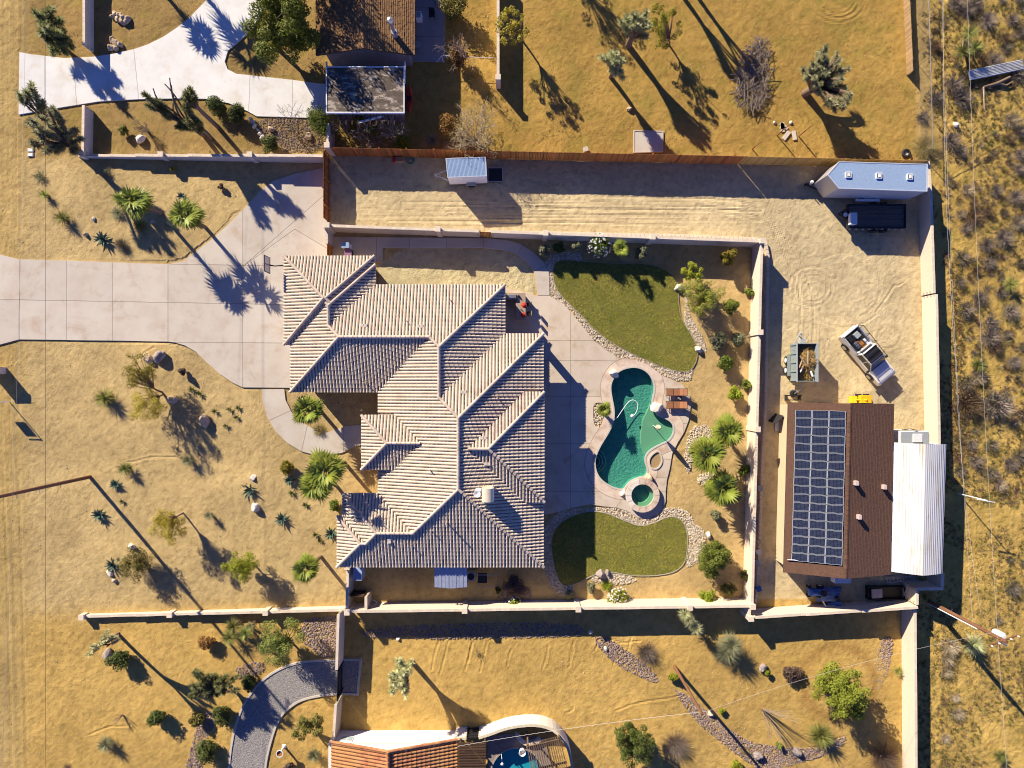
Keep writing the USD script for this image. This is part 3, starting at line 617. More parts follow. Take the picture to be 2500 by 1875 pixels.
def tile_roof(t, planes, slope, mat, seed, pitch=.278, course=.375, r=.11, near=None, n_parts=300, roofname='roof', cap_label=None):
    rng = np.random.default_rng(seed); tiles = []
    deck = MB()
    for poly, d, fz, i in planes:
        deck.sheet(poly, lambda x, y: fz(x, y))
        e = np.array([-d[1], d[0]]); xy = np.asarray(poly.exterior.coords)
        u = xy @ e; s = xy @ d
        k0, k1 = math.floor(u.min() / pitch), math.ceil(u.max() / pitch)
        for k in range(k0, k1 + 1):
            uc = (k + .5) * pitch
            line = LineString([uc * e + (s.min() - 1) * d, uc * e + (s.max() + 1) * d]).intersection(poly)
            for seg in getattr(line, 'geoms', [line]):
                if seg.is_empty or seg.length < .12: continue
                ss = np.asarray(seg.coords) @ d; top, bot = ss.min(), ss.max() + .03
                p = bot
                while p > top + .05:
                    L = min(course + .05, p - top + .02)
                    q = uc * e + p * d; c = np.array([q[0], q[1], fz(q[0], q[1])])
                    tiles.append(barrel(rng, c, e, d, slope, L, pitch * .435, r, 0)); p -= course
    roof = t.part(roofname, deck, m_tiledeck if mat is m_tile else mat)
    cen = np.array([v.mean(0)[:2] for v, f in tiles]); order = np.argsort(np.linalg.norm(cen - (near if near is not None else 0), axis=1))
    mine = set(order[:n_parts].tolist())
    rest = MB()
    for k, (v, f) in enumerate(tiles):
        if k in mine: t.part('roof_tile', (v, f), mat, parent=roof, smooth=False)
        else: rest.add(v, f)
    if rest.v: t.part('roof_tiles', rest, mat, parent=roof, kind='stuff')
    # ridge and hip caps, fascia boards
    caps = []
    for a in range(len(planes)):
        for b in range(a + 1, len(planes)):
            pa, da, fa, _ = planes[a]; pb, db, fb, _ = planes[b]
            if pa.distance(pb) > .01: continue
            sh = pa.boundary.intersection(pb.buffer(.006))
            sh = shapely.line_merge(sh) if sh.geom_type == 'MultiLineString' else sh
            for l in getattr(sh, 'geoms', [sh]):
                if l.geom_type != 'LineString' or l.length < .3: continue
                q = np.asarray(l.coords); m0, m1 = q[0], q[-1]; mm = (m0 + m1) / 2
                if abs(fa(*mm) - fb(*mm)) > .05: continue
                tdir = (m1 - m0) / np.linalg.norm(m1 - m0); nn = np.array([-tdir[1], tdir[0]])
                cb = np.array(shapely.ops.nearest_points(pb.buffer(-.25) if not pb.buffer(-.25).is_empty else pb, Point(mm))[0].coords[0]) - mm
                if cb @ nn < 0: nn = -nn
                if da @ nn < -.1 and db @ nn > .1:
                    z0, z1 = fa(*m0), fa(*m1)
                    if z0 > z1: m0, m1, z0, z1 = m1, m0, z1, z0
                    caps.append((np.array([*m0, z0]), np.array([*m1, z1])))
    for p0, p1 in caps:
        L = np.linalg.norm(p1 - p0); n = max(1, round(L / .40)); dv = (p1 - p0) / L
        e = np.cross(dv, [0, 0, 1.0]); e /= np.linalg.norm(e); up = np.cross(e, dv)
        for k in range(n):
            a = p0 + dv * L * k / n; l = L / n + .05; ang = np.linspace(0, math.pi, 6)
            lo = np.stack([-np.cos(ang) * .135, np.sin(ang) * .14], 1); hi = lo * .86
            A = a + lo[:, :1] * e + lo[:, 1:] * up + up * .125; B = a + dv * l + hi[:, :1] * e + hi[:, 1:] * up + up * .105
            i = np.arange(5); f = np.vstack([np.stack([i, i + 6, i + 1], 1), np.stack([i + 1, i + 6, i + 7], 1), [[0, 1, 2], [0, 2, 3], [0, 3, 4], [0, 4, 5]]])
            t.part('ridge_tile', (np.vstack([A, B]), f), mat, parent=roof)
    return roof, deck

def fascia(t, planes, R, mat):
    m = MB()
    for poly, d, fz, i in planes:
        c = np.asarray(poly.exterior.coords); r = R[i]
        for a, b in zip(c[:-1], c[1:]):
            mid = (a + b) / 2
            edge = {(-1, 0): abs(mid[0] - r[0]), (1, 0): abs(mid[0] - r[2]), (0, -1): abs(mid[1] - r[1]), (0, 1): abs(mid[1] - r[3])}[tuple(d.astype(int))]
            if edge < .01 and np.linalg.norm(b - a) > .1:
                z = fz(*mid) - .12; o = -d * .03
                m.beam((a[0] + o[0], a[1] + o[1], z), (b[0] + o[0], b[1] + o[1], z), .04, .2)
    if m.v: t.part('fascia', m, mat)

# the main house ------------------------------------------------
EZ, SL = 2.8, .333
RECTS = [(723.7, 641.8, 932.3, 846.7, EZ), (738.3, 662, 934.5, 956, EZ), (738.3, 708, 1234, 956, EZ), (941, 708, 1234, 1215, EZ), (941, 821.2, 1322.6, 1360, EZ),
         (1000, 955.3, 1323.4, 1207, EZ + .55), (858.5, 1189.8, 1120, 1360, EZ), (846.2, 1241.8, 1010, 1360, EZ), (906, 1008.6, 1110, 1132.9, EZ + .5)]
house = Thing('house', 'sprawling single storey house with pale ribbed tile hip roofs beside the pool', 'house', (*P(1060, 1000), 0))
planes, RR = hip_planes(RECTS, SL)
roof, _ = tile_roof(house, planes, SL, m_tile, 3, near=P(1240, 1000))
fascia(house, planes, RR, m_stucco)
foot = unary_union([sbox(r[0], r[1], r[2], r[3]).buffer(-.55, join_style=2) for r in RR])
foot = foot.difference(PG([(1225, 815), (1330, 815), (1330, 952), (1225, 952)]))
house.part('wall', MB().prism(foot, -.05, EZ - .02), m_stucco)
for k, (rc, ze) in enumerate((((1080, 975, 1300, 1190), EZ + .5), ((915, 1022, 990, 1120), EZ + .45))):
    house.part('upper_wall', MB().prism(PG([(rc[0], rc[1]), (rc[2], rc[1]), (rc[2], rc[3]), (rc[0], rc[3])]), EZ - .03, ze), m_stucco)
for px, py in ((1311, 832), (1224, 722), (1311, 950)):
    c = P(px, py); house.part('porch_column', MB().box((c[0], c[1], EZ / 2), (.5, .5, EZ + .1)), m_stucco)
for px in (775, 860):                       # garage doors, front door, windows stand back below the eaves
    pass
gw = P(723.7, 700)[0] + .55
for y0, y1 in ((675, 740), (755, 830)):
    a, b = P(0, y0)[1], P(0, y1)[1]; gdoor = house.part('garage_door', MB().box((gw - .02, (a + b) / 2, 1.1), (.08, a - b, 2.2)), m_metal_w)
    for k in range(4): house.part('door_panel', MB().box((gw - .07, (a + b) / 2, .28 + .55 * k), (.03, a - b - .15, .46)), m_metal_w, parent=gdoor)
fd = P(906, 1070); house.part('front_door', MB().box((P(906, 0)[0] + .52, fd[1], 1.05), (.1, 1.1, 2.1)), m_wood_dark)
for (px, py, w, ax) in ((1320, 1060, 2.4, 1), (1320, 1290, 1.8, 1), (980, 1360, 1.5, 0), (1130, 1360, 1.5, 0), (742, 900, 1.4, 1), (1000, 708, 1.6, 0), (1120, 708, 1.6, 0)):
    c = P(px, py); o = .55 - .01
    if ax: c[0] += -o if px > 1000 else o
    else: c[1] += o if py > 1000 else -o
    s = (.06, w, 1.2) if ax else (w, .06, 1.2)
    wf = house.part('window', MB().box((c[0], c[1], 1.5), s), m_metal_w)
    house.part('pane', MB().box((c[0], c[1], 1.5), (s[0] + (.03 if ax else -.15), s[1] + (-.15 if ax else .03), 1.05)), m_glassd, parent=wf)
def roof_z(x, y, pl):
    return max([fz(x, y) for p, d, fz, i in pl if p.buffer(.02).contains(Point(x, y))] + [EZ])
# vents, pipes and skylight tiles on the roof (places given where they show, about 3.8 m up)
for px, py, w in ((890, 795, .62), (1026, 797, .62), (1132, 957, .62), (1181.5, 1067, .62), (1190, 1130, .5), (1245, 1265, .5), (950, 1320, .5)):
    c = P(px, py, 3.9); z = roof_z(*c, planes)
    for s in (-1, 1):
        ax = np.array([1, 0]) if py < 1200 else np.array([0, 1])
        house.part('roof_vent', MB().box((c[0] + s * .14 * ax[0], c[1] + s * .14 * ax[1], z + .10), (.24, .24, .11)), MAT('vent_tile_%d' % px, (.62, .55, .47), rough=.7) if s < 0 else '/World/Looks/vent_tile_%d' % px, parent=roof)
for px, py, h, r in ((992, 783, .45, .03), (1097.5, 730, .35, .05), (886, 934, .4, .05), (963, 892, .3, .04), (1051, 1146, .45, .06), (1091, 1275, .75, .06), (1001, 1335, .4, .04), (1052, 1296, .4, .04), (1214, 970, .4, .05), (1196, 988, .35, .03), (873, 1003, .3, .03)):
    c = P(px, py, 4.2); z = roof_z(*c, planes)
    house.part('vent_pipe', MB().tube([(c[0], c[1], z), (c[0], c[1], z + h)], r, 10), m_stucco, parent=roof, smooth=30)
cooler_c = P(1191, 1208, 5.0); cz = roof_z(*cooler_c, planes)
cooler = Thing('roof_cooler', 'beige rounded cooling unit standing on the tile roof', 'cooling unit', (*cooler_c, cz))
cooler.part('casing', MB().hull([(cooler_c[0] + .5 * math.cos(a), cooler_c[1] + y, cz + .62 + .42 * math.sin(a)) for a in np.linspace(0, math.pi, 13) for y in (-.55, .55)] + [(cooler_c[0] + x, cooler_c[1] + y, cz - .3) for x in (-.5, .5) for y in (-.55, .55)]), PLAIN('cooler_beige', (.62, .55, .42), .5), smooth=40)
cooler.part('side_panel', MB().box((cooler_c[0], cooler_c[1] + .57, cz + .35), (.8, .06, .7)), '/World/Looks/cooler_beige')
cooler.part('duct', MB().tube([(cooler_c[0] - .55, cooler_c[1] + .35, cz + .4), (cooler_c[0] - 1.0, cooler_c[1] + .35, cz + .35)], .16, 12), m_stucco_w, smooth=40)
dish_c = P(1166, 1203, 4.6); dz = roof_z(*dish_c, planes)
dish = Thing('satellite_dish', 'small white dish beside the rooftop cooling unit', 'dish', (*dish_c, dz))
dish.part('reflector', MB().lathe([(0, 0), (.18, .03), (.30, .09), (.28, .10), (0, .02)], (dish_c[0], dish_c[1], dz + .45), 18), m_metal_w, smooth=40)
dish.part('mast', MB().tube([(*dish_c, dz), (*dish_c, dz + .45)], .025, 8), m_steel)

# ------------------------------------------------------------------ block walls
def block_wall(label, pts, h, cols=(), name='block_wall', lower=None, mat=None, cap=None, thick=.2, seed=1, cap_h=.06, colh=.22, steps=None, smooth_pts=False):
    """A wall of blocks with a capping course. pts: picture units on the ground; h: height, or heights at both ends; cols: distances along it, 0 to 1, of its pillars."""
    rng = np.random.default_rng(seed)
    p = np.array(PL(pts)); seg = np.linalg.norm(np.diff(p, axis=0), axis=1); cum = np.concatenate([[0], np.cumsum(seg)]); T = cum[-1]
    t = Thing(name, label, 'wall', (*p[0], 0))
    def at(s):
        i = min(np.searchsorted(cum, s, 'right') - 1, len(seg) - 1); u = (s - cum[i]) / seg[i]; d = (p[i + 1] - p[i]) / seg[i]
        return p[i] + u * (p[i + 1] - p[i]), math.atan2(d[1], d[0])
    def hh(s):
        if steps: return steps[min(int(s / T * len(steps)), len(steps) - 1)]
        return h
    n = max(1, round(T / .405)); bl = T / n
    core, blocks = MB(), MB()
    for k in range(n):
        c, a = at((k + .5) * bl); H_ = hh((k + .5) * bl); nc = max(1, round((H_ - cap_h) / .2)); chh = (H_ - cap_h) / nc
        core.box((c[0], c[1], (H_ - cap_h) / 2 - .1), (bl, thick - .024, H_ - cap_h + .2), a)
        for r in range(nc):
            cc, aa = (c, a) if r % 2 == 0 else at(min(T - .01, (k + 1) * bl))
            if r % 2 and k == n - 1: continue
            blocks.box((cc[0], cc[1], (r + .5) * chh), (bl - .012, thick + rng.uniform(-.003, .003), chh - .012), aa)
    t.part('mortar_core', core, m_mortar); t.part('block_courses', blocks, mat or m_block, kind='stuff')
    for k in range(n):
        c, a = at((k + .5) * bl); H_ = hh((k + .5) * bl)
        t.part('cap_block', MB().box((c[0], c[1], H_ - cap_h / 2), (bl - .008, thick + .035, cap_h), a), cap or m_cap)
    for s in cols:
        c, a = at(min(max(s * T, .01), T - .01)); H_ = hh(s * T)
        pl = t.part('pillar', MB().box((c[0], c[1], (H_ + colh) / 2 - .1), (.42, .42, H_ + colh + .1), a), mat or m_block)
        t.part('pillar_cap', MB().box((c[0], c[1], H_ + colh - .01), (.47, .47, .07), a), cap or m_cap, parent=pl)
    return t
block_wall('tan block wall with pillars between the gravel yard and garden, west of the gate', [(815, 564), (1172, 577)], 1.85, (.0, .73), seed=1)
block_wall('long tan block wall behind the lawn, east of the wooden gate', [(1201.5, 578), (1839, 601)], 1.85, (.2, .595, 1.0), seed=2)
block_wall('white lit block wall with pillars running between the pool garden and the shed yard', [(1839, 601), (1816, 1461)], 1.85, (.25, .515), seed=3)
block_wall('long block wall with pillars along the garden side south of the house', [(862, 1474), (1816, 1461)], 1.85, (.0, .29, .57, .845, 1.0), seed=4)
block_wall('low stepped block wall with three pillars along the front yard above the bent cactus', [(210, 1501), (850, 1481)], 1, (.0, .335, .7), seed=5, steps=[.42, .42, .5, .5, .58, .62, .66, .72, .74, .78])
block_wall('stepped pinkish block wall with pillars below the white driveway', [(212, 384), (801, 396)], 1, (.0, .335, .705), seed=6, steps=[.55, .62, .8, .9, 1.05, 1.15, 1.3, 1.4, 1.5])
block_wall('tan block wall above the white driveway at the top edge', [(227, -60), (227, 128)], 1.15, (), seed=7)
block_wall('short tan block wall piece below the white driveway by the tall joshua trees', [(226, 271), (224, 384)], 1.15, (), seed=8)
block_wall('tall sunlit block wall along the desert east of the parked trailers', [(2238, 408), (2245, 500), (2252, 722)], 1.5, (), seed=9)
block_wall('tall sunlit block wall between the pickup and the desert', [(2253, 725), (2260, 1090)], 1.72, (), seed=10)
block_wall('stepped white block wall behind the brown roofed shed', [(1812, 1490), (2205, 1463)], 1.75, (.0,), seed=11, steps=[1.75, 1.75, 1.75, 1.85, 1.85, 1.85, 1.95, 1.95, 1.95])
block_wall('short block wall stub joining the garden wall to the shed yard wall', [(1812, 1464), (1810, 1488)], 1.75, (), seed=12)
block_wall('shaded angled block wall round the south end of the white carport', [(2205, 1458), (2205, 1421), (2264, 1420), (2266, 1385)], 1.85, (), seed=13)
block_wall('long white lit block wall running down beside the round green tree', [(2203, 1470), (2206, 1960)], 1.7, (), seed=14)
block_wall('tan block wall right of the brown stone patch', [(840, 1482), (836, 1612)], 1.8, (), seed=15)
block_wall('tan block wall below the gravel driveway gate', [(834, 1694), (828, 1782)], 1.8, (), seed=16)
block_wall('thin yellowish wall ending in a stone pillar on the neighbour lot', [(1217, -60), (1217, 212)], 1.5, (1.0,), seed=17)
block_wall('short block wall between the hedge cypress and the bare shrubs', [(815, 322), (815, 376)], 1.8, (1.0,), seed=18)
block_wall('short tan block wall beside the house at the side gate', [(862, 1368), (860, 1470)], 1.75, (.0,), seed=19)
block_wall('brown wall stub by the garden tap below the house', [(905, 1440), (905, 1476)], 1.75, (), seed=20)
block_wall('corner piece of block wall beside the small orange gate', [(812, 566), (812, 606)], 1.75, (.0,), seed=21)

edge_pts = PL(list(np.array([(1192, 567), (1640, 576), (1838, 584), (1866, 592), (1872, 625), (1868, 900), (1866, 1000), (1857, 1150), (1853, 1300), (1846, 1440), (1840, 1478)])))
t = Thing('edging_blocks', 'row of tan retaining blocks following the outside of the garden wall', 'edging', (*edge_pts[0], 0))
ln = LineString(edge_pts); n = int(ln.length / .40); rg = np.random.default_rng(31)
for k in range(n):
    a, b = ln.interpolate((k + .5) * ln.length / n), ln.interpolate((k + .6) * ln.length / n)
    t.part('edging_block', MB().box((a.x, a.y, .14), (.36, .22 + rg.uniform(-.01, .01), .34), math.atan2(b.y - a.y, b.x - a.x) + rg.normal(0, .03)), m_block)

# ------------------------------------------------------------------ wooden fences and gates
def picket_fence(name, label, cat, a, b, h, w=.14, mat=m_fence, post=2.4, side=1, seed=1, n_parts=300, rails=True):
    rng = np.random.default_rng(seed); a, b = P(*a), P(*b); L = np.linalg.norm(b - a); d = (b - a) / L; nrm = np.array([-d[1], d[0]]) * side; ang = math.atan2(d[1], d[0])
    t = Thing(name, label, cat, (*a, 0)); n = int(L / w); rest = MB()
    for k in range(n):
        c = a + d * (k + .5) * w; hh = h + rng.normal(0, .012)
        m = MB().box((c[0], c[1], hh / 2), (w - .012, .02, hh), ang + rng.normal(0, .015))
        if k < n_parts: t.part('picket', m, mat)
        else: rest.add(*m.get())
    if rest.v: t.part('pickets', rest, mat, kind='stuff')
    if rails:
        for z in (.35, h - .3):
            p, q = a + nrm * .035, b + nrm * .035
            t.part('rail', MB().beam((*p, z), (*q, z), .04, .09), mat)
        for k in range(int(L / post) + 1):
            c = a + d * min(k * post, L) + nrm * .1; t.part('post', MB().box((c[0], c[1], h / 2 - .05), (.09, .09, h + .0), ang), mat)
    return t
picket_fence('picket_fence', 'long reddish wooden picket fence north of the parked trailers', 'fence', (806, 380), (1800, 401), 1.85, side=1, seed=2)
picket_fence('picket_fence', 'golden end of the wooden fence behind the big enclosed trailer', 'fence', (1801, 401), (2236, 411), 1.85, mat=MAT('golden_wood', (.50, .31, .09), (.40, .23, .06), scale=7, rough=.8, rnd=.25), side=1, seed=3)  # this stretch uses a lighter, golden wood than the reddish pickets
picket_fence('wooden_gate', 'tall brown slatted gate closing the gravel yard from the driveway', 'gate', (804, 384), (804, 545), 1.7, w=.18, side=1, seed=4)
picket_fence('garden_gate', 'small brown wooden gate set in the garden wall', 'gate', (1174, 577.5), (1200, 578), 1.6, w=.12, side=1, seed=5, rails=True)
picket_fence('garden_gate', 'small orange wooden gate by the garage corner', 'gate', (812, 607), (812, 640), 1.6, w=.14, mat=MAT('orange_wood', (.5, .22, .05), (.4, .16, .04), scale=7, rnd=.2), side=1, seed=6)
picket_fence('board_fence', 'weathered wooden board fence at the top beside the desert', 'fence', (2204, -40), (2214, 186), .85, w=.16, mat=m_fence_grey, side=1, seed=7)
picket_fence('driveway_gate', 'black metal slat gate across the grey gravel driveway', 'gate', (837, 1614), (835, 1692), 1.6, w=.12, mat=m_black, side=1, seed=8)
picket_fence('patio_gate', 'dark slatted metal gate in the white curved wall', 'gate', (1143, 1777), (1170, 1776), 1.5, w=.1, mat=m_black, side=1, seed=9)
picket_fence('side_gate', 'brown wooden side gate standing between house wall and brown stub', 'gate', (866, 1441), (900, 1441), 1.6, w=.14, mat=m_wood_dark, side=1, seed=10)

# ------------------------------------------------------------------ the shed with solar panels
def quadpt(c, u, v):
    nw, ne, sw, se = [np.array(x, float) for x in c]
    return (nw * (1 - u) + ne * u) * (1 - v) + (sw * (1 - u) + se * u) * v
SH = [P(1889.3, 979.7), P(2134.5, 983), P(1878.5, 1373.6), P(2125.6, 1379)]
EZ2, RZ2 = 2.75, 4.1
m_shingle = MAT('brown_shingle', (.145, .078, .048), (.105, .056, .036), scale=5, rough=.92, rnd=.16, bump=.3, bscale=70)
shed = Thing('shed_with_solar_panels', 'long brown shingled workshop with solar panels over its west roof slope', 'shed', (*quadpt(SH, .5, .5), 0))
def shz(u): return EZ2 + (RZ2 - EZ2) * (1 - abs(u - .5) * 2)
inner = [quadpt(SH, u, v) for u, v in ((.06, .02), (.94, .02), (.94, .98), (.06, .98))]
shed.part('wall', MB().prism(Polygon(inner), -.05, EZ2 - .02), MAT('shed_stucco', (.60, .47, .30), (.54, .42, .27), scale=2, rough=.95))
for v in (.021, .979):
    a, b, c = quadpt(SH, .06, v), quadpt(SH, .94, v), quadpt(SH, .5, v)
    shed.part('gable', MB().hull([(*a, EZ2 - .05), (*b, EZ2 - .05), (*c, RZ2 - .12), *( (q[0], q[1] + (.06 if v > .5 else -.06), z) for q, z in ((a, EZ2 - .05), (b, EZ2 - .05), (c, RZ2 - .12)))]), '/World/Looks/shed_stucco')
def slope_box(m, c4, u0, u1, v0, v1, zf, th, lift=0.0):
    v = []
    for dz in (lift, lift - th):
        for u, w in ((u0, v0), (u1, v0), (u1, v1), (u0, v1)):
            q = quadpt(c4, u, w); v.append((q[0], q[1], zf(u) + dz))
    m.add(v, [[0, 2, 1], [0, 3, 2], [4, 5, 6], [4, 6, 7], [0, 1, 5], [0, 5, 4], [1, 2, 6], [1, 6, 5], [2, 3, 7], [2, 7, 6], [3, 0, 4], [3, 4, 7]]); return m
roof2 = shed.part('roof', slope_box(slope_box(MB(), SH, 0, .5, 0, 1, shz, .12), SH, .5, 1, 0, 1, shz, .12), m_wood_dark)
rg = np.random.default_rng(41); sh = MB()
for side in (0, 1):
    for k in range(30):
        u0 = k / 60 if side == 0 else 1 - k / 60; u1 = u0 + (1 / 60 + .004) * (1 if side == 0 else -1)
        v = -.012 - rg.uniform(0, .01)
        while v < 1.0:
            dv = rg.uniform(.012, .026); a, b = max(v, 0), min(v + dv, 1)
            if b - a > .002:
                lo, hi = (min(u0, u1), max(u0, u1)); lo, hi = max(lo, 0), min(hi, 1)
                th = rg.uniform(.012, .024); q = []
                for dz0, dz1 in ((th + .008, .006), (.004, .002)):
                    for uu, w in ((u0, a), (min(max(u1, 0), 1), a), (min(max(u1, 0), 1), b - .0004), (u0, b - .0004)):
                        x = quadpt(SH, uu, w); q.append((x[0], x[1], shz(uu) + (dz0 if uu == u0 else dz1)))
                f = np.array([[0, 2, 1], [0, 3, 2], [0, 1, 5], [0, 5, 4], [3, 0, 4], [3, 4, 7]])
                sh.add(q, f if side == 0 else f[:, ::-1])
            v += dv
shed.part('shingles', sh, m_shingle, parent=roof2, kind='stuff')
for k in range(36):
    shed.part('ridge_shingle', slope_box(slope_box(MB(), SH, .484, .5, k / 36, (k + .94) / 36, shz, .02, .045), SH, .5, .516, k / 36, (k + .94) / 36, shz, .02, .045), m_shingle, parent=roof2)
m_cell = usdkit.material(stage, '/World/Looks/solar_cell', {'p': ('principled_bsdf', {'roughness': .12, 'specular_ior_level': .6}), 'g': ('geometry', {}), 'n': ('noise_texture', {'scale': 1.2}), 'r': ('rgb_ramp', {'ramp': [(.3, (.012, .016, .036)), (.7, (.020, .026, .055))]})},
                       [('g.position', 'n.vector'), ('n.fac', 'r.fac'), ('r.color', 'p.base_color')], surface='p.BSDF')
m_alu = PLAIN('aluminium_frame', (.55, .58, .63), .45, .1)
arr = Thing('solar_array', 'array of dark blue solar panels in three columns on the brown roof', 'solar panels', (*quadpt(SH, .25, .5), EZ2))
NU, NV = 3, 18; UA, UB, VA, VB = .055, .462, .042, .925
for r in range(NV):
    for c in range(NU):
        u0, u1 = UA + (UB - UA) * (c + .015) / NU, UA + (UB - UA) * (c + .985) / NU; v0, v1 = VA + (VB - VA) * (r + .04) / NV, VA + (VB - VA) * (r + .96) / NV
        pn = arr.part('solar_panel', slope_box(MB(), SH, u0, u1, v0, v1, shz, .03, .13), m_cell)
        fr = MB(); eu, ev = .0024, .0012
        for a, b, cc, d in ((u0, u0 + eu, v0, v1), (u1 - eu, u1, v0, v1), (u0 + eu, u1 - eu, v0, v0 + ev), (u0 + eu, u1 - eu, v1 - ev, v1)):
            slope_box(fr, SH, a, b, cc, d, shz, .045, .145)
        arr.part('frame', fr, m_alu, parent=pn)
        g = MB()
        for i in range(1, 12): x = u0 + (u1 - u0) * i / 12; slope_box(g, SH, x - .0005, x + .0005, v0 + ev, v1 - ev, shz, .002, .133)
        for i in range(1, 6): y = v0 + (v1 - v0) * i / 6; slope_box(g, SH, u0 + eu, u1 - eu, y - .0003, y + .0003, shz, .002, .1335)
        arr.part('cell_lines', g, MAT('cell_silver', (.10, .12, .17), rough=.4) if r == c == 0 else '/World/Looks/cell_silver', parent=pn)
def at_roof(px, py, z): return np.array([*P(px, py, z), z])
pipe = [at_roof(2054, 1378, 3.65), at_roof(2054, 1390, 3.65), at_roof(2014, 1391, 3.3), at_roof(2012, 1384, 3.3)]
shed.part('conduit', MB().tube(pipe, .035, 6).tube([at_roof(1922, 1366, 3.0), at_roof(2054, 1377, 3.75)], .03, 6), m_metal_w, parent=roof2)
for px, py in ((2086, 1178), (2170, 1192), (2095, 1261)):
    q = P(px, py, 3.9); u = (q[0] - SH[0][0]) / (SH[1][0] - SH[0][0]); z = shz(min(u, .97))
    v_ = shed.part('roof_vent', MB().box((q[0], q[1], z + .16), (.26, .36, .36)), MAT('vent_pink', (.62, .5, .45), rough=.6) if px == 2086 else '/World/Looks/vent_pink', parent=roof2)
q = P(1906, 1040); shed.part('door_step', MB().box((q[0], q[1], .04), (1.1, .85, .16)), m_white)
q = P(1896, 1012, 1.7); 
# white carport ------------------------------------------------
CP = [P(2129, 1072.6), P(2259, 1077), P(2124, 1372), P(2250, 1377)]
def cpz(u):
    a = min(u, 1 - u); return 2.55 + .95 * min(1, a / .5) ** .75
carport = Thing('carport', 'white ribbed metal carport roof beside the brown workshop', 'carport', (*quadpt(CP, .5, .5), 0))
m_cp = MAT('white_sheet_metal', (.70, .695, .65), (.64, .63, .58), scale=1.5, stretch=(1, .2, 1), rough=.5, wear=(1.2, (.80, .70, .55)), rnd=.03)
nu = 22
for k in range(nu):
    us = np.linspace(k / nu, (k + 1) / nu, 5); hs = np.array([.0, .0, .0, .022, .0]); v = []
    for u, hgt in zip(us, hs):
        for w in (0, 1):
            q = quadpt(CP, u, w); v.append((q[0], q[1], cpz(u) + hgt))
    f = [[2 * i, 2 * i + 1, 2 * i + 3, 2 * i + 2] for i in range(4)]
    carport.part('roof_sheet', (np.array(v), np.array([[a, b, c] for a, b, c, d in f] + [[a, c, d] for a, b, c, d in f])), m_cp)
for u in (.02, .98):
    for w in np.linspace(.01, .99, 6):
        q = quadpt(CP, u, w); carport.part('post', MB().box((q[0], q[1], 1.25), (.07, .07, 2.6)), m_metal_w)
carport.part('side_sheet', MB().prism(LineString([quadpt(CP, .985, .02), quadpt(CP, .985, .98)]).buffer(.02), .9, 2.6), m_cp)
rv = Thing('motorhome', 'white motorhome whose roof end pokes out from under the carport', 'motorhome', (*P(2188, 1100), 0))
ra, rb = P(2153, 1047), P(2222, 1290); rw, rl = rb[0] - ra[0], ra[1] - rb[1]; rc_ = (ra + rb) / 2
body = sbox(ra[0], rb[1], rb[0], ra[1]).buffer(-.15).buffer(.15)
rv.part('body', MB().prism(body, .45, 2.42), m_metal_w); rv.part('roof', MB().prism(body.buffer(-.08), 2.42, 2.5), m_greyp)
rv.part('windscreen', MB().box((rc_[0], ra[1] + .005, 1.7), (rw - .4, .03, .8)), m_glassd)
rv.part('roof_hatch', MB().box((rc_[0] + .2, ra[1] - .6, 2.53), (.8, .7, .07)), m_metal_w); rv.part('ladder_rack', MB().tube([(ra[0] + .2, ra[1] + .1, 2.4), (ra[0] + .9, ra[1] + .18, 2.46), (ra[0] + 1.5, ra[1] + .05, 2.5)], .03, 6), m_black)
for sx in (0, 1):
    for yy in (ra[1] - 1.0, rb[1] + 2.2): rv.part('wheel', MB().tube([(ra[0] if sx == 0 else rb[0] - .22, yy, .4), (ra[0] + .22 if sx == 0 else rb[0], yy, .4)], .4, 16), m_rubber)

# ------------------------------------------------------------------ northern neighbour's house
NX0, NX1, NXR, NY0, NY1, NEZ, NRZ = 794.5, 1024.6, 910, -150, 174.4, 2.6, 3.6
nh = Thing('neighbour_house', 'neighbour house with brown wood shake gable roof and metal flue', 'house', (*P(910, 60), 0))
m_shake = MAT('wood_shake', (.35, .185, .085), (.23, .115, .05), scale=2.5, rough=.95, rnd=.32, hue=.012)
NC = [P(NX0, NY0), P(NX1, NY0), P(NX0, NY1), P(NX1, NY1)]
def nz(u): return NEZ + (NRZ - NEZ) * (1 - abs(u - .5) * 2)
nroof = nh.part('roof', slope_box(slope_box(MB(), NC, 0, .5, 0, 1, nz, .15), NC, .5, 1, 0, 1, nz, .15), m_wood_dark)
sk = MB(); rg = np.random.default_rng(51)
for side in (0, 1):
    for k in range(24):
        u0 = k / 48 if side == 0 else 1 - k / 48; u1 = u0 + (1 / 48 + .008) * (1 if side == 0 else -1); u1 = min(u1, .5) if side == 0 else max(u1, .5); v = .30 if side else .30
        while v < 1.0:
            dv = rg.uniform(.008, .024); b = min(v + dv, 1); th = rg.uniform(.03, .06); q = []
            for dz0, dz1 in ((th + .01, .012), (.004, .002)):
                for uu, w in ((u0, v), (u1, v), (u1, b - .0007), (u0, b - .0007)):
                    x = quadpt(NC, uu, w); q.append((x[0], x[1], nz(uu) + (dz0 if uu == u0 else dz1)))
            f = np.array([[0, 2, 1], [0, 3, 2], [0, 1, 5], [0, 5, 4], [3, 0, 4], [3, 4, 7]]); sk.add(q, f if side == 0 else f[:, ::-1]); v += dv
nh.part('shakes', sk, m_shake, parent=nroof, kind='stuff')
for k in range(24):
    a, b = .30 + .7 * k / 24, .30 + .7 * (k + .95) / 24
    nh.part('ridge_shake', slope_box(slope_box(MB(), NC, .487, .5, a, b, nz, .02, .075), NC, .5, .513, a, b, nz, .02, .075), m_shake, parent=nroof)
w0, w1 = P(NX0 + 18, NY0), P(NX1 - 18, NY1 - 12)
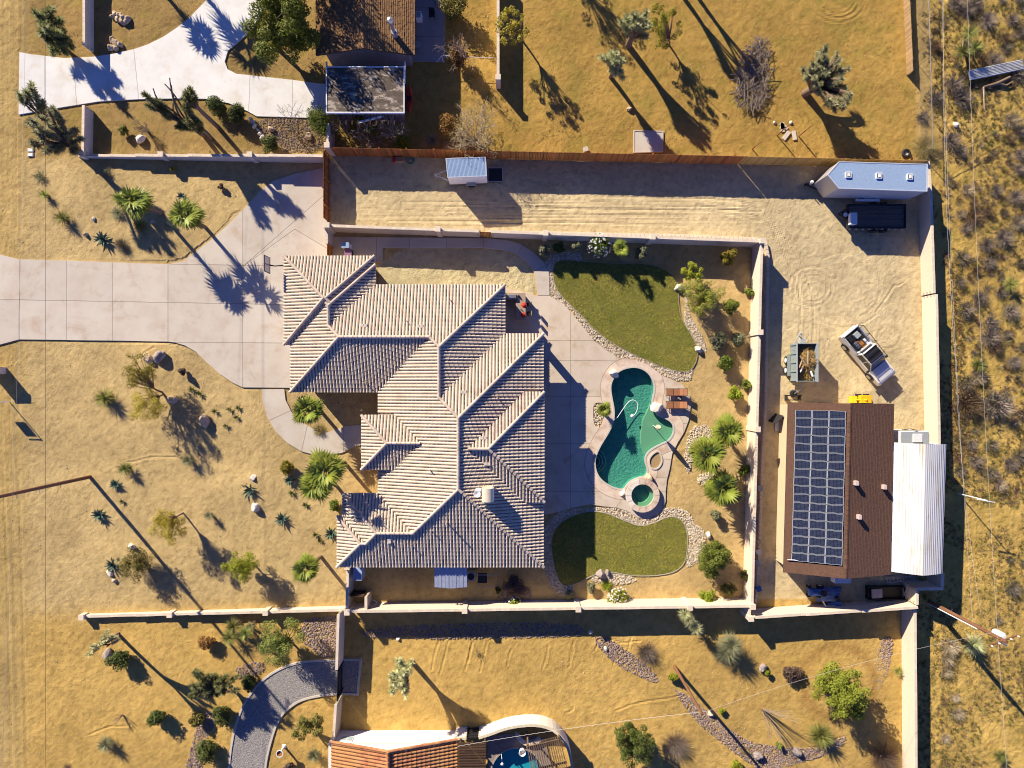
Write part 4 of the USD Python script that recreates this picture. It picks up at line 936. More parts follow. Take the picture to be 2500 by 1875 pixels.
nh.part('wall', MB().prism(sbox(w0[0], w1[1], w1[0], w0[1]), -.05, NEZ), MAT('wall_grey_tan', (.30, .24, .20), rough=.95))
nh.part('gable', MB().hull([(w0[0], w1[1], NEZ - .02), (w1[0], w1[1], NEZ - .02), (P(NXR, 0)[0], w1[1], NRZ - .16), (w0[0], w1[1] + .08, NEZ - .02), (w1[0], w1[1] + .08, NEZ - .02), (P(NXR, 0)[0], w1[1] + .08, NRZ - .16)]), '/World/Looks/wall_grey_tan')
gp = P(NXR, NY1 - 12); nh.part('gable_vent', MB().box((gp[0], gp[1] - .02, 3.2), (.14, .06, .4)), m_black)
fb = P(964, 84, 3.2); fz_ = 3.05
nh.part('flue', MB().tube([(*fb, fz_), (*fb, fz_ + .6)], .26, 14).tube([(*fb, fz_ + .6), (*fb, fz_ + 2.0)], .14, 14), m_steel, parent=nroof, smooth=40)
nh.part('flue_cap', MB().lathe([(0, .28), (.2, .24), (.28, .1), (.28, 0), (0, 0)], (*fb, fz_ + 2.0), 16), m_steel, parent=nroof, smooth=40)
# flat roofed carport in front of it
fr = Thing('flat_roof_garage', 'flat roofed garage with patchy worn grey roofing and white edge', 'garage', (*P(910, 255), 0))
fa, fb2 = P(819.8, 202.8), P(1001.4, 310.6); fg = sbox(fa[0], fb2[1], fb2[0], fa[1])
m_felt = usdkit.material(stage, '/World/Looks/worn_roofing', {'g': ('geometry', {}), 'mp': ('mapping', {'scale': (.8, 1.7, 1)}), 'n': ('noise_texture', {'scale': 1.5, 'detail': 8.0, 'roughness': .68, 'distortion': .4}), 'r': ('rgb_ramp', {'ramp': [(.46, (.10, .075, .055)), (.55, (.17, .135, .10)), (.585, (.40, .34, .27))]}),
    'n2': ('noise_texture', {'scale': 14.0, 'detail': 6.0}), 'r2': ('rgb_ramp', {'ramp': [(.3, (.65, .65, .65)), (.7, (1.15, 1.15, 1.15))]}), 'm': ('mix', {'mix_type': 'multiply', 'fac': 1.0}), 'p': ('principled_bsdf', {'roughness': .95})},
    [('g.position', 'mp.vector'), ('mp.vector', 'n.vector'), ('n.fac', 'r.fac'), ('g.position', 'n2.vector'), ('n2.fac', 'r2.fac'), ('r.color', 'm.color1'), ('r2.color', 'm.color2'), ('m.color', 'p.base_color')], surface='p.BSDF')
fr.part('roofing', MB().prism(fg.buffer(-.08, join_style=2), 2.6, 2.78), m_felt)
fr.part('drip_edge', MB().prism(fg.difference(fg.buffer(-.085, join_style=2)), 2.58, 2.82), m_metal_w)
fr.part('wall', MB().prism(fg.buffer(-.5, join_style=2), -.05, 2.6), '/World/Looks/wall_grey_tan')
for k in range(10):
    a = P(850 + 14 * k, 311); fr.part('rafter', MB().box((a[0], a[1] - .35, 2.45), (.06, 1.0, .12)), m_wood_dark)
fr.part('beam', MB().beam((*P(892, 328), 2.4), (*P(950, 313), 2.4), .14, .1), m_metal_w)
for px in (797, 988): 
    a = P(px, 190, 2.5); fr.part('beam', MB().beam((a[0] , P(0, 150, 2.5)[1], 2.45), (a[0], P(0, 203, 2.5)[1], 2.45), .12, .12), m_stucco_w)
np_ = slabs('neighbour_patio', PG([(1000, -80), (1086, -80), (1086, 152), (1000, 152)]), [[(990, 20), (1100, 20)], [(990, 90), (1100, 90)]], MAT('patio_grey', (.36, .33, .30), (.30, .27, .25), scale=1, rough=.9), 'grey concrete patio slab beside the shake roofed house')

# ------------------------------------------------------------------ southern neighbour's house
sh_ = Thing('southern_house', 'house with terracotta tile gable roof and white stucco wall at bottom edge', 'house', (*P(960, 1800), 0))
gy = 1772; zr, ze1, ze2 = 3.67, 2.35, 2.0
xl, xr, xm = CX + (810 - CX) * (1 - 2.35 / H), CX + (1116 - CX) * (1 - 2.0 / H), CX + (948 - CX) * (1 - 3.67 / H)
def spl(poly, d, fz): return (poly, np.array(d, float), fz, 0)
a, b, c = P(xl, gy), P(xr, gy), P(xm, gy); by = P(0, 2010)[1]
sl1 = (zr - ze1) / (c[0] - a[0]); sl2 = (zr - ze2) / (b[0] - c[0])
pls = [spl(Polygon([a, c, (c[0], by), (a[0], by)]), (-1, 0), lambda x, y: zr - sl1 * (c[0] - x)), spl(Polygon([c, b, (b[0], by), (c[0], by)]), (1, 0), lambda x, y: zr - sl2 * (x - c[0]))]
tile_roof(sh_, pls, .27, m_terra, 8, pitch=.30, course=.38, near=P(960, 1850, 3), n_parts=200)
for p0, p1, nme in (((*a, ze1), (*c, zr), 1), ((*c, zr), (*b, ze2), 2)):
    p0, p1 = np.array(p0), np.array(p1); n = 12; d = (p1 - p0) / n
    for k in range(n):
        q = p0 + d * k; sh_.part('rake_tile', MB().tube([q + [0, 0, .05], q + d * 1.08 + [0, 0, .04]], [.13, .115], 8), m_terra)
gw_ = P(0, 1783)[1]
wl, wr = P(818, 1783)[0], P(1112, 1783)[0]
sh_.part('wall', MB().prism(Polygon([(wl, gw_), (wr, gw_), (wr, by), (wl, by)]), -.05, 1.95), m_stucco_w)
sh_.part('gable', MB().hull([(wl, gw_, 1.9), (wr, gw_, 1.9), (c[0], gw_, zr - .15), (wl, gw_ - .1, 1.9), (wr, gw_ - .1, 1.9), (c[0], gw_ - .1, zr - .15)]), m_stucco_w)
q = P(857, 1783); wdw = sh_.part('window', MB().box((q[0], gw_ + .02, 1.35), (1.1, .08, .75)), m_metal_w); sh_.part('pane', MB().box((q[0] - .26, gw_ + .05, 1.35), (.45, .05, .6)), MAT('pale_pane', (.35, .42, .42), rough=.1), parent=wdw); sh_.part('pane', MB().box((q[0] + .26, gw_ + .05, 1.35), (.45, .05, .6)), '/World/Looks/pale_pane', parent=wdw)
block_wall('white curved garden wall sweeping round the neighbour pool', [tuple(x) for x in chaikin([(1171, 1776), (1200, 1767), (1228, 1756), (1258, 1749), (1300, 1745), (1335, 1751), (1360, 1766), (1380, 1793), (1389, 1822), (1398, 1880), (1400, 1960)], 2, False)], 1.6, (), mat=MAT('wall_block_pale', (.72, .66, .57), (.66, .60, .51), scale=9, rough=.95, bump=.3, bscale=60, rnd=.05), cap=MAT('wall_cap_pale', (.66, .58, .42), rough=.95, rnd=.05), seed=22)
block_wall('short white wall piece between the stucco house and the dark gate', [(1114, 1778), (1142, 1777)], 1.6, (), mat='/World/Looks/wall_block_pale', cap='/World/Looks/wall_cap_pale', seed=23)
npl = Thing('neighbour_pool', 'small bright blue round pool at the bottom edge', 'swimming pool', (*NPOOL_C, 0))
npl.part('pool_floor', MB().prism(Point(*NPOOL_C).buffer(NPOOL_R), -1.1, -.7), PLAIN('pool_blue', (.06, .42, .62), .8))
npl.part('pool_wall', MB().prism(Point(*NPOOL_C).buffer(NPOOL_R + .12).difference(Point(*NPOOL_C).buffer(NPOOL_R)), -.9, .12), PLAIN('pool_tile', (.35, .30, .25), .7))
npl.part('water', MB().sheet(Point(*NPOOL_C).buffer(NPOOL_R), -.02), m_water)
npl_d = single('pool_terrace', MB().prism(PG([(1190, 1800), (1240, 1790), (1330, 1800), (1370, 1960), (1190, 1960)]).difference(Point(*NPOOL_C).buffer(NPOOL_R + .1)), -.05, .07), MAT('terrace_dark', (.30, .24, .20), (.22, .17, .14), scale=2, rough=.9), kind='structure')
def slat_roof(name, label, g4, z, n, along, mat, w=.07, hgt=.12, posts=True):
    t = Thing(name, label, 'pergola', (*quadpt(g4, .5, .5), 0))
    for k in range(n):
        u = (k + .5) / n; p, q = (quadpt(g4, u, 0), quadpt(g4, u, 1)) if along else (quadpt(g4, 0, u), quadpt(g4, 1, u))
        t.part('slat', MB().beam((*p, z), (*q, z), w, hgt), mat)
    for u in (.08, .5, .92):
        p, q = (quadpt(g4, 0, u), quadpt(g4, 1, u)) if along else (quadpt(g4, u, 0), quadpt(g4, u, 1)); t.part('beam', MB().beam((*p, z - .16), (*q, z - .16), .09, .18), mat)
    for u, v in ((.05, .05), (.95, .05), (.05, .95), (.95, .95)):
        p = quadpt(g4, u, v); t.part('post', MB().box((p[0], p[1], z / 2 - .1), (.12, .12, z - .1)), mat)
    return t
slat_roof('slatted_patio_cover', 'dark slatted patio cover beside the terracotta roof', [P(1119, 1812, 2.4), P(1186, 1813, 2.4), P(1119, 1930, 2.4), P(1186, 1930, 2.4)], 2.4, 30, False, m_wood_dark, .05)
slat_roof('pergola', 'weathered brown pergola of crooked slats beside the blue pool', [P(1283, 1817, 2.2), P(1368, 1797, 2.2), P(1310, 1950, 2.2), P(1400, 1930, 2.2)], 2.2, 17, True, MAT('pergola_wood', (.23, .15, .085), (.15, .095, .055), scale=7, rnd=.3), .07)
cb = P(1289, 1800); bench = Thing('curved_bench', 'curved white masonry bench inside the curved wall', 'bench', (*cb, 0))
bg = Point(*P(1293, 1778)).buffer(1.35).difference(Point(*P(1293, 1778)).buffer(.95)).intersection(PG([(1250, 1783), (1320, 1795), (1320, 1840), (1250, 1840)]))
bench.part('seat', MB().prism(bg, .38, .45), m_cap); bench.part('base', MB().prism(bg.buffer(-.04), -.02, .38), m_block)

# ------------------------------------------------------------------ vehicles and trailers
def frame2(px, py, ang, z=0.0):
    """A local frame: origin at the ground below picture point (px, py), x forward at angle ang."""
    o = P(px, py); R = rot2(ang)
    def L(x, y, zz=0.0):
        q = o + R @ np.array([x, y]); return np.array([q[0], q[1], zz + z])
    return o, L
def lbox(m, L, ang, c, s):
    q = L(*c); return m.box(q, s, ang)
def lprism(m, L, prof, y0, y1):
    """A side profile (x, z points, convex) spread from y0 to y1."""
    pts = [L(x, y, z) for x, z in prof for y in (y0, y1)]
    return m.hull(pts)
def wheel(t, L, x, y, r, w, side, rim=True):
    a, b = L(x, y - w / 2, r), L(x, y + w / 2, r)
    p = t.part('wheel', MB().tube([a, a + (b - a) * .12, a + (b - a) * .88, b], [r * .9, r, r, r * .9], 18), m_rubber, smooth=40)
    c0 = L(x, y + side * w * .30, r); c1 = L(x, y + side * (w / 2 + .012), r)
    t.part('rim', MB().tube([c0, c1], r * .62, 14), m_steel, parent=p)
    return p

m_car = PLAIN('white_car_paint', (.74, .74, .72), .28, 0, .5, .6)
ang = math.atan2(-118.9, 98.1)
o, L = frame2(2104, 868, ang)
tr = Thing('pickup_truck', 'white extended cab pickup with black ladder rack and cluttered bed', 'pickup truck', (*o, 0))
W = .93
lower = MB()
lprism(lower, L, [(-2.75, .55), (-2.75, .98), (2.5, 1.0), (2.78, .9), (2.82, .5), (2.4, .38), (-2.6, .40)], -W, W)
tr.part('body', lower, m_car)
hood = MB(); hood.hull([L(1.25, -W * .95, 1.0), L(1.25, W * .95, 1.0), L(1.25, -W * .8, 1.17), L(1.25, W * .8, 1.17), L(2.55, -W * .85, .98), L(2.55, W * .85, .98), L(2.5, -W * .7, 1.08), L(2.5, W * .7, 1.08), L(2.78, -W * .8, .85), L(2.78, W * .8, .85)])
tr.part('hood', hood, m_car)
cabm = MB(); cabm.hull([L(x, s * W * k, z) for s in (-1, 1) for x, z, k in ((-.75, 1.0, .96), (1.3, 1.0, .96), (-.62, 1.74, .78), (.55, 1.74, .78), (-.62, 1.68, .82), (.62, 1.68, .82))])
cab = tr.part('cab', cabm, m_car)
tr.part('windscreen', MB().hull([L(1.27, s * W * .86, 1.04) for s in (-1, 1)] + [L(.66, s * W * .74, 1.68) for s in (-1, 1)] + [L(1.30, s * W * .86, 1.06) for s in (-1, 1)] + [L(.69, s * W * .74, 1.70) for s in (-1, 1)]), m_glassd, parent=cab)
tr.part('rear_window', MB().hull([L(-.77, s * W * .7, 1.1) for s in (-1, 1)] + [L(-.66, s * W * .6, 1.6) for s in (-1, 1)] + [L(-.79, s * W * .7, 1.1) for s in (-1, 1)] + [L(-.68, s * W * .6, 1.6) for s in (-1, 1)]), m_glassd, parent=cab)
for s in (-1, 1):
    for x0, x1, xt0, xt1 in ((-.62, .18, -.55, .16), (.26, 1.12, .24, .62)):
        tr.part('side_window', MB().hull([L(x, s * (W * k + o_), z) for x, z, k in ((x0, 1.08, .945), (x1, 1.08, .945), (xt0, 1.60, .825), (xt1, 1.60, .825)) for o_ in (.0, .012)]), m_glassd, parent=cab)
    tr.part('mirror', lbox(MB(), L, ang, (1.05, s * 1.06, 1.15), (.14, .2, .2)), m_black, parent=cab)
    tr.part('headlight', lbox(MB(), L, ang, (2.79, s * .68, .78), (.06, .32, .16)), MAT('lamp_glass', (.8, .8, .8), rough=.1) if s < 0 else '/World/Looks/lamp_glass')
    tr.part('taillight', lbox(MB(), L, ang, (-2.74, s * .86, .82), (.06, .12, .3)), m_red)
    for x in (-1.65, 1.75):
        wheel(tr, L, x, s * (W - .08), .38, .26, s)
        fl = MB()
        for a in np.linspace(.15, math.pi - .15, 9)[:-1]:
            a2 = a + (math.pi - .3) / 8
            fl.hull([L(x + r * math.cos(q), s * y, .40 + r * math.sin(q)) for q in (a, a2) for r in (.42, .50) for y in (W - .02, W + .05)])
        tr.part('wheel_arch', fl, m_black)
# bed with liner, load and rack
bed_m = MB()
for c, s_ in (((-1.75, -.86, 1.13), (1.95, .12, .32)), ((-1.75, .86, 1.13), (1.95, .12, .32)), ((-2.70, 0, 1.13), (.10, 1.84, .32)), ((-.80, 0, 1.13), (.08, 1.6, .32))): lbox(bed_m, L, ang, c, s_)
tr.part('bed_side', bed_m, m_car)
tr.part('bed_floor', lbox(MB(), L, ang, (-1.75, 0, .99), (1.84, 1.6, .03)), m_black)
rk = MB()
for s in (-1, 1):
    rk.tube([L(-2.6, s * .86, 1.9), L(.7, s * .74, 1.95)], .028, 6)
    for x in (-2.6, -1.7, -.85): rk.tube([L(x, s * .88, 1.25), L(x, s * .86, 1.9)], .025, 6)
for x in (-2.6, -1.7, -.85, -.3, .3, .7): rk.tube([L(x, -.84, 1.92), L(x, .84, 1.92)], .025, 6)
for k in range(7): rk.tube([L(-.3, -.6 + .2 * k, 1.93), L(.68, -.6 + .2 * k, 1.94)], .012, 4)
tr.part('ladder_rack', rk, m_black, smooth=40); tr.part('cab_roof', MB().hull([L(x, s * W * .72, z) for s in (-1, 1) for x in (-.56, .50) for z in (1.72, 1.765)]), m_black, parent=cab)
rg = np.random.default_rng(61)
for k, (x, y, sx, sy, sz, mt) in enumerate(((-1.2, .1, .9, .35, .2, m_fence), (-1.4, -.35, .6, .3, .3, m_steel), (-2.1, .2, .5, .5, .35, m_greyp), (-2.2, -.45, .5, .4, .25, m_black), (-1.1, .5, .7, .2, .25, m_metal_w))):
    q = L(x, y, 1.0 + sz / 2); z_ = Thing('toolbox' if k in (1, 2, 3) else 'plank_stack', ['reddish planks lying in the pickup bed', 'steel toolbox in the pickup bed', 'grey crate in the pickup bed', 'black toolbox at the tailgate of the pickup', 'pale board wedged in the pickup bed'][k], ['planks', 'toolbox', 'crate', 'toolbox', 'board'][k], q - [0, 0, sz / 2])
    z_.part('lid' if k in (1, 2, 3) else 'plank', MB().box(q + [0, 0, sz * .3], (sx, sy, sz * .4), ang + .1), mt); z_.part('case' if k in (1, 2, 3) else 'plank', MB().box(q - [0, 0, sz * .2], (sx * .94, sy * .94, sz * .58), ang + .1), mt)

# big enclosed trailer ------------------------------------------------
tb = [P(1978, 455.5), P(2004, 425.5), P(2207, 431.5), P(2206, 493), P(2003, 486)]
big = Thing('enclosed_trailer', 'long silver grey enclosed trailer with pointed nose and three roof vents', 'trailer', (*P(2105, 460), 0))
bp = Polygon(tb)
m_trl = PLAIN('trailer_skin', (.50, .47, .44), .38, .35, .5); m_trr = PLAIN('sky_reflection_blue', (.33, .45, .62), .32, .1, .5)  # blue of the sky mirrored in pale roofs is put into this paint
big.part('body', MB().prism(bp, .45, 2.92), m_trl)
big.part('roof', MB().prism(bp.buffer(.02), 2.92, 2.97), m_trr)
big.part('roof_trim', MB().prism(bp.buffer(.04).difference(bp.buffer(-.03)), 2.86, 2.995), m_alu)
for k, px in enumerate((2070.8, 2145.5, 2220.7)):
    q = P(px, 427 + 2.4 * k, 3.0); v_ = big.part('roof_vent', MB().box((*q, 3.02), (.42, .42, .10)), m_black); big.part('vent_lid', MB().box((*q, 3.09), (.22, .3, .05)), m_metal_w, parent=v_)
    big.part('vent_frame', MB().prism(sbox(q[0] - .24, q[1] - .24, q[0] + .24, q[1] + .24).difference(sbox(q[0] - .19, q[1] - .19, q[0] + .19, q[1] + .19)), 2.97, 3.08), m_metal_w, parent=v_)
for py in (432, 489):
    for px in (2093, 2121):
        q = P(px, py); w = big.part('wheel', MB().tube([(q[0], q[1] - .13, .34), (q[0], q[1] + .13, .34)], .34, 16), m_rubber)
q = P(2107, 494); big.part('fender', MB().box((q[0], q[1] - .02, .68), (2.1, .22, .12)), m_metal_w)
tip = P(1957, 455); nt = P(1980, 455)
big.part('tongue', MB().beam((*tip, .5), (*nt, .5), .1, .1).beam((*tip, .5), (*P(2000, 440), .5), .08, .08).beam((*tip, .5), (*P(2000, 472), .5), .08, .08), m_black)
big.part('jack', MB().tube([(*P(1963, 455), .05), (*P(1963, 455), 1.0)], .05, 8), m_black); big.part('propane_tank', MB().lathe([(0, .98), (.1, .96), (.15, .85), (.15, .55), (0, .5)], (*P(1971, 452), 0), 14), m_metal_w, smooth=40)
# small white trailer ------------------------------------------------
sb = [P(1095.5, 410), P(1188, 406.8), P(1190.5, 450.5), P(1099.5, 454)]
smt = Thing('enclosed_trailer', 'small white enclosed trailer with ribbed roof and lowered ramp by the wooden fence', 'trailer', (*P(1143, 430), 0)); sp_ = Polygon(sb)
smt.part('body', MB().prism(sp_, .4, 2.18), m_metal_w)
rr = MB()
for k in range(30):
    u = (k + .5) / 30; a = quadpt([sb[0], sb[1], sb[3], sb[2]], u, .03); b = quadpt([sb[0], sb[1], sb[3], sb[2]], u, .97); rr.beam((*a, 2.20), (*b, 2.20), .045, .03)
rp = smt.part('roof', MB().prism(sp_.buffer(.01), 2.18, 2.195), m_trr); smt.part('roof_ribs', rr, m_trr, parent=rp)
smt.part('roof_trim', MB().prism(sp_.buffer(.03).difference(sp_.buffer(-.03)), 2.12, 2.225), m_alu)
for s, py in ((1, 455), (-1, 408)):
    q = P(1152, py); smt.part('wheel', MB().tube([(q[0], q[1] - .1, .33), (q[0], q[1] + .1, .33)], .33, 16), m_rubber); smt.part('fender', MB().box((q[0], q[1] - s * .05, .7), (.85, .26, .07)), m_greyp)
tip = P(1064, 432)
smt.part('tongue', MB().beam((*tip, .45), (*P(1099, 416), .45), .07, .07).beam((*tip, .45), (*P(1101, 447), .45), .07, .07).tube([(*tip, .05), (*tip, .8)], .04, 8), m_alu)
ra_, rb_ = P(1191, 411), P(1227, 446)
rmp = smt.part('ramp_door', MB().box(((ra_[0] + rb_[0]) / 2, (ra_[1] + rb_[1]) / 2, .16), (rb_[0] - ra_[0], ra_[1] - rb_[1], .06)), m_black)
rf = sbox(ra_[0], rb_[1], rb_[0], ra_[1]); smt.part('ramp_frame', MB().prism(rf.difference(rf.buffer(-.05)), .13, .21), m_alu, parent=rmp)
# black flatbed ------------------------------------------------
fa, fb3 = P(2068, 499, .7), P(2210, 558, .7); fl = Thing('flatbed_trailer', 'black flatbed trailer with plank deck and white toolbox in the trailer shade', 'trailer', (*((fa + fb3) / 2), 0)); fgm = sbox(fa[0], fb3[1], fb3[0], fa[1])
fl.part('frame', MB().prism(fgm.difference(fgm.buffer(-.12)), .55, .82), m_black)
npk = 12
for k in range(npk):
    y = fb3[1] + .12 + (fa[1] - fb3[1] - .24) * (k + .5) / npk; fl.part('deck_plank', MB().box(((fa[0] + fb3[0]) / 2, y, .69), (fb3[0] - fa[0] - .26, (fa[1] - fb3[1] - .24) / npk - .02, .05)), MAT('deck_wood', (.15, .125, .10), (.10, .085, .07), scale=8, rnd=.2) if k == 0 else '/World/Looks/deck_wood')
for k in range(9): fl.part('stake_pocket', MB().box((fa[0] + .3 + k * .58, fb3[1] - .03, .62), (.12, .06, .14)), m_alu)
tip = P(2038, 527); fl.part('tongue', MB().beam((*tip, .5), (*P(2070, 508), .55), .09, .09).beam((*tip, .5), (*P(2070, 549), .55), .09, .09).tube([(*P(2050, 528), .0), (*P(2050, 528), .8)], .045, 8), m_black)
for yy in (fa[1] + .12, fb3[1] - .12):
    for xx in (-.45, .45): fl.part('wheel', MB().tube([((fa[0] + fb3[0]) / 2 + .4 + xx, yy - .1, .33), ((fa[0] + fb3[0]) / 2 + .4 + xx, yy + .1, .33)], .33, 14), m_rubber)
q = P(2081, 535, 1.0); tb_ = Thing('toolbox', 'white toolbox standing at the front of the flatbed trailer', 'toolbox', (*q, .7)); tb_.part('case', MB().box((*q, .95), (.55, .98, .46)), m_metal_w); tb_.part('lid', MB().box((*q, 1.2), (.6, 1.02, .05)), m_metal_w)
q = P(2064, 524, .8); sw = Thing('spare_wheel', 'white spare wheel on the flatbed tongue', 'wheel', (*q, .6)); sw.part('tyre', MB().lathe([(.18, .6), (.30, .6), (.32, .7), (.30, .8), (.18, .8)], (*q, 0), 18), m_rubber, smooth=40); sw.part('rim', MB().cyl((q[0], q[1], .66), .2, .15, 16), m_metal_w)
# dump trailer ------------------------------------------------
da, db = P(1921, 841.7), P(1967.6, 931.7); dx, dy = db[0] - da[0], da[1] - db[1]; dc = (da + db) / 2
dt = Thing('dump_trailer', 'green grey high sided dump trailer heaped with dry palm debris', 'trailer', (*dc, 0)); m_dt = PLAIN('dump_paint', (.25, .30, .29), .5)
for c, s_ in (((da[0] + .03, dc[1], 1.35), (.06, dy, 1.2)), ((db[0] - .03, dc[1], 1.35), (.06, dy, 1.2)), ((dc[0], da[1] - .03, 1.35), (dx - .12, .06, 1.2)), ((dc[0], db[1] + .03, 1.35), (dx - .12, .06, 1.2))): dt.part('side_panel', MB().box(c, s_), m_dt)
for xx in (da[0] - .035, db[0] + .035):
    for k in range(5): dt.part('side_rib', MB().box((xx, db[1] + .1 + (dy - .2) * k / 4, 1.35), (.07, .1, 1.18)), m_dt)
    dt.part('top_rail', MB().box((xx, dc[1], 1.96), (.12, dy + .1, .08)), m_greyp)
dt.part('bed_floor', MB().box((dc[0], dc[1], .72), (dx, dy, .1)), m_dt)
for xx in (da[0] - .18, db[0] + .18):
    for yy in (-.45, .45):
        s = -1 if xx < dc[0] else 1; p_ = dt.part('wheel', MB().tube([(xx - .1, dc[1] - .2 + yy, .36), (xx + .1, dc[1] - .2 + yy, .36)], .36, 16), m_rubber); dt.part('rim', MB().tube([(xx + s * .06, dc[1] - .2 + yy, .36), (xx + s * .115, dc[1] - .2 + yy, .36)], .22, 14), m_metal_w, parent=p_)
    dt.part('fender', MB().box((xx, dc[1] - .2, .78), (.3, 1.9, .05)), m_dt)
tip = P(1947, 815); dt.part('tongue', MB().beam((*tip, .55), (da[0] + .3, da[1], .6), .09, .1).beam((*tip, .55), (db[0] - .3, da[1], .6), .09, .1).box((tip[0], tip[1] - .75, .8), (.45, .4, .45)).tube([(*tip, .1), (*tip, 1.1)], .05, 8), m_greyp)
rg = np.random.default_rng(71); n = 520; inn = sbox(da[0] + .15, db[1] + .15, db[0] - .15, da[1] - .15)
xy = scatter(inn, n, rg); hz = 1.3 + .75 * np.exp(-((xy[:, 0] - dc[0] - .25) ** 2 / .5 + (xy[:, 1] - dc[1] - .2) ** 2 / 1.2))
a_ = rg.uniform(0, 6.28, n); dbm = MB().blades(np.column_stack([xy, hz]), np.column_stack([np.cos(a_), np.sin(a_), rg.normal(.1, .3, n)]), rg.uniform(.25, .6, n), rg.uniform(.03, .09, n), .1)
single('palm_debris', dbm, MAT('dry_palm', (.46, .30, .10), (.30, .18, .06), scale=4, rough=.9, rnd=.4, transl=.15), 'heap of dry golden palm fronds in the dump trailer', 'debris', kind='stuff')
for k in range(14):
    c = np.array([dc[0] + rg.uniform(-.5, .5), dc[1] + rg.uniform(-1.35, 1.1), 1.75 + rg.uniform(0, .3)]); a = rg.uniform(-.4, .5) + (1.2 if k % 2 else 1.7); l = rg.uniform(.5, 1.3); d = np.array([math.cos(a), math.sin(a), rg.uniform(-.1, .1)]) * l / 2
    tag = ['white', 'grey', 'brown'][k % 3]
    if k < 6: single('scrap_plank', MB().beam(c - d, c + d, rg.uniform(.08, .16), .04), [m_metal_w, m_twig_l, m_fence_grey][k % 3], ['long white scrap plank crossing the debris in the dump trailer', 'pale grey scrap plank on the dump trailer load', 'brown scrap plank on the dump trailer load', 'short white plank at the tail of the dump trailer', 'thin grey plank at the tail of the dump trailer', 'brown board end sticking out of the dump trailer'][k], 'plank')

# ------------------------------------------------------------------ garden furniture and other things
for k, py in enumerate((957.5, 988.5)):
    c = P(1651, py, .42); t = Thing('sun_lounger', ['brown cushioned sun lounger nearer the large lawn beside the pool', 'brown cushioned sun lounger nearer the spa beside the pool'][k], 'sun lounger', (*c, 0))
    for i, (x, l, z) in enumerate(((-.56, .56, .42), (.0, .54, .42))): t.part('cushion', MB().prism(sbox(c[0] + x - l / 2, c[1] - .27, c[0] + x + l / 2, c[1] + .27).buffer(.03), z, z + .1), m_cush)
    for x0, z0, x1, z1 in ((.30, .47, .58, .64), (.58, .64, .86, .80)): t.part('cushion', MB().hull([(c[0] + x, c[1] + y, z + dz) for x, z in ((x0, z0), (x1 - .015, z1)) for y in (-.29, .29) for dz in (-.04, .06)]), m_cush)
    fm = MB()
    for s in (-1, 1):
        fm.tube([(c[0] - .9, c[1] + s * .33, .36), (c[0] + .28, c[1] + s * .33, .36), (c[0] + .92, c[1] + s * .33, .72)], .02, 6)
        for x in (-.8, .3): fm.tube([(c[0] + x, c[1] + s * .33, .36), (c[0] + x - .06, c[1] + s * .34, .08)], .02, 6)
        fm.tube([(c[0] + .3, c[1] + s * .33, .08), (c[0] + .85, c[1] + s * .33, .08), (c[0] + .8, c[1] + s * .33, .64)], .02, 6)
    for x, z in ((-.9, .36), (.28, .36), (.92, .72)): fm.tube([(c[0] + x, c[1] - .33, z), (c[0] + x, c[1] + .33, z)], .02, 6)
    t.part('frame', fm, m_black, smooth=40)
c = P(1658, 973, .4); t = Thing('side_table', 'small dark side table with white things between the two loungers', 'table', (*c, 0)); t.part('tabletop', MB().box((*c, .4), (.5, .36, .03)), m_black)
for s in (-1, 1):
    for u in (-1, 1): t.part('leg', MB().box((c[0] + s * .21, c[1] + u * .14, .24), (.03, .03, .3)), m_black)
for k, (dx_, dy_) in enumerate(((-.08, .06), (.06, -.05))):
    g_ = Thing('cup', ['white cup on the side table, nearer the large lawn', 'white cup on the side table, nearer the spa'][k], 'cup', (c[0] + dx_, c[1] + dy_, .415)); g_.part('bowl', MB().lathe([(0, .42), (.05, .42), (.06, .52), (.05, .52), (.04, .44), (0, .43)], (c[0] + dx_, c[1] + dy_, 0), 12), m_metal_w)
ub = P(1596, 1040); u = Thing('closed_umbrella', 'folded cream parasol standing in the shallow sun shelf of the pool', 'parasol', (*ub, -.36)); u.part('pole', MB().tube([(*ub, -.37), (*ub, 1.2)], .03, 8), m_stucco_w)
can = []
for k in range(24): can.append(k)
aa = np.arange(24) * 2 * math.pi / 24; prof = [(.07, 1.0), (.15, 1.3), (.17, 1.7), (.11, 2.2), (.02, 2.45)]
v = np.array([[ub[0] + r * (1 + .35 * (k % 2)) * math.cos(a), ub[1] + r * (1 + .35 * (k % 2)) * math.sin(a), z] for r, z in prof for k, a in enumerate(aa)])
i, j = np.meshgrid(np.arange(4), np.arange(24), indexing='ij'); qd = np.stack([i * 24 + j, i * 24 + (j + 1) % 24, (i + 1) * 24 + (j + 1) % 24, (i + 1) * 24 + j], -1).reshape(-1, 4)
u.part('canopy', MB().add(v, qd), MAT('cream_canvas', (.62, .52, .36), rough=.9)); u.part('finial', MB().lathe([(0, 2.55), (.03, 2.5), (.02, 2.42), (0, 2.42)], (*ub, 0), 10), m_fence)
hp = PL(chaikin([(1400 + x / 3.858, 850 + y / 3.858) for x, y in [(385, 672), (412, 660), (450, 600), (510, 515), (545, 488), (580, 490), (608, 520), (608, 560), (592, 610), (570, 632), (558, 642)]], 3, False), 0)
hz_ = np.full(len(hp), -.05); hz_[:6] = np.linspace(.13, -.05, 6)
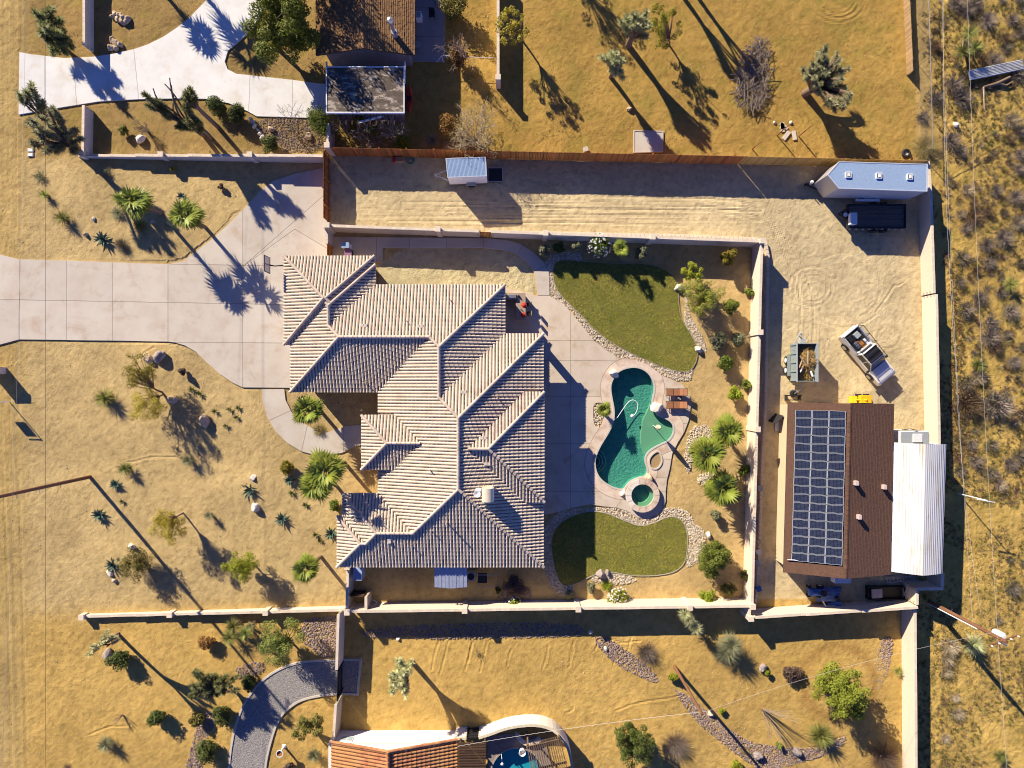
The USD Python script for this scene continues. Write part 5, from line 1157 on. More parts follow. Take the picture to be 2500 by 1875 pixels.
t = Thing('pool_cleaner', 'white pool cleaner with a long looping white hose floating in the pool', 'pool cleaner', (*P(1544, 1016), -.05)); t.part('hose', MB().tube(np.column_stack([hp, hz_]), .028, 6), m_metal_w, smooth=True); t.part('head', MB().lathe([(0, .08), (.1, .06), (.17, 0), (.12, -.1), (0, -.12)], (*P(1544, 1016), -.05), 16), m_metal_w, smooth=True)
# outdoor kitchen counter ------------------------------------------------
ka = lambda x, y, z=0: P(x, y, z)
q0, q1 = ka(1233, 715, .95), ka(1283, 781, .95); cw = 24 / S
bb = Thing('barbecue_island', 'stone topped outdoor kitchen island in an L beside the house', 'outdoor kitchen', (*((q0 + q1) / 2), 0))
Lg = unary_union([sbox(q1[0] - .86, q1[1], q1[0], q0[1]), sbox(q0[0], q0[1] - .62, q1[0], q0[1])])
bb.part('base', MB().prism(Lg.buffer(-.06, join_style=2), -.03, .88), m_stucco); bb.part('countertop', MB().prism(Lg, .88, .95), MAT('granite', (.42, .32, .23), (.30, .22, .16), scale=20, rough=.5))
gc = (q0[0] + .55, q0[1] - .38); gr = Thing('barbecue_grill', 'stainless grill set into the short arm of the kitchen island', 'grill', (*gc, .95)); gr.part('body', MB().box((*gc, .985), (.9, .44, .06)), m_steel); gr.part('lid', MB().hull([(gc[0] + sx * .42, gc[1] + y, z) for sx in (-1, 1) for y, z in ((-.2, 1.02), (.2, 1.02), (-.1, 1.2), (.15, 1.2))]), m_steel); gr.part('handle', MB().tube([(gc[0] - .35, gc[1] - .23, 1.1), (gc[0] + .35, gc[1] - .23, 1.1)], .015, 6), m_black)
for k, (px, py) in enumerate(((1279, 745), (1277.5, 769))):
    c = P(px, py, .97); h_ = Thing('sun_hat', ['red sun hat on the kitchen counter by the black stool, upper of two', 'red sun hat on the kitchen counter by the tan stool, lower of two'][k], 'hat', (*c, .95)); h_.part('brim', MB().lathe([(.12, .985), (.24, .96), (.24, .952), (.1, .975)], (*c, 0), 18), m_red); h_.part('crown', MB().lathe([(0, 1.1), (.08, 1.09), (.12, 1.03), (.125, .965)], (*c, 0), 18), m_red)
    s = P(1291, 746 + 22 * k); st = Thing('bar_stool', ['black backed bar stool pulled up to the kitchen counter', 'tan backed bar stool pulled up to the kitchen counter'][k], 'stool', (*s, 0)); st.part('seat', MB().prism(Point(*s).buffer(.2), .68, .74), m_black)
    for a, b in ((-1, -1), (-1, 1), (1, -1), (1, 1)): st.part('leg', MB().tube([(s[0] + a * .2, s[1] + b * .2, .06), (s[0] + a * .13, s[1] + b * .13, .68)], .018, 6), m_black)
    st.part('backrest', MB().box((s[0] + .21, s[1], .95), (.05, .4, .4)), m_black if k == 0 else m_fence_grey)
for k, (px, py, mt, lab) in enumerate(((1266, 723, m_black, 'black kettle at the corner of the kitchen island'), (1274, 757, m_glassd, 'dark bottle lying between the red hats'))):
    c = P(px, py, 1.0); b_ = Thing('kettle' if k == 0 else 'bottle', lab, 'kettle' if k == 0 else 'bottle', (*c, .95)); b_.part('body', MB().lathe([(0, .953), (.1, .953), (.11, 1.05), (.05, 1.14), (0, 1.15)], (*c, 0), 14) if k == 0 else MB().tube([(c[0] - .12, c[1] + .1, .99), (c[0] + .05, c[1] - .05, .99), (c[0] + .12, c[1] - .12, .99)], [.04, .04, .015], 10), mt); b_.part('handle' if k == 0 else 'cap', MB().tube([(c[0] - .08, c[1], 1.12), (c[0], c[1], 1.22), (c[0] + .08, c[1], 1.12)], .012, 6) if k == 0 else MB().tube([(c[0] + .12, c[1] - .12, .99), (c[0] + .14, c[1] - .14, .99)], .02, 8), m_black)
# basketball hoop ------------------------------------------------
hb = P(717, 662); t = Thing('basketball_hoop', 'basketball hoop on a bent pole over the driveway by the garage', 'basketball hoop', (*hb, 0))
bx, by_ = P(652, 645.5, 3.4); t.part('pole', MB().tube([(*hb, .05), (*hb, 2.6), (bx + .6, by_ - .1, 3.2), (bx + .08, by_, 3.2)], .05, 8), m_black, smooth=40)
bd = t.part('backboard', MB().box((bx, by_, 3.4), (.05, 1.35, 1.05)), MAT('acrylic_board', (.5, .42, .36), rough=.15)); fr_ = MB()
for y in (-.66, 0, .66): fr_.box((bx, by_ + y, 3.4), (.09, .05, 1.1))
for z in (-.53, .53): fr_.box((bx, by_, 3.4 + z), (.09, 1.4, .05))
t.part('board_frame', fr_, m_black, parent=bd); aa = np.linspace(0, 2 * math.pi, 19); t.part('rim', MB().tube([(bx - .28 + .23 * math.cos(a), by_ + .23 * math.sin(a), 3.05) for a in aa], .015, 6), m_red)
# awning, bins and pieces south of the house ------------------------------------------------
aw = [P(1061, 1374, 2.5), P(1141, 1374, 2.5), P(1061, 1433, 2.1), P(1141, 1433, 2.1)]
t = Thing('awning', 'small blue shaded ribbed metal awning on the south side of the house', 'awning', (*quadpt(aw, .5, .5), 0)); n = 9
for k in range(n):
    v = []
    for u, wv in ((k / n, 0), ((k + .92) / n, 0), (k / n, 1), ((k + .92) / n, 1)):
        q = quadpt(aw, u, wv); v.append((q[0], q[1] + (0 if wv == 0 else -.12 * (1 - abs(u * 2 - 1))), 2.62 - .5 * wv + .02 * (k % 2)))
    t.part('awning_slat', MB().hull(v + [(a, b, z - .03) for a, b, z in v]), MAT('awning_blue', (.42, .47, .58), rough=.5) if k == 0 else '/World/Looks/awning_blue')
for u in (.03, .97):
    q = quadpt(aw, u, .97); t.part('post', MB().box((q[0], q[1], 1.03), (.07, .07, 2.06)), m_metal_w)
q = P(876, 1398, 1.0); t = Thing('storage_cabinet', 'bluish cabinet against the house at the side gate', 'cabinet', (*q, 0)); t.part('body', MB().box((*q, .65), (.75, 1.1, 1.3)), m_greyp); t.part('lid', MB().box((*q, 1.33), (.82, 1.16, .06)), PLAIN('lid_blue', (.34, .42, .60), .5))
q = P(1190, 1404); t = Thing('clothes_rack', 'thin metal frame rack in the shade below the house', 'rack', (*q, 0)); t.part('frame', MB().tube([(q[0] - .9, q[1] - .5, .0), (q[0] - .9, q[1] - .5, 1.5), (q[0] + .9, q[1] - .5, 1.5), (q[0] + .9, q[1] - .5, 0)], .025, 6).tube([(q[0] - .9, q[1] + .5, .0), (q[0] - .9, q[1] + .5, 1.5), (q[0] + .9, q[1] + .5, 1.5), (q[0] + .9, q[1] + .5, 0)], .025, 6), m_steel); t.part('shelf', MB().box((q[0] - .4, q[1], .8), (.8, .9, .04)), m_black)
q = P(1135, 1400); t = Thing('air_conditioner', 'dark air conditioner beside the awning', 'air conditioner', (*q, 0)); t.part('case', MB().box((q[0] + .6, q[1], .45), (.75, .75, .9)), m_greyp); t.part('grille', MB().cyl((q[0] + .6, q[1], .9), .3, .02, 18), m_black)
q = P(921, 1468); t = Thing('garden_tap', 'white garden hose standing by the brown wall stub', 'hose', (*q, 0)); t.part('hose', MB().tube([(q[0], q[1] - .2, .05), (q[0] + .1, q[1], .5), (q[0] + .05, q[1] + .3, .8), (q[0] - .3, q[1] + .4, .75)], .03, 6), m_metal_w, smooth=True); t.part('stake', MB().tube([(*q, 0), (*q, .9)], .03, 6), m_metal_w)
# dark planter pots by the purple shrub etc
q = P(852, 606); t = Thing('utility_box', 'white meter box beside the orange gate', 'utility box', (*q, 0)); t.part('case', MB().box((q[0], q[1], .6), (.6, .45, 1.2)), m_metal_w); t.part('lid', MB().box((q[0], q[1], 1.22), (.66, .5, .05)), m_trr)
q = P(857, 622); t = Thing('rubbish_bin', 'purple topped bin beside the white meter box', 'bin', (*q, 0)); t.part('body', MB().hull([(q[0] + a * w, q[1] + b * w, z) for a in (-1, 1) for b in (-1, 1) for w, z in ((.22, .0), (.29, .95))]), m_black); t.part('lid', MB().box((*q, .98), (.64, .64, .07)), PLAIN('lid_purple', (.28, .14, .22), .5))
# things by the shed ------------------------------------------------
q = P(2098, 975); t = Thing('yellow_loader', 'yellow machine half hidden below the shed roof edge', 'digger', (*q, 0)); t.part('body', MB().box((q[0] + .1, q[1] + .05, .6), (.9, .7, .6)), m_yellow); t.part('bucket', MB().hull([(q[0] - 1.0 + x, q[1] + y, z) for x, z in ((0, .1), (.5, .1), (.5, .5), (.1, .35)) for y in (-.3, .3)]), m_yellow); t.part('boom', MB().beam((q[0] - .6, q[1], .5), (q[0] + .1, q[1], 1.0), .12, .12), m_yellow)
for sx in (-.35, .35):
    for sy in (-.42, .42): t.part('wheel', MB().tube([(q[0] + .1 + sx, q[1] + sy - .08, .25), (q[0] + .1 + sx, q[1] + sy + .08, .25)], .25, 12), m_rubber)
q = P(1932, 968); t = Thing('tool_rack', 'black steel rack lying at the shed corner', 'rack', (*q, 0)); t.part('frame', MB().beam((q[0] - .7, q[1] - .3, .5), (q[0] + .7, q[1] - .3, .5), .08, .08).beam((q[0] - .7, q[1] + .1, .5), (q[0] + .7, q[1] + .1, .5), .08, .08), m_black)
for x in (-.6, .6): t.part('leg', MB().box((q[0] + x, q[1] - .1, .25), (.07, .5, .5)), m_black)
q = P(1938, 955); t = Thing('engine_hoist', 'grey spindly machine frame between dump trailer and shed', 'machine', (*q, 0)); t.part('mast', MB().tube([(q[0], q[1] - .3, 0), (q[0] + .05, q[1] + .2, 1.2), (q[0] + .1, q[1] + .9, 1.3)], .05, 8), m_greyp); t.part('arm', MB().beam((q[0] - .5, q[1] + .1, .6), (q[0] + .5, q[1] + .1, .7), .07, .07).beam((q[0] - .4, q[1] + .6, .5), (q[0] + .3, q[1] + .5, .5), .06, .06), m_steel); t.part('tyre', MB().lathe([(.15, .0), (.3, .02), (.34, .12), (.3, .22), (.15, .24)], (q[0] - .1, q[1] - .2, .0), 16), m_rubber, smooth=40)
q = P(1888, 1022); t = Thing('plywood_sheet', 'dark board leaning between garden wall and shed step', 'board', (*q, 0)); t.part('board', MB().hull([(q[0] + x, q[1] + y, z) for x, y, z in ((-.5, -.2, 0), (.2, .5, 0), (-.2, -.4, 1.0), (.5, .3, 1.0), (-.46, -.24, 0), (.24, .46, 0))]), m_black)
q = P(1986, 1440); t = Thing('garden_tractor', 'blue garden tractor covered in odds and ends behind the shed', 'tractor', (*q, 0)); t.part('body', MB().hull([(q[0] + x, q[1] + y, z) for x in (-.7, .5) for y in (-.3, .3) for z in (.35, .7)] + [(q[0] - .3, q[1], .95)]), m_blue); t.part('seat', MB().box((q[0] + .45, q[1], .95), (.35, .4, .3)), m_black); t.part('steering_wheel', MB().lathe([(.16, 1.1), (.19, 1.12), (.16, 1.14)], (q[0] + .05, q[1], 0), 14), m_black)
for sx, r in ((-.55, .22), (.4, .34)):
    for sy in (-.42, .42): wv_ = t.part('wheel', MB().tube([(q[0] + sx, q[1] + sy - .09, r), (q[0] + sx, q[1] + sy + .09, r)], r, 14), m_rubber); t.part('rim', MB().tube([(q[0] + sx, q[1] + sy - .1, r), (q[0] + sx, q[1] + sy + .1, r)], r * .5, 10), m_metal_w, parent=wv_)
q = P(2018, 1446); tp_ = np.random.default_rng(81); gx, gyy = np.meshgrid(np.linspace(-1.0, 1.0, 12), np.linspace(-.7, .7, 9), indexing='ij'); gz = .75 + .35 * meshkit.fbm(np.stack([gx * 1.6, gyy * 1.6, gx * 0], -1), 3, 4) - .5 * (np.maximum(abs(gx), abs(gyy) * 1.4) ** 4)
i, j = np.meshgrid(np.arange(11), np.arange(8), indexing='ij'); qd = np.stack([i * 9 + j, (i + 1) * 9 + j, (i + 1) * 9 + j + 1, i * 9 + j + 1], -1).reshape(-1, 4)
single('tarpaulin', MB().add(np.stack([q[0] + gx + .15 * gyy, q[1] + gyy, gz], -1).reshape(-1, 3), qd), MAT('blue_tarp', (.10, .17, .36), (.07, .10, .20), scale=3, rough=.5), 'crumpled blue tarpaulin over a heap behind the shed', 'tarpaulin')
for k, (px, py, a, l, w, mt, lab) in enumerate(((2010, 1478, .1, 1.3, .5, m_steel, 'grey metal grate leaning on the white stepped wall'), (2000, 1462, -1.1, 1.3, .1, m_metal_w, 'white pole lying across the blue tarpaulin heap'), (2028, 1470, .2, 1.1, .45, m_blue, 'blue board with dark lettering marks beside the tarpaulin'))):
    q = P(px, py); t = Thing('scrap_board', lab, 'scrap', (*q, 0)); d = np.array([math.cos(a), math.sin(a)]) * l / 2
    t.part('board', MB().beam((*(q - d), .55), (*(q + d), .75), w, .04), mt); t.part('support', MB().box((q[0], q[1], .3), (.3, .3, .6)), m_black)
q = P(2047, 1412, 1.0); t = Thing('evaporative_cooler', 'white box cooler on the south shed wall', 'cooler', (*q, 0)); t.part('case', MB().box((*q, 1.35), (1.4, .42, .7)), m_metal_w); t.part('bracket', MB().box((q[0], q[1] + .05, .5), (1.2, .06, 1.0)), m_steel)
q = P(2158, 1445); t = Thing('dark_pit_box', 'black open bin in the corner behind the shed', 'bin', (*q, 0)); bxg = sbox(q[0] - 1.7, q[1] - .55, q[0] + 1.7, q[1] + .6); t.part('side', MB().prism(bxg.difference(bxg.buffer(-.06)), -.03, .5), m_black); t.part('floor', MB().prism(bxg, -.03, .06), m_black)
q = P(2142, 1450, .6); single('cardboard_sheet', MB().box((*q, .54), (.95, .8, .04), .05), MAT('cardboard', (.55, .45, .40), rough=.9), 'pale square board lying on the black bin behind the shed', 'board')
def ladder(lab, a, b, z, w=.42, mt=None):
    a, b = np.array([*P(*a), z]), np.array([*P(*b), z]); d = (b - a) / np.linalg.norm(b - a); e = np.array([-d[1], d[0], 0]); t = Thing('ladder', lab, 'ladder', a)
    for s in (-1, 1): t.part('rail', MB().beam(a + e * s * w / 2, b + e * s * w / 2, .05, .07), mt or m_alu)
    for k in range(int(np.linalg.norm(b - a) / .3)): q = a + d * (.15 + .3 * k); t.part('rung', MB().beam(q - e * w / 2, q + e * w / 2, .035, .035), mt or m_alu)
ladder('long ladder lying in the shade behind the carport', (2160, 1416), (2238, 1410), .12)
ladder('aluminium ladder lying along the garden wall west of the shed', (1850, 1205), (1848, 1300), .12, .45)
for k, (px, py, sx, sy, sz, mt, lab) in enumerate(((1852, 1190, .4, .5, .4, m_greyp, 'grey box between the garden wall and the shed, above the ladder'), (1850, 1320, .3, .3, .35, m_stone, 'pale block of stone between the wall and shed, below the ladder'), (1848, 1345, .35, .3, .3, m_metal_w, 'white crate in the gap between the wall and shed'), (1846, 1372, .3, .5, .3, m_greyp, 'grey carton by the row of edging blocks'), (1848, 1434, .4, .4, .45, m_blue, 'blue bucket-like crate in the corner of the gap by the shed'), (2030, 1452, .3, .3, 1.0, m_black, 'black drum behind the shed tarpaulin'))):
    q = P(px, py); t = Thing('storage_crate', lab, 'crate', (*q, 0)); t.part('case', MB().box((*q, sz / 2), (sx, sy, sz), .1 * k), mt); t.part('lid', MB().box((*q, sz + .02), (sx + .04, sy + .04, .04), .1 * k), mt)
# street-side odds and ends ------------------------------------------------
for k, py in enumerate((367, 378.5)):
    q = P(76, py); t = Thing('meter_cover', ['pale rectangular meter cover set in the ground, the upper of a pair', 'pale rectangular meter cover set in the ground, the lower of a pair'][k], 'meter cover', (*q, 0)); t.part('frame', MB().box((*q, .02), (.5, .34, .14)), m_curb); t.part('lid', MB().box((*q, .095), (.4, .26, .03)), m_metal_w)
q = P(6, 905); t = Thing('entry_pillar', 'brown topped masonry pillar at the western edge throwing a boxy shadow', 'pillar', (*q, 0)); t.part('shaft', MB().box((q[0] - .3, q[1], .72), (1.3, .62, 1.5)), m_block); t.part('cap', MB().box((q[0] - .3, q[1], 1.52), (1.4, .72, .1)), m_brown)
q = P(23, 980.5); t = Thing('sign_post', 'thin white sign post by the road with a board up high', 'sign', (*q, 0)); t.part('post', MB().tube([(*q, 0), (*q, 2.1)], .04, 8), m_metal_w); t.part('arm', MB().beam((q[0] + .0, q[1], 2.05), (q[0] - 1.1, q[1] + .0, 2.05), .05, .07), m_metal_w); t.part('sign_board', MB().box((q[0] - .62, q[1], 1.5), (.9, .04, .75)), m_metal_w)
def utility_pole(label, base, h, r, arm=None, arm_dir=0.0):
    q = P(*base); t = Thing('utility_pole', label, 'utility pole', (*q, 0)); t.part('pole', MB().tube([(*q, -.1), (*q, h * .5), (*q, h)], [r, r * .85, r * .68], 12), m_pole, smooth=40)
    if arm:
        d = np.array([math.cos(arm_dir), math.sin(arm_dir)]) * arm / 2
        for zz in (h - .3,):
            t.part('crossarm', MB().beam((*(q - d), zz), (*(q + d), zz), .1, .12), m_pole)
            for s in (-.9, -.4, .4, .9): t.part('insulator', MB().lathe([(0, .2), (.05, .18), (.06, .08), (.03, 0), (0, 0)], (*(q + d * s), zz + .06), 10), m_metal_w, smooth=True)
    return t, q
up, uq = utility_pole('brown utility pole with transformer leaning out over the desert corner', (2269, 1469), 8.3, .19, 2.4, .35)
up.part('transformer', MB().lathe([(0, .95), (.2, .93), (.26, .8), (.26, .1), (.2, 0), (0, 0)], (uq[0] + .42, uq[1] + .1, 6.6), 16), m_metal_w, smooth=40)
up.part('cutout', MB().tube([(uq[0] + .5, uq[1] - .5, 7.2), (uq[0] + .6, uq[1] - .6, 7.6)], .06, 8), m_metal_w); up.part('conduit', MB().tube([(uq[0] - .16, uq[1] - .14, 0), (uq[0] - .14, uq[1] - .12, 5.6)], .045, 8), m_metal_w)
for k in range(4): up.part('step_bolt', MB().tube([(uq[0], uq[1], 2.6 + k), (uq[0] + .12, uq[1] + .34, 2.6 + k)], .015, 5), m_steel)
p2, q2 = utility_pole('rusty brown service pole standing in the southern lot', (1647, 1627), 7.7, .15)
p3, q3 = utility_pole('tall dark utility pole at the western edge casting a long shadow', (220, 1164), 13.0, .17, 2.4, 1.57)
for k in range(3): p3.part('step_bolt', MB().tube([(q3[0], q3[1], 3.5 + 2.2 * k), (q3[0] + .02, q3[1] - .4, 3.5 + 2.2 * k)], .02, 5), m_steel)
def wire(label, a, za, b, zb, sag=.4, r=.0085, mt=None, name='power_line', cat='cable'):
    a, b = np.array([*P(*a, za), za]), np.array([*P(*b, zb), zb]); u = np.linspace(0, 1, 25)[:, None]; p = a + (b - a) * u; p[:, 2] -= sag * 4 * (u * (1 - u))[:, 0]
    single(name, MB().tube(p, r, 5), mt or m_wire, label, cat)
for k, (pa, pb, z, lab) in enumerate((((2299, -30), (2375, 1520), 8.0, 'overhead cable running down past the east wall to the utility pole'), ((2303, -30), (2333, 889), 8.2, 'second overhead cable close beside the first along the east wall'), ((2361, -30), (2460, 1905), 8.4, 'overhead cable crossing the desert scrub over the metal sheet'), ((2333, 889), (2395, 1500), 8.0, 'lower cable past the carport towards the utility pole'))):
    wire(lab, pa, z, pb, z)
wire('overhead cable along the western road, pale and thin, nearer the edge', (64, -40), 9.0, (0, 1950), 9.0, .3)
wire('dark overhead cable over the front yards parallel to the road', (110, -40), 9.0, (112, 1950), 9.0, -.0, mt=m_wire_d, r=.013)
wire('service cable slung from the utility pole to the rusty service pole', (2420, 1545), 7.6, (1725, 1737), 7.6, .7)
wire('pale twisted service cable from the rusty pole to the southern house', (1725, 1737), 7.5, (1117, 1822), 2.9, .3, r=.013)
wire('guy wire running diagonally from the desert to the wall corner', (2285, 392), 1.0, (2560, 262), 1.4, .2, mt=m_wire_d, r=.02)
q = P(2352, 1187, 3.2); t = Thing('service_mast', 'white T shaped service mast beside the carport', 'mast', (*P(2335, 1178), 0)); qm = P(2340, 1205); t.part('mast', MB().tube([(*qm, 0), (*qm, 3.2)], .045, 8), m_metal_w); t.part('crossbar', MB().beam((qm[0] - .85, qm[1] + .12, 3.2), (qm[0] + .65, qm[1] - .15, 3.2), .07, .07), m_metal_w)
# chain link fence at the desert edge ------------------------------------------------
cl = Thing('chain_link_fence', 'chain link fence with thin posts beside the board fence', 'fence', (*P(2250, 0), 0)); cp = [(2236, -40), (2240, 60), (2243, 160), (2246, 260), (2248, 375)]
for k, (a, b) in enumerate(zip(cp[:-1], cp[1:])):
    A, B = P(*a), P(*b); cl.part('top_rail', MB().tube([(*A, 1.5), (*B, 1.5)], .022, 6), m_steel)
    ms = MB(); nn = 34
    for i in range(nn):
        for dd in (-1, 1):
            u0, u1 = i / nn, (i + dd * 5) / nn
            if 0 <= u1 <= 1: ms.beam((*(A + (B - A) * u0), .02), (*(A + (B - A) * u1), 1.48), .006, .006)
    cl.part('mesh', ms, m_steel, kind='stuff')
for a in cp: A = P(*a); cl.part('post', MB().tube([(*A, 0), (*A, 1.55)], .03, 8), m_steel)
# northern lot things ------------------------------------------------
pad = Thing('concrete_pad', 'square framed concrete pad against the wooden fence', 'slab', (*P(1583, 347), 0)); pg = PG([(1546, 319), (1619, 321), (1618, 372), (1546, 374)]); pad.part('pad', MB().prism(pg.buffer(-.1), -.05, .09), m_conc); pad.part('border', MB().prism(pg.difference(pg.buffer(-.09)), -.05, .13), m_curb)
for k, (px, py, h) in enumerate(((1836, 365, .9), (1897, 331, 1.5), (1950, 333, 1.5))):
    q = P(px, py); t = Thing('clothesline_post', ['short rusty post by the weeds near the wooden fence', 'rusty T post beside broken slabs, the western of two', 'rusty T post with a longer arm, the eastern of two'][k], 'post', (*q, 0)); t.part('post', MB().tube([(*q, 0), (*q, h)], .05, 8), m_rust); t.part('arm', MB().beam((q[0] - .1, q[1] - .1, h), (q[0] + .55, q[1] + .4, h), .07, .07), m_rust)
q = P(1918, 322); t = Thing('broken_slab', 'broken pale slab pieces lying between the rusty posts', 'slab', (*q, 0)); rg = np.random.default_rng(91)
for k in range(5): t.part('slab_piece', MB().box((q[0] + rg.uniform(-.6, .9), q[1] + rg.uniform(-.7, .6), .06), (rg.uniform(.3, .9), rg.uniform(.2, .5), .1), rg.uniform(0, 3)), m_conc)
q = P(2210.5, 375.6); t = Thing('old_tyre', 'old black tyre lying in the corner by the wooden fence', 'tyre', (*q, 0)); t.part('tread', MB().lathe([(.2, .05), (.36, .03), (.42, .12), (.36, .22), (.2, .2), (.2, .05)], (*q, 0), 24), m_rubber, smooth=True); t.part('sand', MB().cyl((q[0], q[1], 0), .2, .1, 14), m_conc)
q = P(1429, 367); t = Thing('rabbit_hutch', 'small white box on the ground above the wooden fence', 'box', (*q, 0)); t.part('case', MB().box((*q, .15), (.4, .35, .3), .3), m_conc); t.part('lid', MB().box((*q, .32), (.44, .4, .04), .3), m_conc)
q = P(1098, 357); t = Thing('pallet', 'stack of pale boards against the wooden fence by the yucca', 'boards', (*q, 0))
for k in range(4): t.part('board', MB().box((q[0], q[1] - .28 + .2 * k, .1), (1.3, .16, .16)), m_fence_grey)
q = P(1003, 392); t = Thing('garden_hose', 'coiled green garden hose by the wooden fence', 'hose', (*q, 0)); aa = np.linspace(0, 30, 140); t.part('coil', MB().tube(np.column_stack([q[0] + (.16 + .008 * aa) * np.cos(aa), q[1] + (.16 + .008 * aa) * np.sin(aa), .04 + .004 * aa]), .018, 5), PLAIN('hose_green', (.06, .26, .22), .5), smooth=True); t.part('nozzle', MB().tube([(q[0] + .4, q[1], .15), (q[0] + .6, q[1] + .1, .1)], .03, 8), m_steel)
q = P(978, 392); t = Thing('crate_pile', 'red and tan boxes beside the coiled hose', 'boxes', (*q, 0)); t.part('box', MB().box((q[0], q[1], .2), (.8, .4, .4), .1), MAT('box_tan', (.36, .24, .14), rough=.9)); t.part('lid', MB().box((q[0] - .55, q[1], .15), (.25, .4, .3), .1), m_red)
for k, (px, py, lab) in enumerate(((1025, 49, 'white air conditioner box on the neighbour patio'),)):
    q = P(px, py); t = Thing('air_conditioner', lab, 'air conditioner', (*q, 0)); t.part('case', MB().box((*q, .4), (.48, .6, .8)), m_metal_w); t.part('grille', MB().box((*q, .81), (.36, .46, .03)), m_greyp)
q = P(1056, 42); t = Thing('patio_chair', 'dark chair standing on the shaded neighbour patio', 'chair', (*q, 0)); t.part('seat', MB().box((*q, .45), (.5, .5, .05)), m_black); t.part('backrest', MB().box((q[0], q[1] + .25, .72), (.5, .05, .5)), m_black)
for a in (-.2, .2):
    for b in (-.2, .2): t.part('leg', MB().box((q[0] + a, q[1] + b, .25), (.04, .04, .4)), m_black)
q = P(1022, 116); t = Thing('round_table', 'small round grey table on the neighbour patio', 'table', (*q, 0)); t.part('tabletop', MB().cyl((*q, .45), .26, .04, 18), m_greyp); t.part('leg', MB().tube([(*q, .06), (*q, .45)], .04, 8), m_greyp)
q = P(1070, 4); t = Thing('patio_box', 'grey box at the top of the neighbour patio', 'box', (*q, 0)); t.part('case', MB().box((*q, .3), (.5, .5, .6), .4), m_greyp); t.part('lid', MB().box((*q, .62), (.54, .54, .04), .4), m_greyp)
q = P(1082, 152); t = Thing('gate_rail', 'white metal gate rail at the patio corner', 'gate', (*q, 0)); t.part('post', MB().tube([(*q, 0), (*q, 1.1)], .035, 8), m_metal_w); t.part('rail', MB().tube([(*q, 1.05), (q[0] + 4.6, q[1] - .2, 1.05)], .025, 6).tube([(*q, 1.05), (q[0] - .5, q[1] - .5, .9)], .03, 6), m_metal_w)
q = P(1000, 245); t = Thing('kayak', 'long red plastic sled beside the flat roofed garage', 'sled', (*q, 0)); t.part('hull', MB().hull([(q[0] + x, q[1] + y, z) for x, y, z in ((-.2, -.9, .1), (.2, -.9, .1), (-.25, .9, .1), (.25, .9, .1), (0, -1.3, .3), (0, 1.3, .3), (-.3, 0, .3), (.3, 0, .3))]), m_red); t.part('seat', MB().box((*q, .32), (.3, .5, .05)), m_black)
# metal sheet, log, rocks in the desert
a, b = P(2356, 190), P(2488, 163); d = (b - a) / np.linalg.norm(b - a); e = np.array([-d[1], d[0]]); t = Thing('corrugated_sheet', 'long pale corrugated metal sheet lying on the desert scrub', 'metal sheet', (*a, 0))
for k in range(7):
    y = (k - 3) * .13; t.part('rib', MB().hull([(*(a + e * (y + o_) + d * s * np.linalg.norm(b - a)), .38 + z) for s in (0, 1) for o_, z in ((-.062, 0), (0, .07), (.062, 0))]), MAT('old_sheet_metal', (.55, .57, .56), (.42, .42, .40), scale=2, rough=.5) if k == 0 else '/World/Looks/old_sheet_metal')
q = P(2440, 208); t = Thing('fallen_log', 'dead forked log lying below the metal sheet', 'log', (*q, 0)); t.part('trunk', MB().tube([(*P(2398, 215), .16), (*P(2430, 207), .2), (*P(2460, 192), .22)], [.10, .17, .14], 9), m_bark, smooth=True); t.part('branch', MB().tube([(*P(2432, 207), .2), (*P(2452, 212), .2), (*P(2466, 203), .3)], [.12, .10, .06], 8), m_bark, smooth=True); t.part('branch', MB().tube([(*P(2398, 215), .15), (*P(2400, 245), .1), (*P(2402, 268), .06)], [.07, .05, .03], 7), m_twig_l, smooth=True)
# patio heater-like post bird bath, small table in the south
q = P(694, 1822); t = Thing('bird_bath', 'pale pedestal bird bath by the gravel driveway bend', 'bird bath', (*q, 0)); t.part('bowl', MB().lathe([(0, .92), (.2, .95), (.3, 1.05), (.26, 1.06), (.1, .98), (0, .97)], (*q, 0), 18), m_rust, smooth=40); t.part('rim', MB().lathe([(.26, 1.06), (.33, 1.05), (.33, 1.09), (.26, 1.09)], (*q, 0), 20), m_metal_w); t.part('pedestal', MB().lathe([(.22, 0), (.1, .15), (.09, .8), (.15, .93)], (*q, 0), 14), m_metal_w, smooth=40)
q = P(1275, 1826); t = Thing('round_chair', 'white round chair on the dark terrace by the blue pool', 'chair', (*q, 0)); t.part('backrest', MB().lathe([(.26, .45), (.32, .75), (.29, .78), (.23, .47)], (*q, 0), 18), m_metal_w, smooth=40); t.part('seat', MB().cyl((*q, .4), .26, .06, 18), m_metal_w); t.part('leg', MB().cyl((*q, .06), .1, .34, 12), m_metal_w)
q = P(1224, 1835); t = Thing('lamp_post', 'pale garden lamp beside the blue pool', 'lamp', (*q, 0)); t.part('post', MB().tube([(*q, 0), (q[0] + .1, q[1] - .1, 1.5)], .03, 6), m_metal_w); t.part('lamp_head', MB().lathe([(0, 1.7), (.14, 1.62), (.1, 1.5), (0, 1.48)], (q[0] + .1, q[1] - .1, 0), 12), m_metal_w, smooth=True)

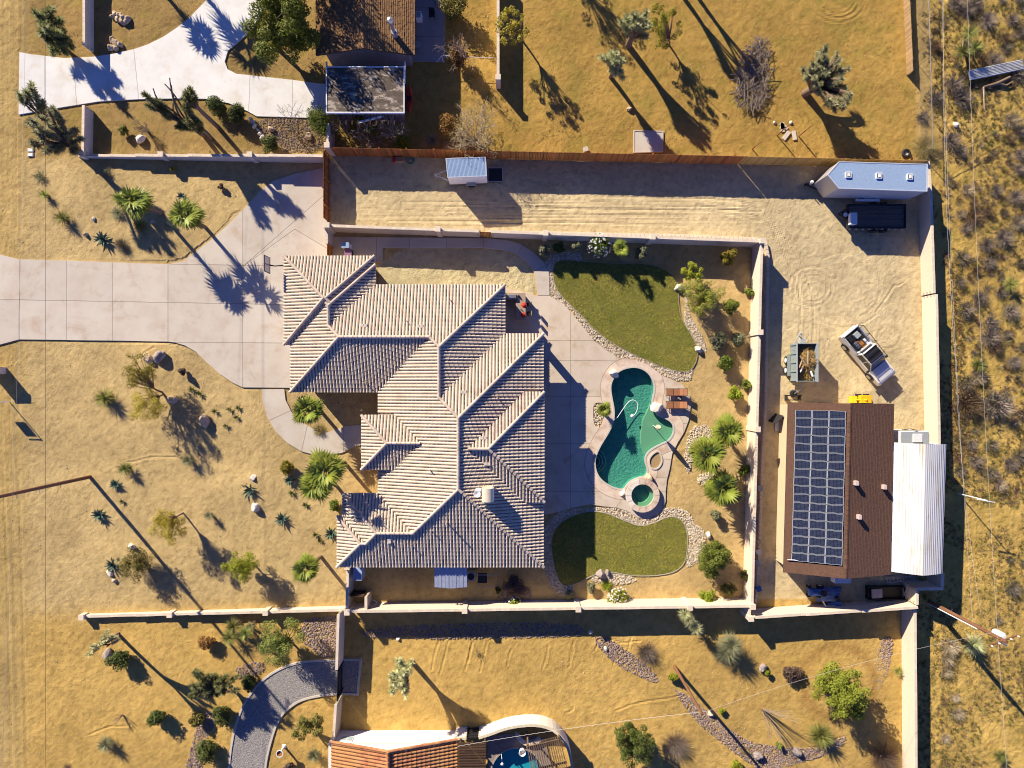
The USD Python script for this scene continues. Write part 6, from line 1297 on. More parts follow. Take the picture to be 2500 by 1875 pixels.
# ------------------------------------------------------------------ boulders
def boulder(px, py, r, label, mat=None, h=.55, group=None):
    rng = np.random.default_rng(int(px * 7 + py)); v = np.array(ICO3.vertices); n1 = meshkit.fbm(v * 1.3 + rng.uniform(0, 50, 3), 3, 1) - .5; n2 = meshkit.fbm(v * 4 + rng.uniform(0, 50, 3), 2, 2) - .5
    v = v * (1 + .75 * n1 + .16 * n2)[:, None]
    for _ in range(5):                                   # broken faces
        d = rng.normal(size=3); d /= np.linalg.norm(d); k = v @ d; lim = rng.uniform(.55, .85); v = v - np.clip(k - lim, 0, None)[:, None] * d * .85
    rr = r / S; v = v * np.array([rr, rr * rng.uniform(.65, .9), rr * h * 1.5]); v[:, :2] = v[:, :2] @ rot2(rng.uniform(0, 3.1)).T
    c = P(px, py); v = v + [c[0], c[1], rr * h * .55]
    single('boulder', (v, np.array(ICO3.faces)), mat or m_rock, label, 'boulder', group, smooth=30)
for a in ((347, 339, 13, 'pale boulder between bare purple shrubs below the white driveway', m_rock_w), (664, 317, 9, 'tan boulder in the gravel bed by the bare tree', m_rock), (755, 333, 10, 'brown boulder at the foot of the cypress', m_rock), (366, 878, 16, 'tan boulder of a leaning pair by the driveway bend', m_rock), (394, 870, 18, 'long dark flat boulder beside the tan one by the driveway', m_rock_g),
          (423, 974, 14, 'brown boulder under the yellow green palo verde', m_rock), (501, 1027, 17, 'large pale boulder throwing shadow beside five small agaves', m_rock), (619, 1166, 11, 'white block boulder above the big agave', m_rock_w), (625, 1237, 12, 'white boulder between the big agave and a smaller one', m_rock_w), (325, 1333, 9, 'white boulder atop the olive shrub cluster', m_rock_w), (272, 1398, 10, 'white boulder below the agave with pink stone beside', m_rock_w), (281, 1416, 7, 'small pinkish boulder under the white one', m_rock),
          (265, 1594, 14, 'grey violet boulder beside the dark bush', m_rock_g), (1498, 912, 12, 'craggy pale boulder on the pool edge near the patio', m_rock_w), (1602, 993, 17, 'big white boulder on the pool edge near the loungers', m_rock_w), (1521, 1203, 10, 'white boulder at the spa spillway', m_rock_w), (1583, 1167, 12, 'golden flat boulder above the spa', m_rock), (1655, 702, 11, 'white boulder on the lawn edge below the feathery tree', m_rock_w), (1704, 853, 10, 'white boulder at the lower tip of the large lawn', m_rock_w),
          (1729, 1306, 9, 'white boulder on the cobble patch east of the small lawn', m_rock_w), (1466, 1400, 13, 'dark grey boulder on the small lawn edge', m_rock_g), (1483, 1397, 9, 'smaller brown grey boulder beside the dark one on the lawn edge', m_rock_g), (1808, 1054, 7, 'tan block boulder by the uppermost fan palm', m_rock), (972, 1559, 5, 'single white stone on the sand below the south wall', m_rock_w), (1478, 1583, 6, 'white stone amid the diagonal purple stones', m_rock_w), (1442, 1543, 6, 'white stone where the dark strip ends', m_rock_w),
          (1861, 1627, 11, 'grey boulder with a green plant at its foot', m_rock_g), (1846, 1841, 13, 'grey boulder in the dry stream by the pole shadow', m_rock_g), (1944, 1834, 12, 'grey boulder in the dry stream near the yucca ball', m_rock_g), (1736, 1741, 9, 'brown boulder at the dry stream above the grey ones', m_rock), (2332, 306, 8, 'pale boulder alone in the desert below the metal sheet', m_rock_w), (1536, 267, 7, 'pale stone by the long joshua shadow', m_rock), (375, 541, 7, 'small stone beside the grassy yucca of the driveway island', m_rock), (420, 545, 10, 'stone beside the lower palm of the driveway island', m_rock), (230, 535, 5, 'small pale stone in the driveway island', m_rock_w), (210, 572, 7, 'stone by the blue agave of the driveway island', m_rock)):
    boulder(*a)
for k, (px, py) in enumerate(((612, 290), (618, 299), (622, 309), (630, 318), (636, 327), (641, 336))): boulder(px, py, 5 + k % 3, 'pale edging rock in the row along the gravel bed', m_rock_w, group='edging rocks by the gravel bed')
for k, (px, py) in enumerate(((284, 35), (294, 40), (303, 46), (290, 50), (300, 54), (312, 50), (278, 42), (275, 100), (286, 108), (296, 112), (284, 120), (272, 118))):
    boulder(px, py, 8 + k % 3, 'reddish rock in the heap above the shaded neighbour wall' if k < 7 else 'rock in the heap beside the white driveway edge', m_rock, group='upper rock heap' if k < 7 else 'lower rock heap')

# ------------------------------------------------------------------ plants
def unit(rng, n):
    v = rng.normal(size=(n, 3)); return v / np.linalg.norm(v, axis=1, keepdims=True)
def seedof(px, py): return np.random.default_rng(int(abs(px) * 131 + abs(py) * 17) + 5)
def foliage(rng, centers, radii, n, size, flat=.8, ratio=.55, up=.5):
    """n leaf-sized faces spread over the shells of clumps."""
    centers = np.asarray(centers); k = rng.choice(len(centers), n, p=np.asarray(radii) ** 2 / np.sum(np.asarray(radii) ** 2)); d = unit(rng, n)
    rr = np.asarray(radii)[k] * (.45 + .6 * rng.random(n) ** .6); c = centers[k] + d * rr[:, None] * [1, 1, flat]
    return MB().leaves(c, d + rng.normal(0, .6, (n, 3)) + [0, 0, up], size, rng, ratio)
def clumps(rng, c, R, h0, h1, n, r0, r1):
    """n clump centres filling a crown of half-width R between heights h0 and h1."""
    d = unit(rng, n); rad = rng.random(n) ** .45; zc, zh = (h0 + h1) / 2, (h1 - h0) / 2
    p = np.column_stack([c[0] + d[:, 0] * rad * R, c[1] + d[:, 1] * rad * R, zc + d[:, 2] * rad * zh]); return p, rng.uniform(r0, r1, n)
def limb(a, b, r0, r1, rng, bend=.12, n=5, sides=6):
    a, b = np.asarray(a, float), np.asarray(b, float); u = np.linspace(0, 1, n)[:, None]; L = np.linalg.norm(b - a)
    off = rng.normal(0, bend * L * .5, 3) * np.array([1, 1, .3]); p = a + (b - a) * u + off * (u * (1 - u) * 2) + np.array([0, 0, 1]) * L * .10 * (u * (1 - u) * 4)
    return p, r0 + (r1 - r0) * u[:, 0]

def bush(px, py, r, h, label, mat=None, n=None, leaf=.085, name='bush', cat='bush', loose=.0, k=None, flowers=None, group=None):
    """A rounded or loose leafy shrub: stems and a crown of leaf clumps. r in picture units."""
    rng = seedof(px, py); R = r / S; c = P(px, py, h * .5); t = Thing(name, label, cat, (*c, 0), group); k = k or max(8, int(20 * (R / 1.0) ** 1.2)); n = n or int(min(9000, max(420, 2400 * R ** 1.6)))
    cl, cr = clumps(rng, c, R * (.72 + loose * .2), h * .22, h * .95, k, R * (.30 - .10 * loose), R * (.46 - .16 * loose))
    st = MB()
    for q in cl[:min(k, 14)]: p, rr = limb((c[0] + rng.normal(0, .05), c[1] + rng.normal(0, .05), -.03), q, .022 * (.5 + R), .008, rng); st.tube(p, rr, 4, False)
    t.part('stem', st, m_bark); cr_ = t.part('crown', foliage(rng, cl, cr, n, leaf), mat or l_green)
    if flowers:
        d = unit(rng, flowers); d[:, 2] = abs(d[:, 2]); q = np.array([c[0], c[1], h * .5]) + d * [R, R, h * .55]; t.part('flowers', MB().leaves(q, d + [0, 0, .6], .07, rng, .9), l_white, parent=cr_)
    return t
def tree(px, py, h, cx, cy, r, label, mat, n=5000, leaf=.10, h0=.35, k=26, trunk=.13, name='tree', cat='tree', loose=.3, cr=(.16, .34)):
    """Base at (px, py) on the ground; crown shows round (cx, cy)."""
    rng = seedof(px, py); b = P(px, py); c = P(cx, cy, h * (.5 + h0 / 2)); R = r / S * (H - h * .7) / H; t = Thing(name, label, cat, (*b, 0))
    cl, crr = clumps(rng, c, R * .82, h * h0, h * .97, k, R * cr[0], R * cr[1]); st = MB(); fork = np.array([b[0] * .8 + c[0] * .2, b[1] * .8 + c[1] * .2, h * h0 * .7])
    p, rr = limb((*b, -.05), fork, trunk, trunk * .75, rng, .06); tp = t.part('trunk', MB().tube(p, rr, 9, False), m_bark, smooth=True)
    for q in cl: p, rr = limb(fork, q, trunk * .45, .012, rng, .18, 6); st.tube(p, rr, 5, False)
    t.part('limbs', st, m_bark, parent=tp); t.part('crown', foliage(rng, cl, crr, n, leaf, .85), mat); return t
def bare(px, py, h, r, label, mat=None, n=9, name='bare_tree', cat='tree', leaf=None, leaf_n=0, leafmat=None, lean=(0, 0), lift=.0):
    """A leafless, repeatedly forking shrub or small tree."""
    rng = seedof(px, py); b = P(px, py); R = r / S; t = Thing(name, label, cat, (*b, 0)); m = MB(); tips = []
    def grow(a, d, L, rad, lev):
        d = d / np.linalg.norm(d); e = a + d * L; p, rr = limb(a, e, rad, rad * .6, rng, .15, 4, 4); m.tube(p, np.maximum(rr, .009), 4, False)
        if lev == 0: tips.append(e); return
        for _ in range(3 if lev > 1 else 2 + int(rng.random() < .6)): grow(e if rng.random() < .7 else a + d * L * .7, d + rng.normal(0, .55, 3) + [0, 0, .12], L * rng.uniform(.55, .8), rad * .58, lev - 1)
    for k in range(n):
        a = 2 * math.pi * (k + rng.random() * .6) / n; tl = rng.uniform(.35, 1.0); d = np.array([math.cos(a) * tl * R + lean[0], math.sin(a) * tl * R + lean[1], h * rng.uniform(.5, 1.0)]); L = np.linalg.norm(d) * .42
        grow(np.array([b[0] + math.cos(a) * .05, b[1] + math.sin(a) * .05, lift]), d, L, .03 * (.4 + h / 3), 3)
    t.part('branches', m, mat or m_twig)
    if leaf_n:
        tp = np.array(tips); q = tp[rng.integers(0, len(tp), leaf_n)] + rng.normal(0, .12, (leaf_n, 3)); t.part('crown', MB().leaves(q, rng.normal(size=(leaf_n, 3)) + [0, 0, .5], leaf or .06, rng), leafmat)
    return t
def yucca(px, py, r, h, label, mat=None, n=170, w=.035, name='yucca', cat='yucca', heads=None, dead=True, base=None, droop=.12):
    """Rosettes of stiff pointed leaves over a short shaggy trunk. heads: other rosettes (px, py, z, r)."""
    rng = seedof(px, py); c = P(px, py, h * .5); t = Thing(name, label, cat, (*c, 0)); tr_ = MB()
    for (hx, hy, hz, hr) in [(px, py, h * .5, r)] + list(heads or []):
        q = P(hx, hy, hz); R = hr / S; d = unit(rng, n); d[:, 2] = np.abs(d[:, 2]) * 1.0 - .18
        o = np.column_stack([np.full(n, q[0]), np.full(n, q[1]), np.full(n, hz)]) + d * .06
        t.part('rosette', MB().blades(o, d, R * rng.uniform(.75, 1.12, n), w, droop), mat or l_yucca)
        if dead:
            k = n // 3; d2 = unit(rng, k); d2[:, 2] = -np.abs(d2[:, 2]) * .8; zz = rng.uniform(.15, 1, k) * hz
            t.part('dead_skirt', MB().blades(np.column_stack([np.full(k, q[0]), np.full(k, q[1]), zz]), d2, R * .6, w, .3), m_deadleaf)
        tr_.tube([(c[0], c[1], -.05), (q[0], q[1], hz)], [.10, .08], 8, False)
    t.part('trunk', tr_, m_bark); return t
def agave(px, py, r, label, n=20, mat=None, name='agave', cat='agave', group=None, up=.45):
    """Broad stiff blue leaves, each its own part."""
    rng = seedof(px, py); c = P(px, py); R = r / S; t = Thing(name, label, cat, (*c, 0), group)
    for k in range(n):
        a = k * 2.39996 + rng.normal(0, .1); el = .12 + (k / n) * 1.15 + rng.normal(0, .06); L = R * rng.uniform(.85, 1.15) * (1.0 if k < n * .7 else .75); d = np.array([math.cos(a), math.sin(a), 0]); e = np.array([-d[1], d[0], 0]); w = R * .115
        st = []
        for u, ww in ((0, .55), (.35, 1.0), (.7, .75), (1, 0)):
            p = np.array([c[0], c[1], .06]) + d * (math.cos(el) * L * u + .03) + np.array([0, 0, 1]) * (math.sin(el) * L * u - .10 * L * u * u)
            if ww: st += [p - e * w * ww + [0, 0, .03 * R], p - [0, 0, .02 * R], p + e * w * ww + [0, 0, .03 * R]]
            else: st += [p]
        f = []
        for i in range(2):
            o = i * 3; f += [[o, o + 1, o + 4], [o, o + 4, o + 3], [o + 1, o + 2, o + 5], [o + 1, o + 5, o + 4]]
        f += [[6, 7, 9], [7, 8, 9]]; t.part('leaf', (np.array(st), np.array(f)), mat or l_agave)
    return t
def palm(px, py, h, r, label, cx=None, cy=None, nf=22, mat=None, name='fan_palm', group=None):
    """A fan palm: shaggy trunk, each fan frond a part with its stalk."""
    rng = seedof(px, py); b = P(px, py); top = b + rng.normal(0, .06, 2); R = r / S; t = Thing(name, label, 'palm tree', (*b, 0)); T = np.array([*top, h])
    p, rr = limb((*b, -.05), T - [0, 0, .05], .17, .13, rng, .04, 6); t.part('trunk', MB().tube(p, rr, 10, False), m_bark, smooth=True)
    k = 90; d = unit(rng, k); d[:, 2] = -abs(d[:, 2]) - .4; u = rng.uniform(.55, 1, k)[:, None]; t.part('dead_skirt', MB().blades(np.array([*b, 0]) * (1 - u) + T * u, d, R * rng.uniform(.25, .5, k), .06, .2), m_deadleaf)
    for i in range(nf):
        a = i * 2.39996 + rng.normal(0, .15); el = -.30 + 1.30 * (i / nf) + rng.normal(0, .1); d = np.array([math.cos(a) * math.cos(el), math.sin(a) * math.cos(el), math.sin(el)]); e = np.array([-math.sin(a), math.cos(a), 0]); nn = np.cross(d, e)
        Lp = R * rng.uniform(.10, .52); m = MB(); hub = T + d * Lp - [0, 0, .06 * R]; m.tube([T, T + d * Lp * .5 + [0, 0, .02], hub], [.022, .016, .012], 3, False); nb = 13; ang = np.linspace(-1.35, 1.35, nb)
        dirs = np.cos(ang)[:, None] * d + np.sin(ang)[:, None] * e + np.array([0, 0, -.14]) + nn * (np.where(np.arange(nb) % 2, .05, -.05)[:, None]); L = R * rng.uniform(.55, .72) * (1 - .3 * np.abs(ang) / 2) * rng.uniform(.88, 1.1, nb); m.blades(np.repeat(hub[None], nb, 0), dirs, L, R * .10, .14)
        t.part('frond', m, mat or l_palm)
    return t
def joshua(px, py, heads, label, h_fork=.45, trunk=.22, mat=None, r_head=.42, nb=120, dead=None, name='joshua_tree', trunk_mat=None, blade=.40):
    """A joshua tree. heads: (picture x, picture y, height) of each bristling tip; dead: bare limb tips the same way."""
    rng = seedof(px, py); b = P(px, py); t = Thing(name, label, 'joshua tree', (*b, 0)); hp_ = np.array([[*P(x, y, z), z] for x, y, z in heads]); mid = hp_.mean(0); fork = np.array([b[0] * .6 + mid[0] * .4, b[1] * .6 + mid[1] * .4, mid[2] * h_fork])
    if len(hp_) < 60: hp_ = np.vstack([hp_, hp_ + rng.normal(0, .28, hp_.shape)])
    p, rr = limb((*b, -.1), fork, trunk, trunk * .75, rng, .05); tk = t.part('trunk', MB().tube(p, rr, 9, False), m_bark, smooth=True); lm = MB(); fol = MB(); sh = MB()
    allh = [(q, True) for q in hp_] + [(np.array([*P(x, y, z), z]), False) for x, y, z in (dead or [])]
    for q, live in allh:
        s0 = fork + (p[2] - fork) * rng.uniform(0, .6); pl, rl = limb(s0, q, trunk * .45, trunk * (.26 if live else .2), rng, .14 if live else .38, 7); lm.tube(pl, rl, 7, live)
        if not live: continue
        ax = pl[-1] - pl[-3]; ax /= np.linalg.norm(ax); u = rng.random(nb)[:, None]; o = q - ax * u * r_head * 1.15; d = unit(rng, nb) + ax * (1.0 - .6 * u); fol.blades(o, d, blade * rng.uniform(.8, 1.2, nb), .062, .05)
        k = nb // 2; u = rng.random(k)[:, None]; o = q - ax * (.35 + u * 1.1) * r_head * 1.4; sh.blades(o, unit(rng, k) - ax * .8, blade * .8, .04, .15)
    t.part('limbs', lm, trunk_mat or m_bark, parent=tk); t.part('crown', fol, mat or l_joshua); t.part('dead_leaves', sh, m_deadleaf); return t
def grassy(px, py, r, h, label, mat=None, n=260, name='ornamental_grass', cat='grass clump', w=.018, droop=.35, group=None):
    rng = seedof(px, py); c = P(px, py); R = r / S; t = Thing(name, label, cat, (*c, 0), group); d = unit(rng, n); d[:, 2] = np.abs(d[:, 2]) * h / R * .8 + .15; o = np.column_stack([rng.normal(c[0], R * .1, n), rng.normal(c[1], R * .1, n), np.full(n, .0)])
    t.part('blades', MB().blades(o, d, np.hypot(R, h) * rng.uniform(.6, 1.0, n), w, droop), mat or l_straw); t.part('crown', foliage(rng, [[c[0], c[1], h * .35]], [R * .45], 60, .05), mat or l_straw); return t
def ocotillo(px, py, r, h, label, n=16, mat=None):
    rng = seedof(px, py); b = P(px, py); t = Thing('ocotillo', label, 'ocotillo', (*b, 0))
    for k in range(n):
        a = rng.uniform(0, 6.28); R = r / S * rng.uniform(.3, 1.0); hh = h * rng.uniform(.65, 1.0); p, rr = limb((*b, 0), (b[0] + R * math.cos(a), b[1] + R * math.sin(a), hh), .03, .012, rng, .10, 6); t.part('stem', MB().tube(p, rr, 5, False), mat or m_twig)
    return t

# trees ------------------------------------------------
tree(676, 116, 6.6, 688, 56, 104, 'big dark green broadleaf tree between the white driveway and neighbour roof', LEAF('leaf_broad', (.22, .27, .03)), 17000, .11, .25, 54, .22, loose=.4, cr=(.14, .27))
tree(1276, 100, 4.4, 1246, 66, 58, 'feathery green tree beside the thin yellow wall with a big lacy shadow', l_yel, 3000, .065, .4, 36, .09, cr=(.08, .16))
tree(1635, 112, 4.6, 1618, 62, 62, 'sparse yellow leaved tree behind the two joshua trees', l_yel, 3400, .065, .25, 40, .08, cr=(.08, .16))
tree(398, 958, 3.8, 332, 905, 54, 'yellow green palo verde with a pale forked trunk by the leaning boulders', l_yel, 4200, .055, .42, 30, .09, cr=(.12, .25))
tree(402, 962, 3.2, 362, 990, 58, 'lower palo verde growing over the brown boulder', l_yel, 4200, .055, .3, 30, .08, cr=(.12, .25))
tree(447, 1252, 3.4, 408, 1284, 52, 'yellow green thin tree in the middle of the sandy front yard', l_yel, 5200, .055, .4, 32, .08, cr=(.12, .24))
tree(618, 1374, 2.9, 589, 1382, 46, 'rounded bright green tree in the front yard with a dense shadow', l_lime, 6000, .06, .3, 34, .09, cr=(.16, .32))
tree(345, 1372, 2.4, 332, 1376, 50, 'olive shrub cluster wrapped round the white boulder and agave', l_olive, 5000, .06, .2, 34, .08, cr=(.15, .30))
tree(704, 1560, 3.6, 690, 1572, 74, 'large feathery green tree by the brown stone patch', LEAF('leaf_feather', (.21, .235, .05)), 8500, .065, .25, 46, .12, cr=(.10, .22))
tree(735, 1758, 3.4, 752, 1775, 44, 'dark olive tree beside the southern house wall', l_olive, 4200, .07, .3, 28, .1, cr=(.12, .25))
tree(2040, 1660, 4.4, 2058, 1692, 76, 'big round bright green tree in a ring of damp soil', LEAF('leaf_bright', (.20, .245, .028)), 15000, .085, .15, 70, .18, cr=(.13, .24))
tree(1540, 1795, 4.2, 1548, 1818, 62, 'dark green bushy conifer at the bottom edge by the tan shrub', LEAF('leaf_conifer', (.125, .165, .03)), 9000, .075, .12, 60, .14, cr=(.12, .22))
tree(1730, 722, 3.2, 1712, 722, 64, 'feathery yellow green tree leaning over the rock edge of the large lawn', LEAF('leaf_acacia', (.34, .34, .05)), 8500, .055, .25, 50, .08, cr=(.10, .22))
tree(1690, 668, 2.4, 1690, 662, 28, 'green tree between large lawn and garden wall, topmost of the row', l_lime, 1800, .07, .3, 16, .07)
tree(1738, 1366, 3.0, 1746, 1366, 52, 'dense dark green tree east of the small lawn', l_green, 9500, .075, .1, 50, .1, cr=(.16, .28))
# joshua trees ------------------------------------------------
joshua(168, 352, [(62, 222, 5.4), (48, 240, 5.2), (88, 232, 5.2), (75, 215, 5.5), (98, 260, 4.6)], 'tall joshua tree leaning over the corner of the white driveway', trunk=.2)
joshua(205, 372, [(x, y, z) for x, y, z in ((70, 300, 5.2), (95, 285, 5.2), (120, 272, 5.0), (145, 285, 4.7), (88, 325, 4.9), (118, 305, 5.2), (150, 310, 4.4), (75, 345, 4.6), (100, 340, 4.8), (135, 335, 4.6), (165, 335, 4.0), (115, 365, 4.2), (150, 360, 3.8), (175, 350, 3.4), (185, 315, 3.6), (180, 372, 3.0), (130, 360, 4.2), (105, 318, 5.3))], 'broad many headed joshua tree below the white driveway mouth', trunk=.3)
joshua(500, 332, [(378, 250, 4.8), (390, 262, 4.6), (368, 246, 4.8), (400, 270, 4.4), (440, 300, 3.6), (452, 312, 3.4), (462, 308, 3.0), (384, 256, 4.8)], 'dark joshua tree with bare dead limbs reaching over the white driveway', trunk=.22, mat=l_joshua_d, dead=[(374, 216, 5.2), (414, 190, 5.6), (402, 205, 5.4), (418, 208, 5.4), (428, 240, 4.6)])
joshua(532, 310, [(455, 225, 5.0), (468, 232, 5.0), (448, 243, 4.8), (462, 245, 4.8), (474, 240, 4.9)], 'joshua tree with leaning double trunk beside the dead limbed one', trunk=.2, mat=l_joshua_d, h_fork=.75)
joshua(516, 338, [(470, 285, 3.6), (478, 300, 3.2), (488, 318, 2.4), (462, 276, 3.8), (455, 262, 4.4)], 'low dark joshua tree tucked under the dead limbed one', trunk=.18, mat=l_joshua_d)
joshua(1534, 112, [(1528, 45, 4.6), (1545, 35, 4.8), (1562, 40, 4.8), (1578, 48, 4.6), (1585, 62, 4.4), (1570, 68, 4.4), (1530, 75, 4.0), (1552, 60, 4.9), (1540, 60, 4.6), (1575, 88, 3.6), (1525, 62, 4.2)], 'joshua tree with a thick brown trunk near the top of the lot', trunk=.3, r_head=.5, nb=110, blade=.40)
joshua(1491, 188, [(1478, 138, 4.2), (1492, 128, 4.4), (1505, 130, 4.3), (1488, 148, 4.0), (1515, 145, 4.2), (1512, 160, 3.8), (1495, 168, 3.4), (1518, 178, 3.2), (1498, 150, 4.3), (1505, 172, 3.2)], 'smaller pale joshua tree throwing a long straight shadow', trunk=.2, r_head=.45, nb=100)
rg = np.random.default_rng(101); hd = []
for (x0, y0, n_) in ((1990, 170, 7), (2010, 140, 6), (1985, 200, 6), (2025, 175, 6), (2045, 155, 4), (2055, 195, 6), (2060, 170, 4), (1978, 182, 4), (2030, 248, 6), (2060, 240, 6), (2080, 235, 4), (2050, 260, 5), (2020, 120, 4), (1995, 215, 4), (2070, 222, 3), (2012, 158, 4), (2035, 205, 2)):
    for _ in range(n_): hd.append((x0 + rg.normal(0, 8), y0 + rg.normal(0, 8), 3.6 + rg.normal(0, .5)))
joshua(1965, 228, hd, 'huge spreading joshua tree with a hollow middle on the open sand lot', trunk=.38, r_head=.5, nb=90, blade=.36, h_fork=.35)
joshua(287, 1548, [(285, 1556, 4.0), (276, 1553, 3.6), (262, 1560, 4.6), (250, 1570, 4.7), (238, 1580, 4.8), (225, 1588, 4.8), (214, 1598, 4.8), (268, 1556, 4.0)], 'slender bent joshua tree with fuzzy pale arms below the low wall', trunk=.16, r_head=.55, nb=110, blade=.24, h_fork=.7)
joshua(555, 1668, [(482, 1645, 2.8), (490, 1655, 2.8), (478, 1638, 2.6), (510, 1650, 2.4), (465, 1700, 2.6), (478, 1692, 2.6), (495, 1685, 2.4), (505, 1678, 2.4), (540, 1655, 2.2), (560, 1670, 2.2), (545, 1690, 2.2), (528, 1668, 2.6), (552, 1652, 2.0), (530, 1695, 1.8), (500, 1668, 2.5)], 'dark sprawling joshua tree left of the gravel driveway', trunk=.2, mat=l_joshua_d, nb=130, r_head=.5)
joshua(1006, 1616, [(985, 1625, 4.4), (970, 1630, 4.3), (998, 1628, 4.4), (960, 1645, 4.4), (980, 1648, 4.6), (995, 1640, 4.5), (952, 1652, 4.2), (978, 1665, 4.2), (968, 1672, 4.0), (988, 1680, 3.8), (992, 1688, 3.6), (962, 1685, 3.6), (958, 1690, 3.6), (985, 1640, 4.8)], 'pale green joshua tree above the white stucco house with forked shadow', trunk=.24, r_head=.45, nb=100)
yucca(1688, 1518, 20, 2.4, 'pale clumped yucca cluster below the garden corner wall', l_joshua, 130, heads=[(1672, 1500, 2.2, 18), (1700, 1535, 2.0, 18), (1680, 1512, 2.2, 16)], w=.04)
joshua(120, 78, [(x, y, z) for x, y, z in ((95, 35, 2.6), (110, 30, 2.6), (100, 55, 2.8), (125, 40, 2.6), (145, 55, 2.4), (115, 75, 3.0), (135, 80, 2.8), (155, 75, 2.2), (165, 95, 1.8), (150, 110, 1.6), (130, 105, 2.0), (175, 115, 1.2), (140, 128, 1.0), (115, 100, 2.2), (100, 80, 2.6))], 'dense dark spiky joshua thicket beside the road at the top', trunk=.2, mat=l_joshua_d, nb=190, r_head=.6, blade=.42)
# palms ------------------------------------------------
for cx_, cy_, h_, r_, lab in ((321, 487, 4.3, 46, 'fan palm in the driveway island, the upper of two'), (449, 528, 3.5, 45, 'yellowish fan palm in the driveway island, the lower one near the slabs'), (748, 1002, 3.2, 44, 'fan palm in the bend of the front walkway'), (796, 1150, 5.2, 50, 'large fan palm pressed against the house wall, upper of two crowns'), (772, 1183, 3.6, 46, 'fan palm crowded below its taller neighbour by the house'),
          (752, 1388, 3.4, 39, 'small fan palm at the southwest house corner'), (1778, 1052, 2.5, 46, 'fan palm among pale cobbles by the east wall, topmost of three'), (1733, 1108, 2.7, 54, 'widest fan palm among pale cobbles by the east wall'), (1757, 1192, 2.5, 50, 'fan palm below the cobbles by the east wall, lowest of three'), (1469, 1001, 1.2, 23, 'little fan palm in the pool island'), (1517, 611, 1.9, 24, 'low fan palm in the north bed beside the white flower bush')):
    g_ = P(cx_, cy_, h_); palm(CX + g_[0] * S, CY - g_[1] * S, h_, r_, lab, nf=21 if r_ > 30 else 16)
palm(430, -95, 4.6, 52, 'fan palm above the picture edge whose shadow falls on the white driveway', nf=20); palm(365, -60, 3.4, 44, 'second fan palm above the picture edge behind the rock heap', nf=20)
joshua(1660, -18, [(1640, -110, 4.3), (1665, -115, 4.8), (1690, -108, 4.5), (1655, -80, 4.0)], 'joshua tree above the picture edge casting the longer double shadow', trunk=.2)
joshua(1692, -22, [(1680, -112, 4.4), (1705, -118, 4.8), (1725, -105, 4.4)], 'joshua tree above the picture edge beside its twin', trunk=.18)
tree(1392, -70, 4.6, 1398, -120, 66, 'leafy tree above the picture edge shading the open sand lot', l_yel, 3200, .07, .3, 30, .1, cr=(.10, .22))
tree(738, -85, 8.2, 738, -110, 105, 'leafy tree above the picture edge beside the shake roof', l_green, 8000, .10, .3, 46, .2)
# yuccas, agaves and grasses ------------------------------------------------
yucca(257, 972, 28, .9, 'round yellow green yucca ball alone in the sandy front yard', l_yucca, 260, .04)
yucca(153, 532, 22, .8, 'bristly yucca above a long shadow in the driveway island', l_yucca, 220, .03)
yucca(343, 550, 20, .8, 'dull green yucca under the two palms of the driveway island', l_olive, 200, .03)
yucca(109, 476, 14, .7, 'small yellow green yucca near the road in the driveway island', l_yucca, 140, .03)
yucca(306, 1144, 20, .9, 'tufted yellow yucca above the blue agave in the front yard', l_yucca, 200, .03)
yucca(460, 1124, 18, .8, 'pale tufted yucca in the open sand near the walkway', l_grey, 180, .03)
yucca(510, 1258, 14, .9, 'pale slim yucca between the thin tree and the agaves', l_grey, 130, .03)
yucca(260, 1816, 24, .9, 'blue green yucca ball at the bottom of the front yard', l_grey, 240, .035)
yucca(766, 1843, 20, .8, 'blue grey yucca beside the terracotta roof corner', l_grey, 200, .035)
yucca(562, 1556, 24, 1.4, 'dark green spiky yucca trio below the low wall', l_yucca, 150, .045, heads=[(570, 1529, 1.2, 22), (600, 1546, 1.8, 20)])
yucca(600, 1540, 16, 1.6, 'pale headed yucca beside the dark trio', l_joshua, 150, .04, heads=[(612, 1530, 1.2, 14)])
yucca(2001, 1794, 36, 1.3, 'big grey green yucca ball beside the stone stream', l_yucca, 320, .05)
yucca(2192, 1638, 14, .6, 'small yucca at the foot of the long white wall', l_yucca, 100, .03)
yucca(1055, 343, 20, .9, 'silvery yucca above the wooden fence on the neighbour lot', l_grey, 160, .035)
yucca(2366, 82, 26, 1.2, 'three headed green yucca in the desert scrub near the top', l_yucca, 110, .05, heads=[(2349, 128, 1.1, 26), (2378, 118, 1.1, 24)])
yucca(2466, 694, 24, 1.0, 'bright spiky yucca in the desert scrub, upper of two', l_yucca, 120, .05)
yucca(2389, 891, 22, 1.0, 'bright spiky yucca in the desert scrub, lower of two', l_yucca, 120, .05)
yucca(2375, 1572, 32, 1.3, 'large pale yucca below the utility pole crossed by its shadow', l_joshua, 170, .055)
yucca(2442, 1846, 20, .9, 'small bright yucca at the bottom corner of the desert', l_yucca, 110, .045)
yucca(1774, 1590, 42, 1.8, 'feathery pale olive beargrass with a bristling outline', l_grey, 560, .022, heads=[(1785, 1575, 1.2, 34)], droop=.25)
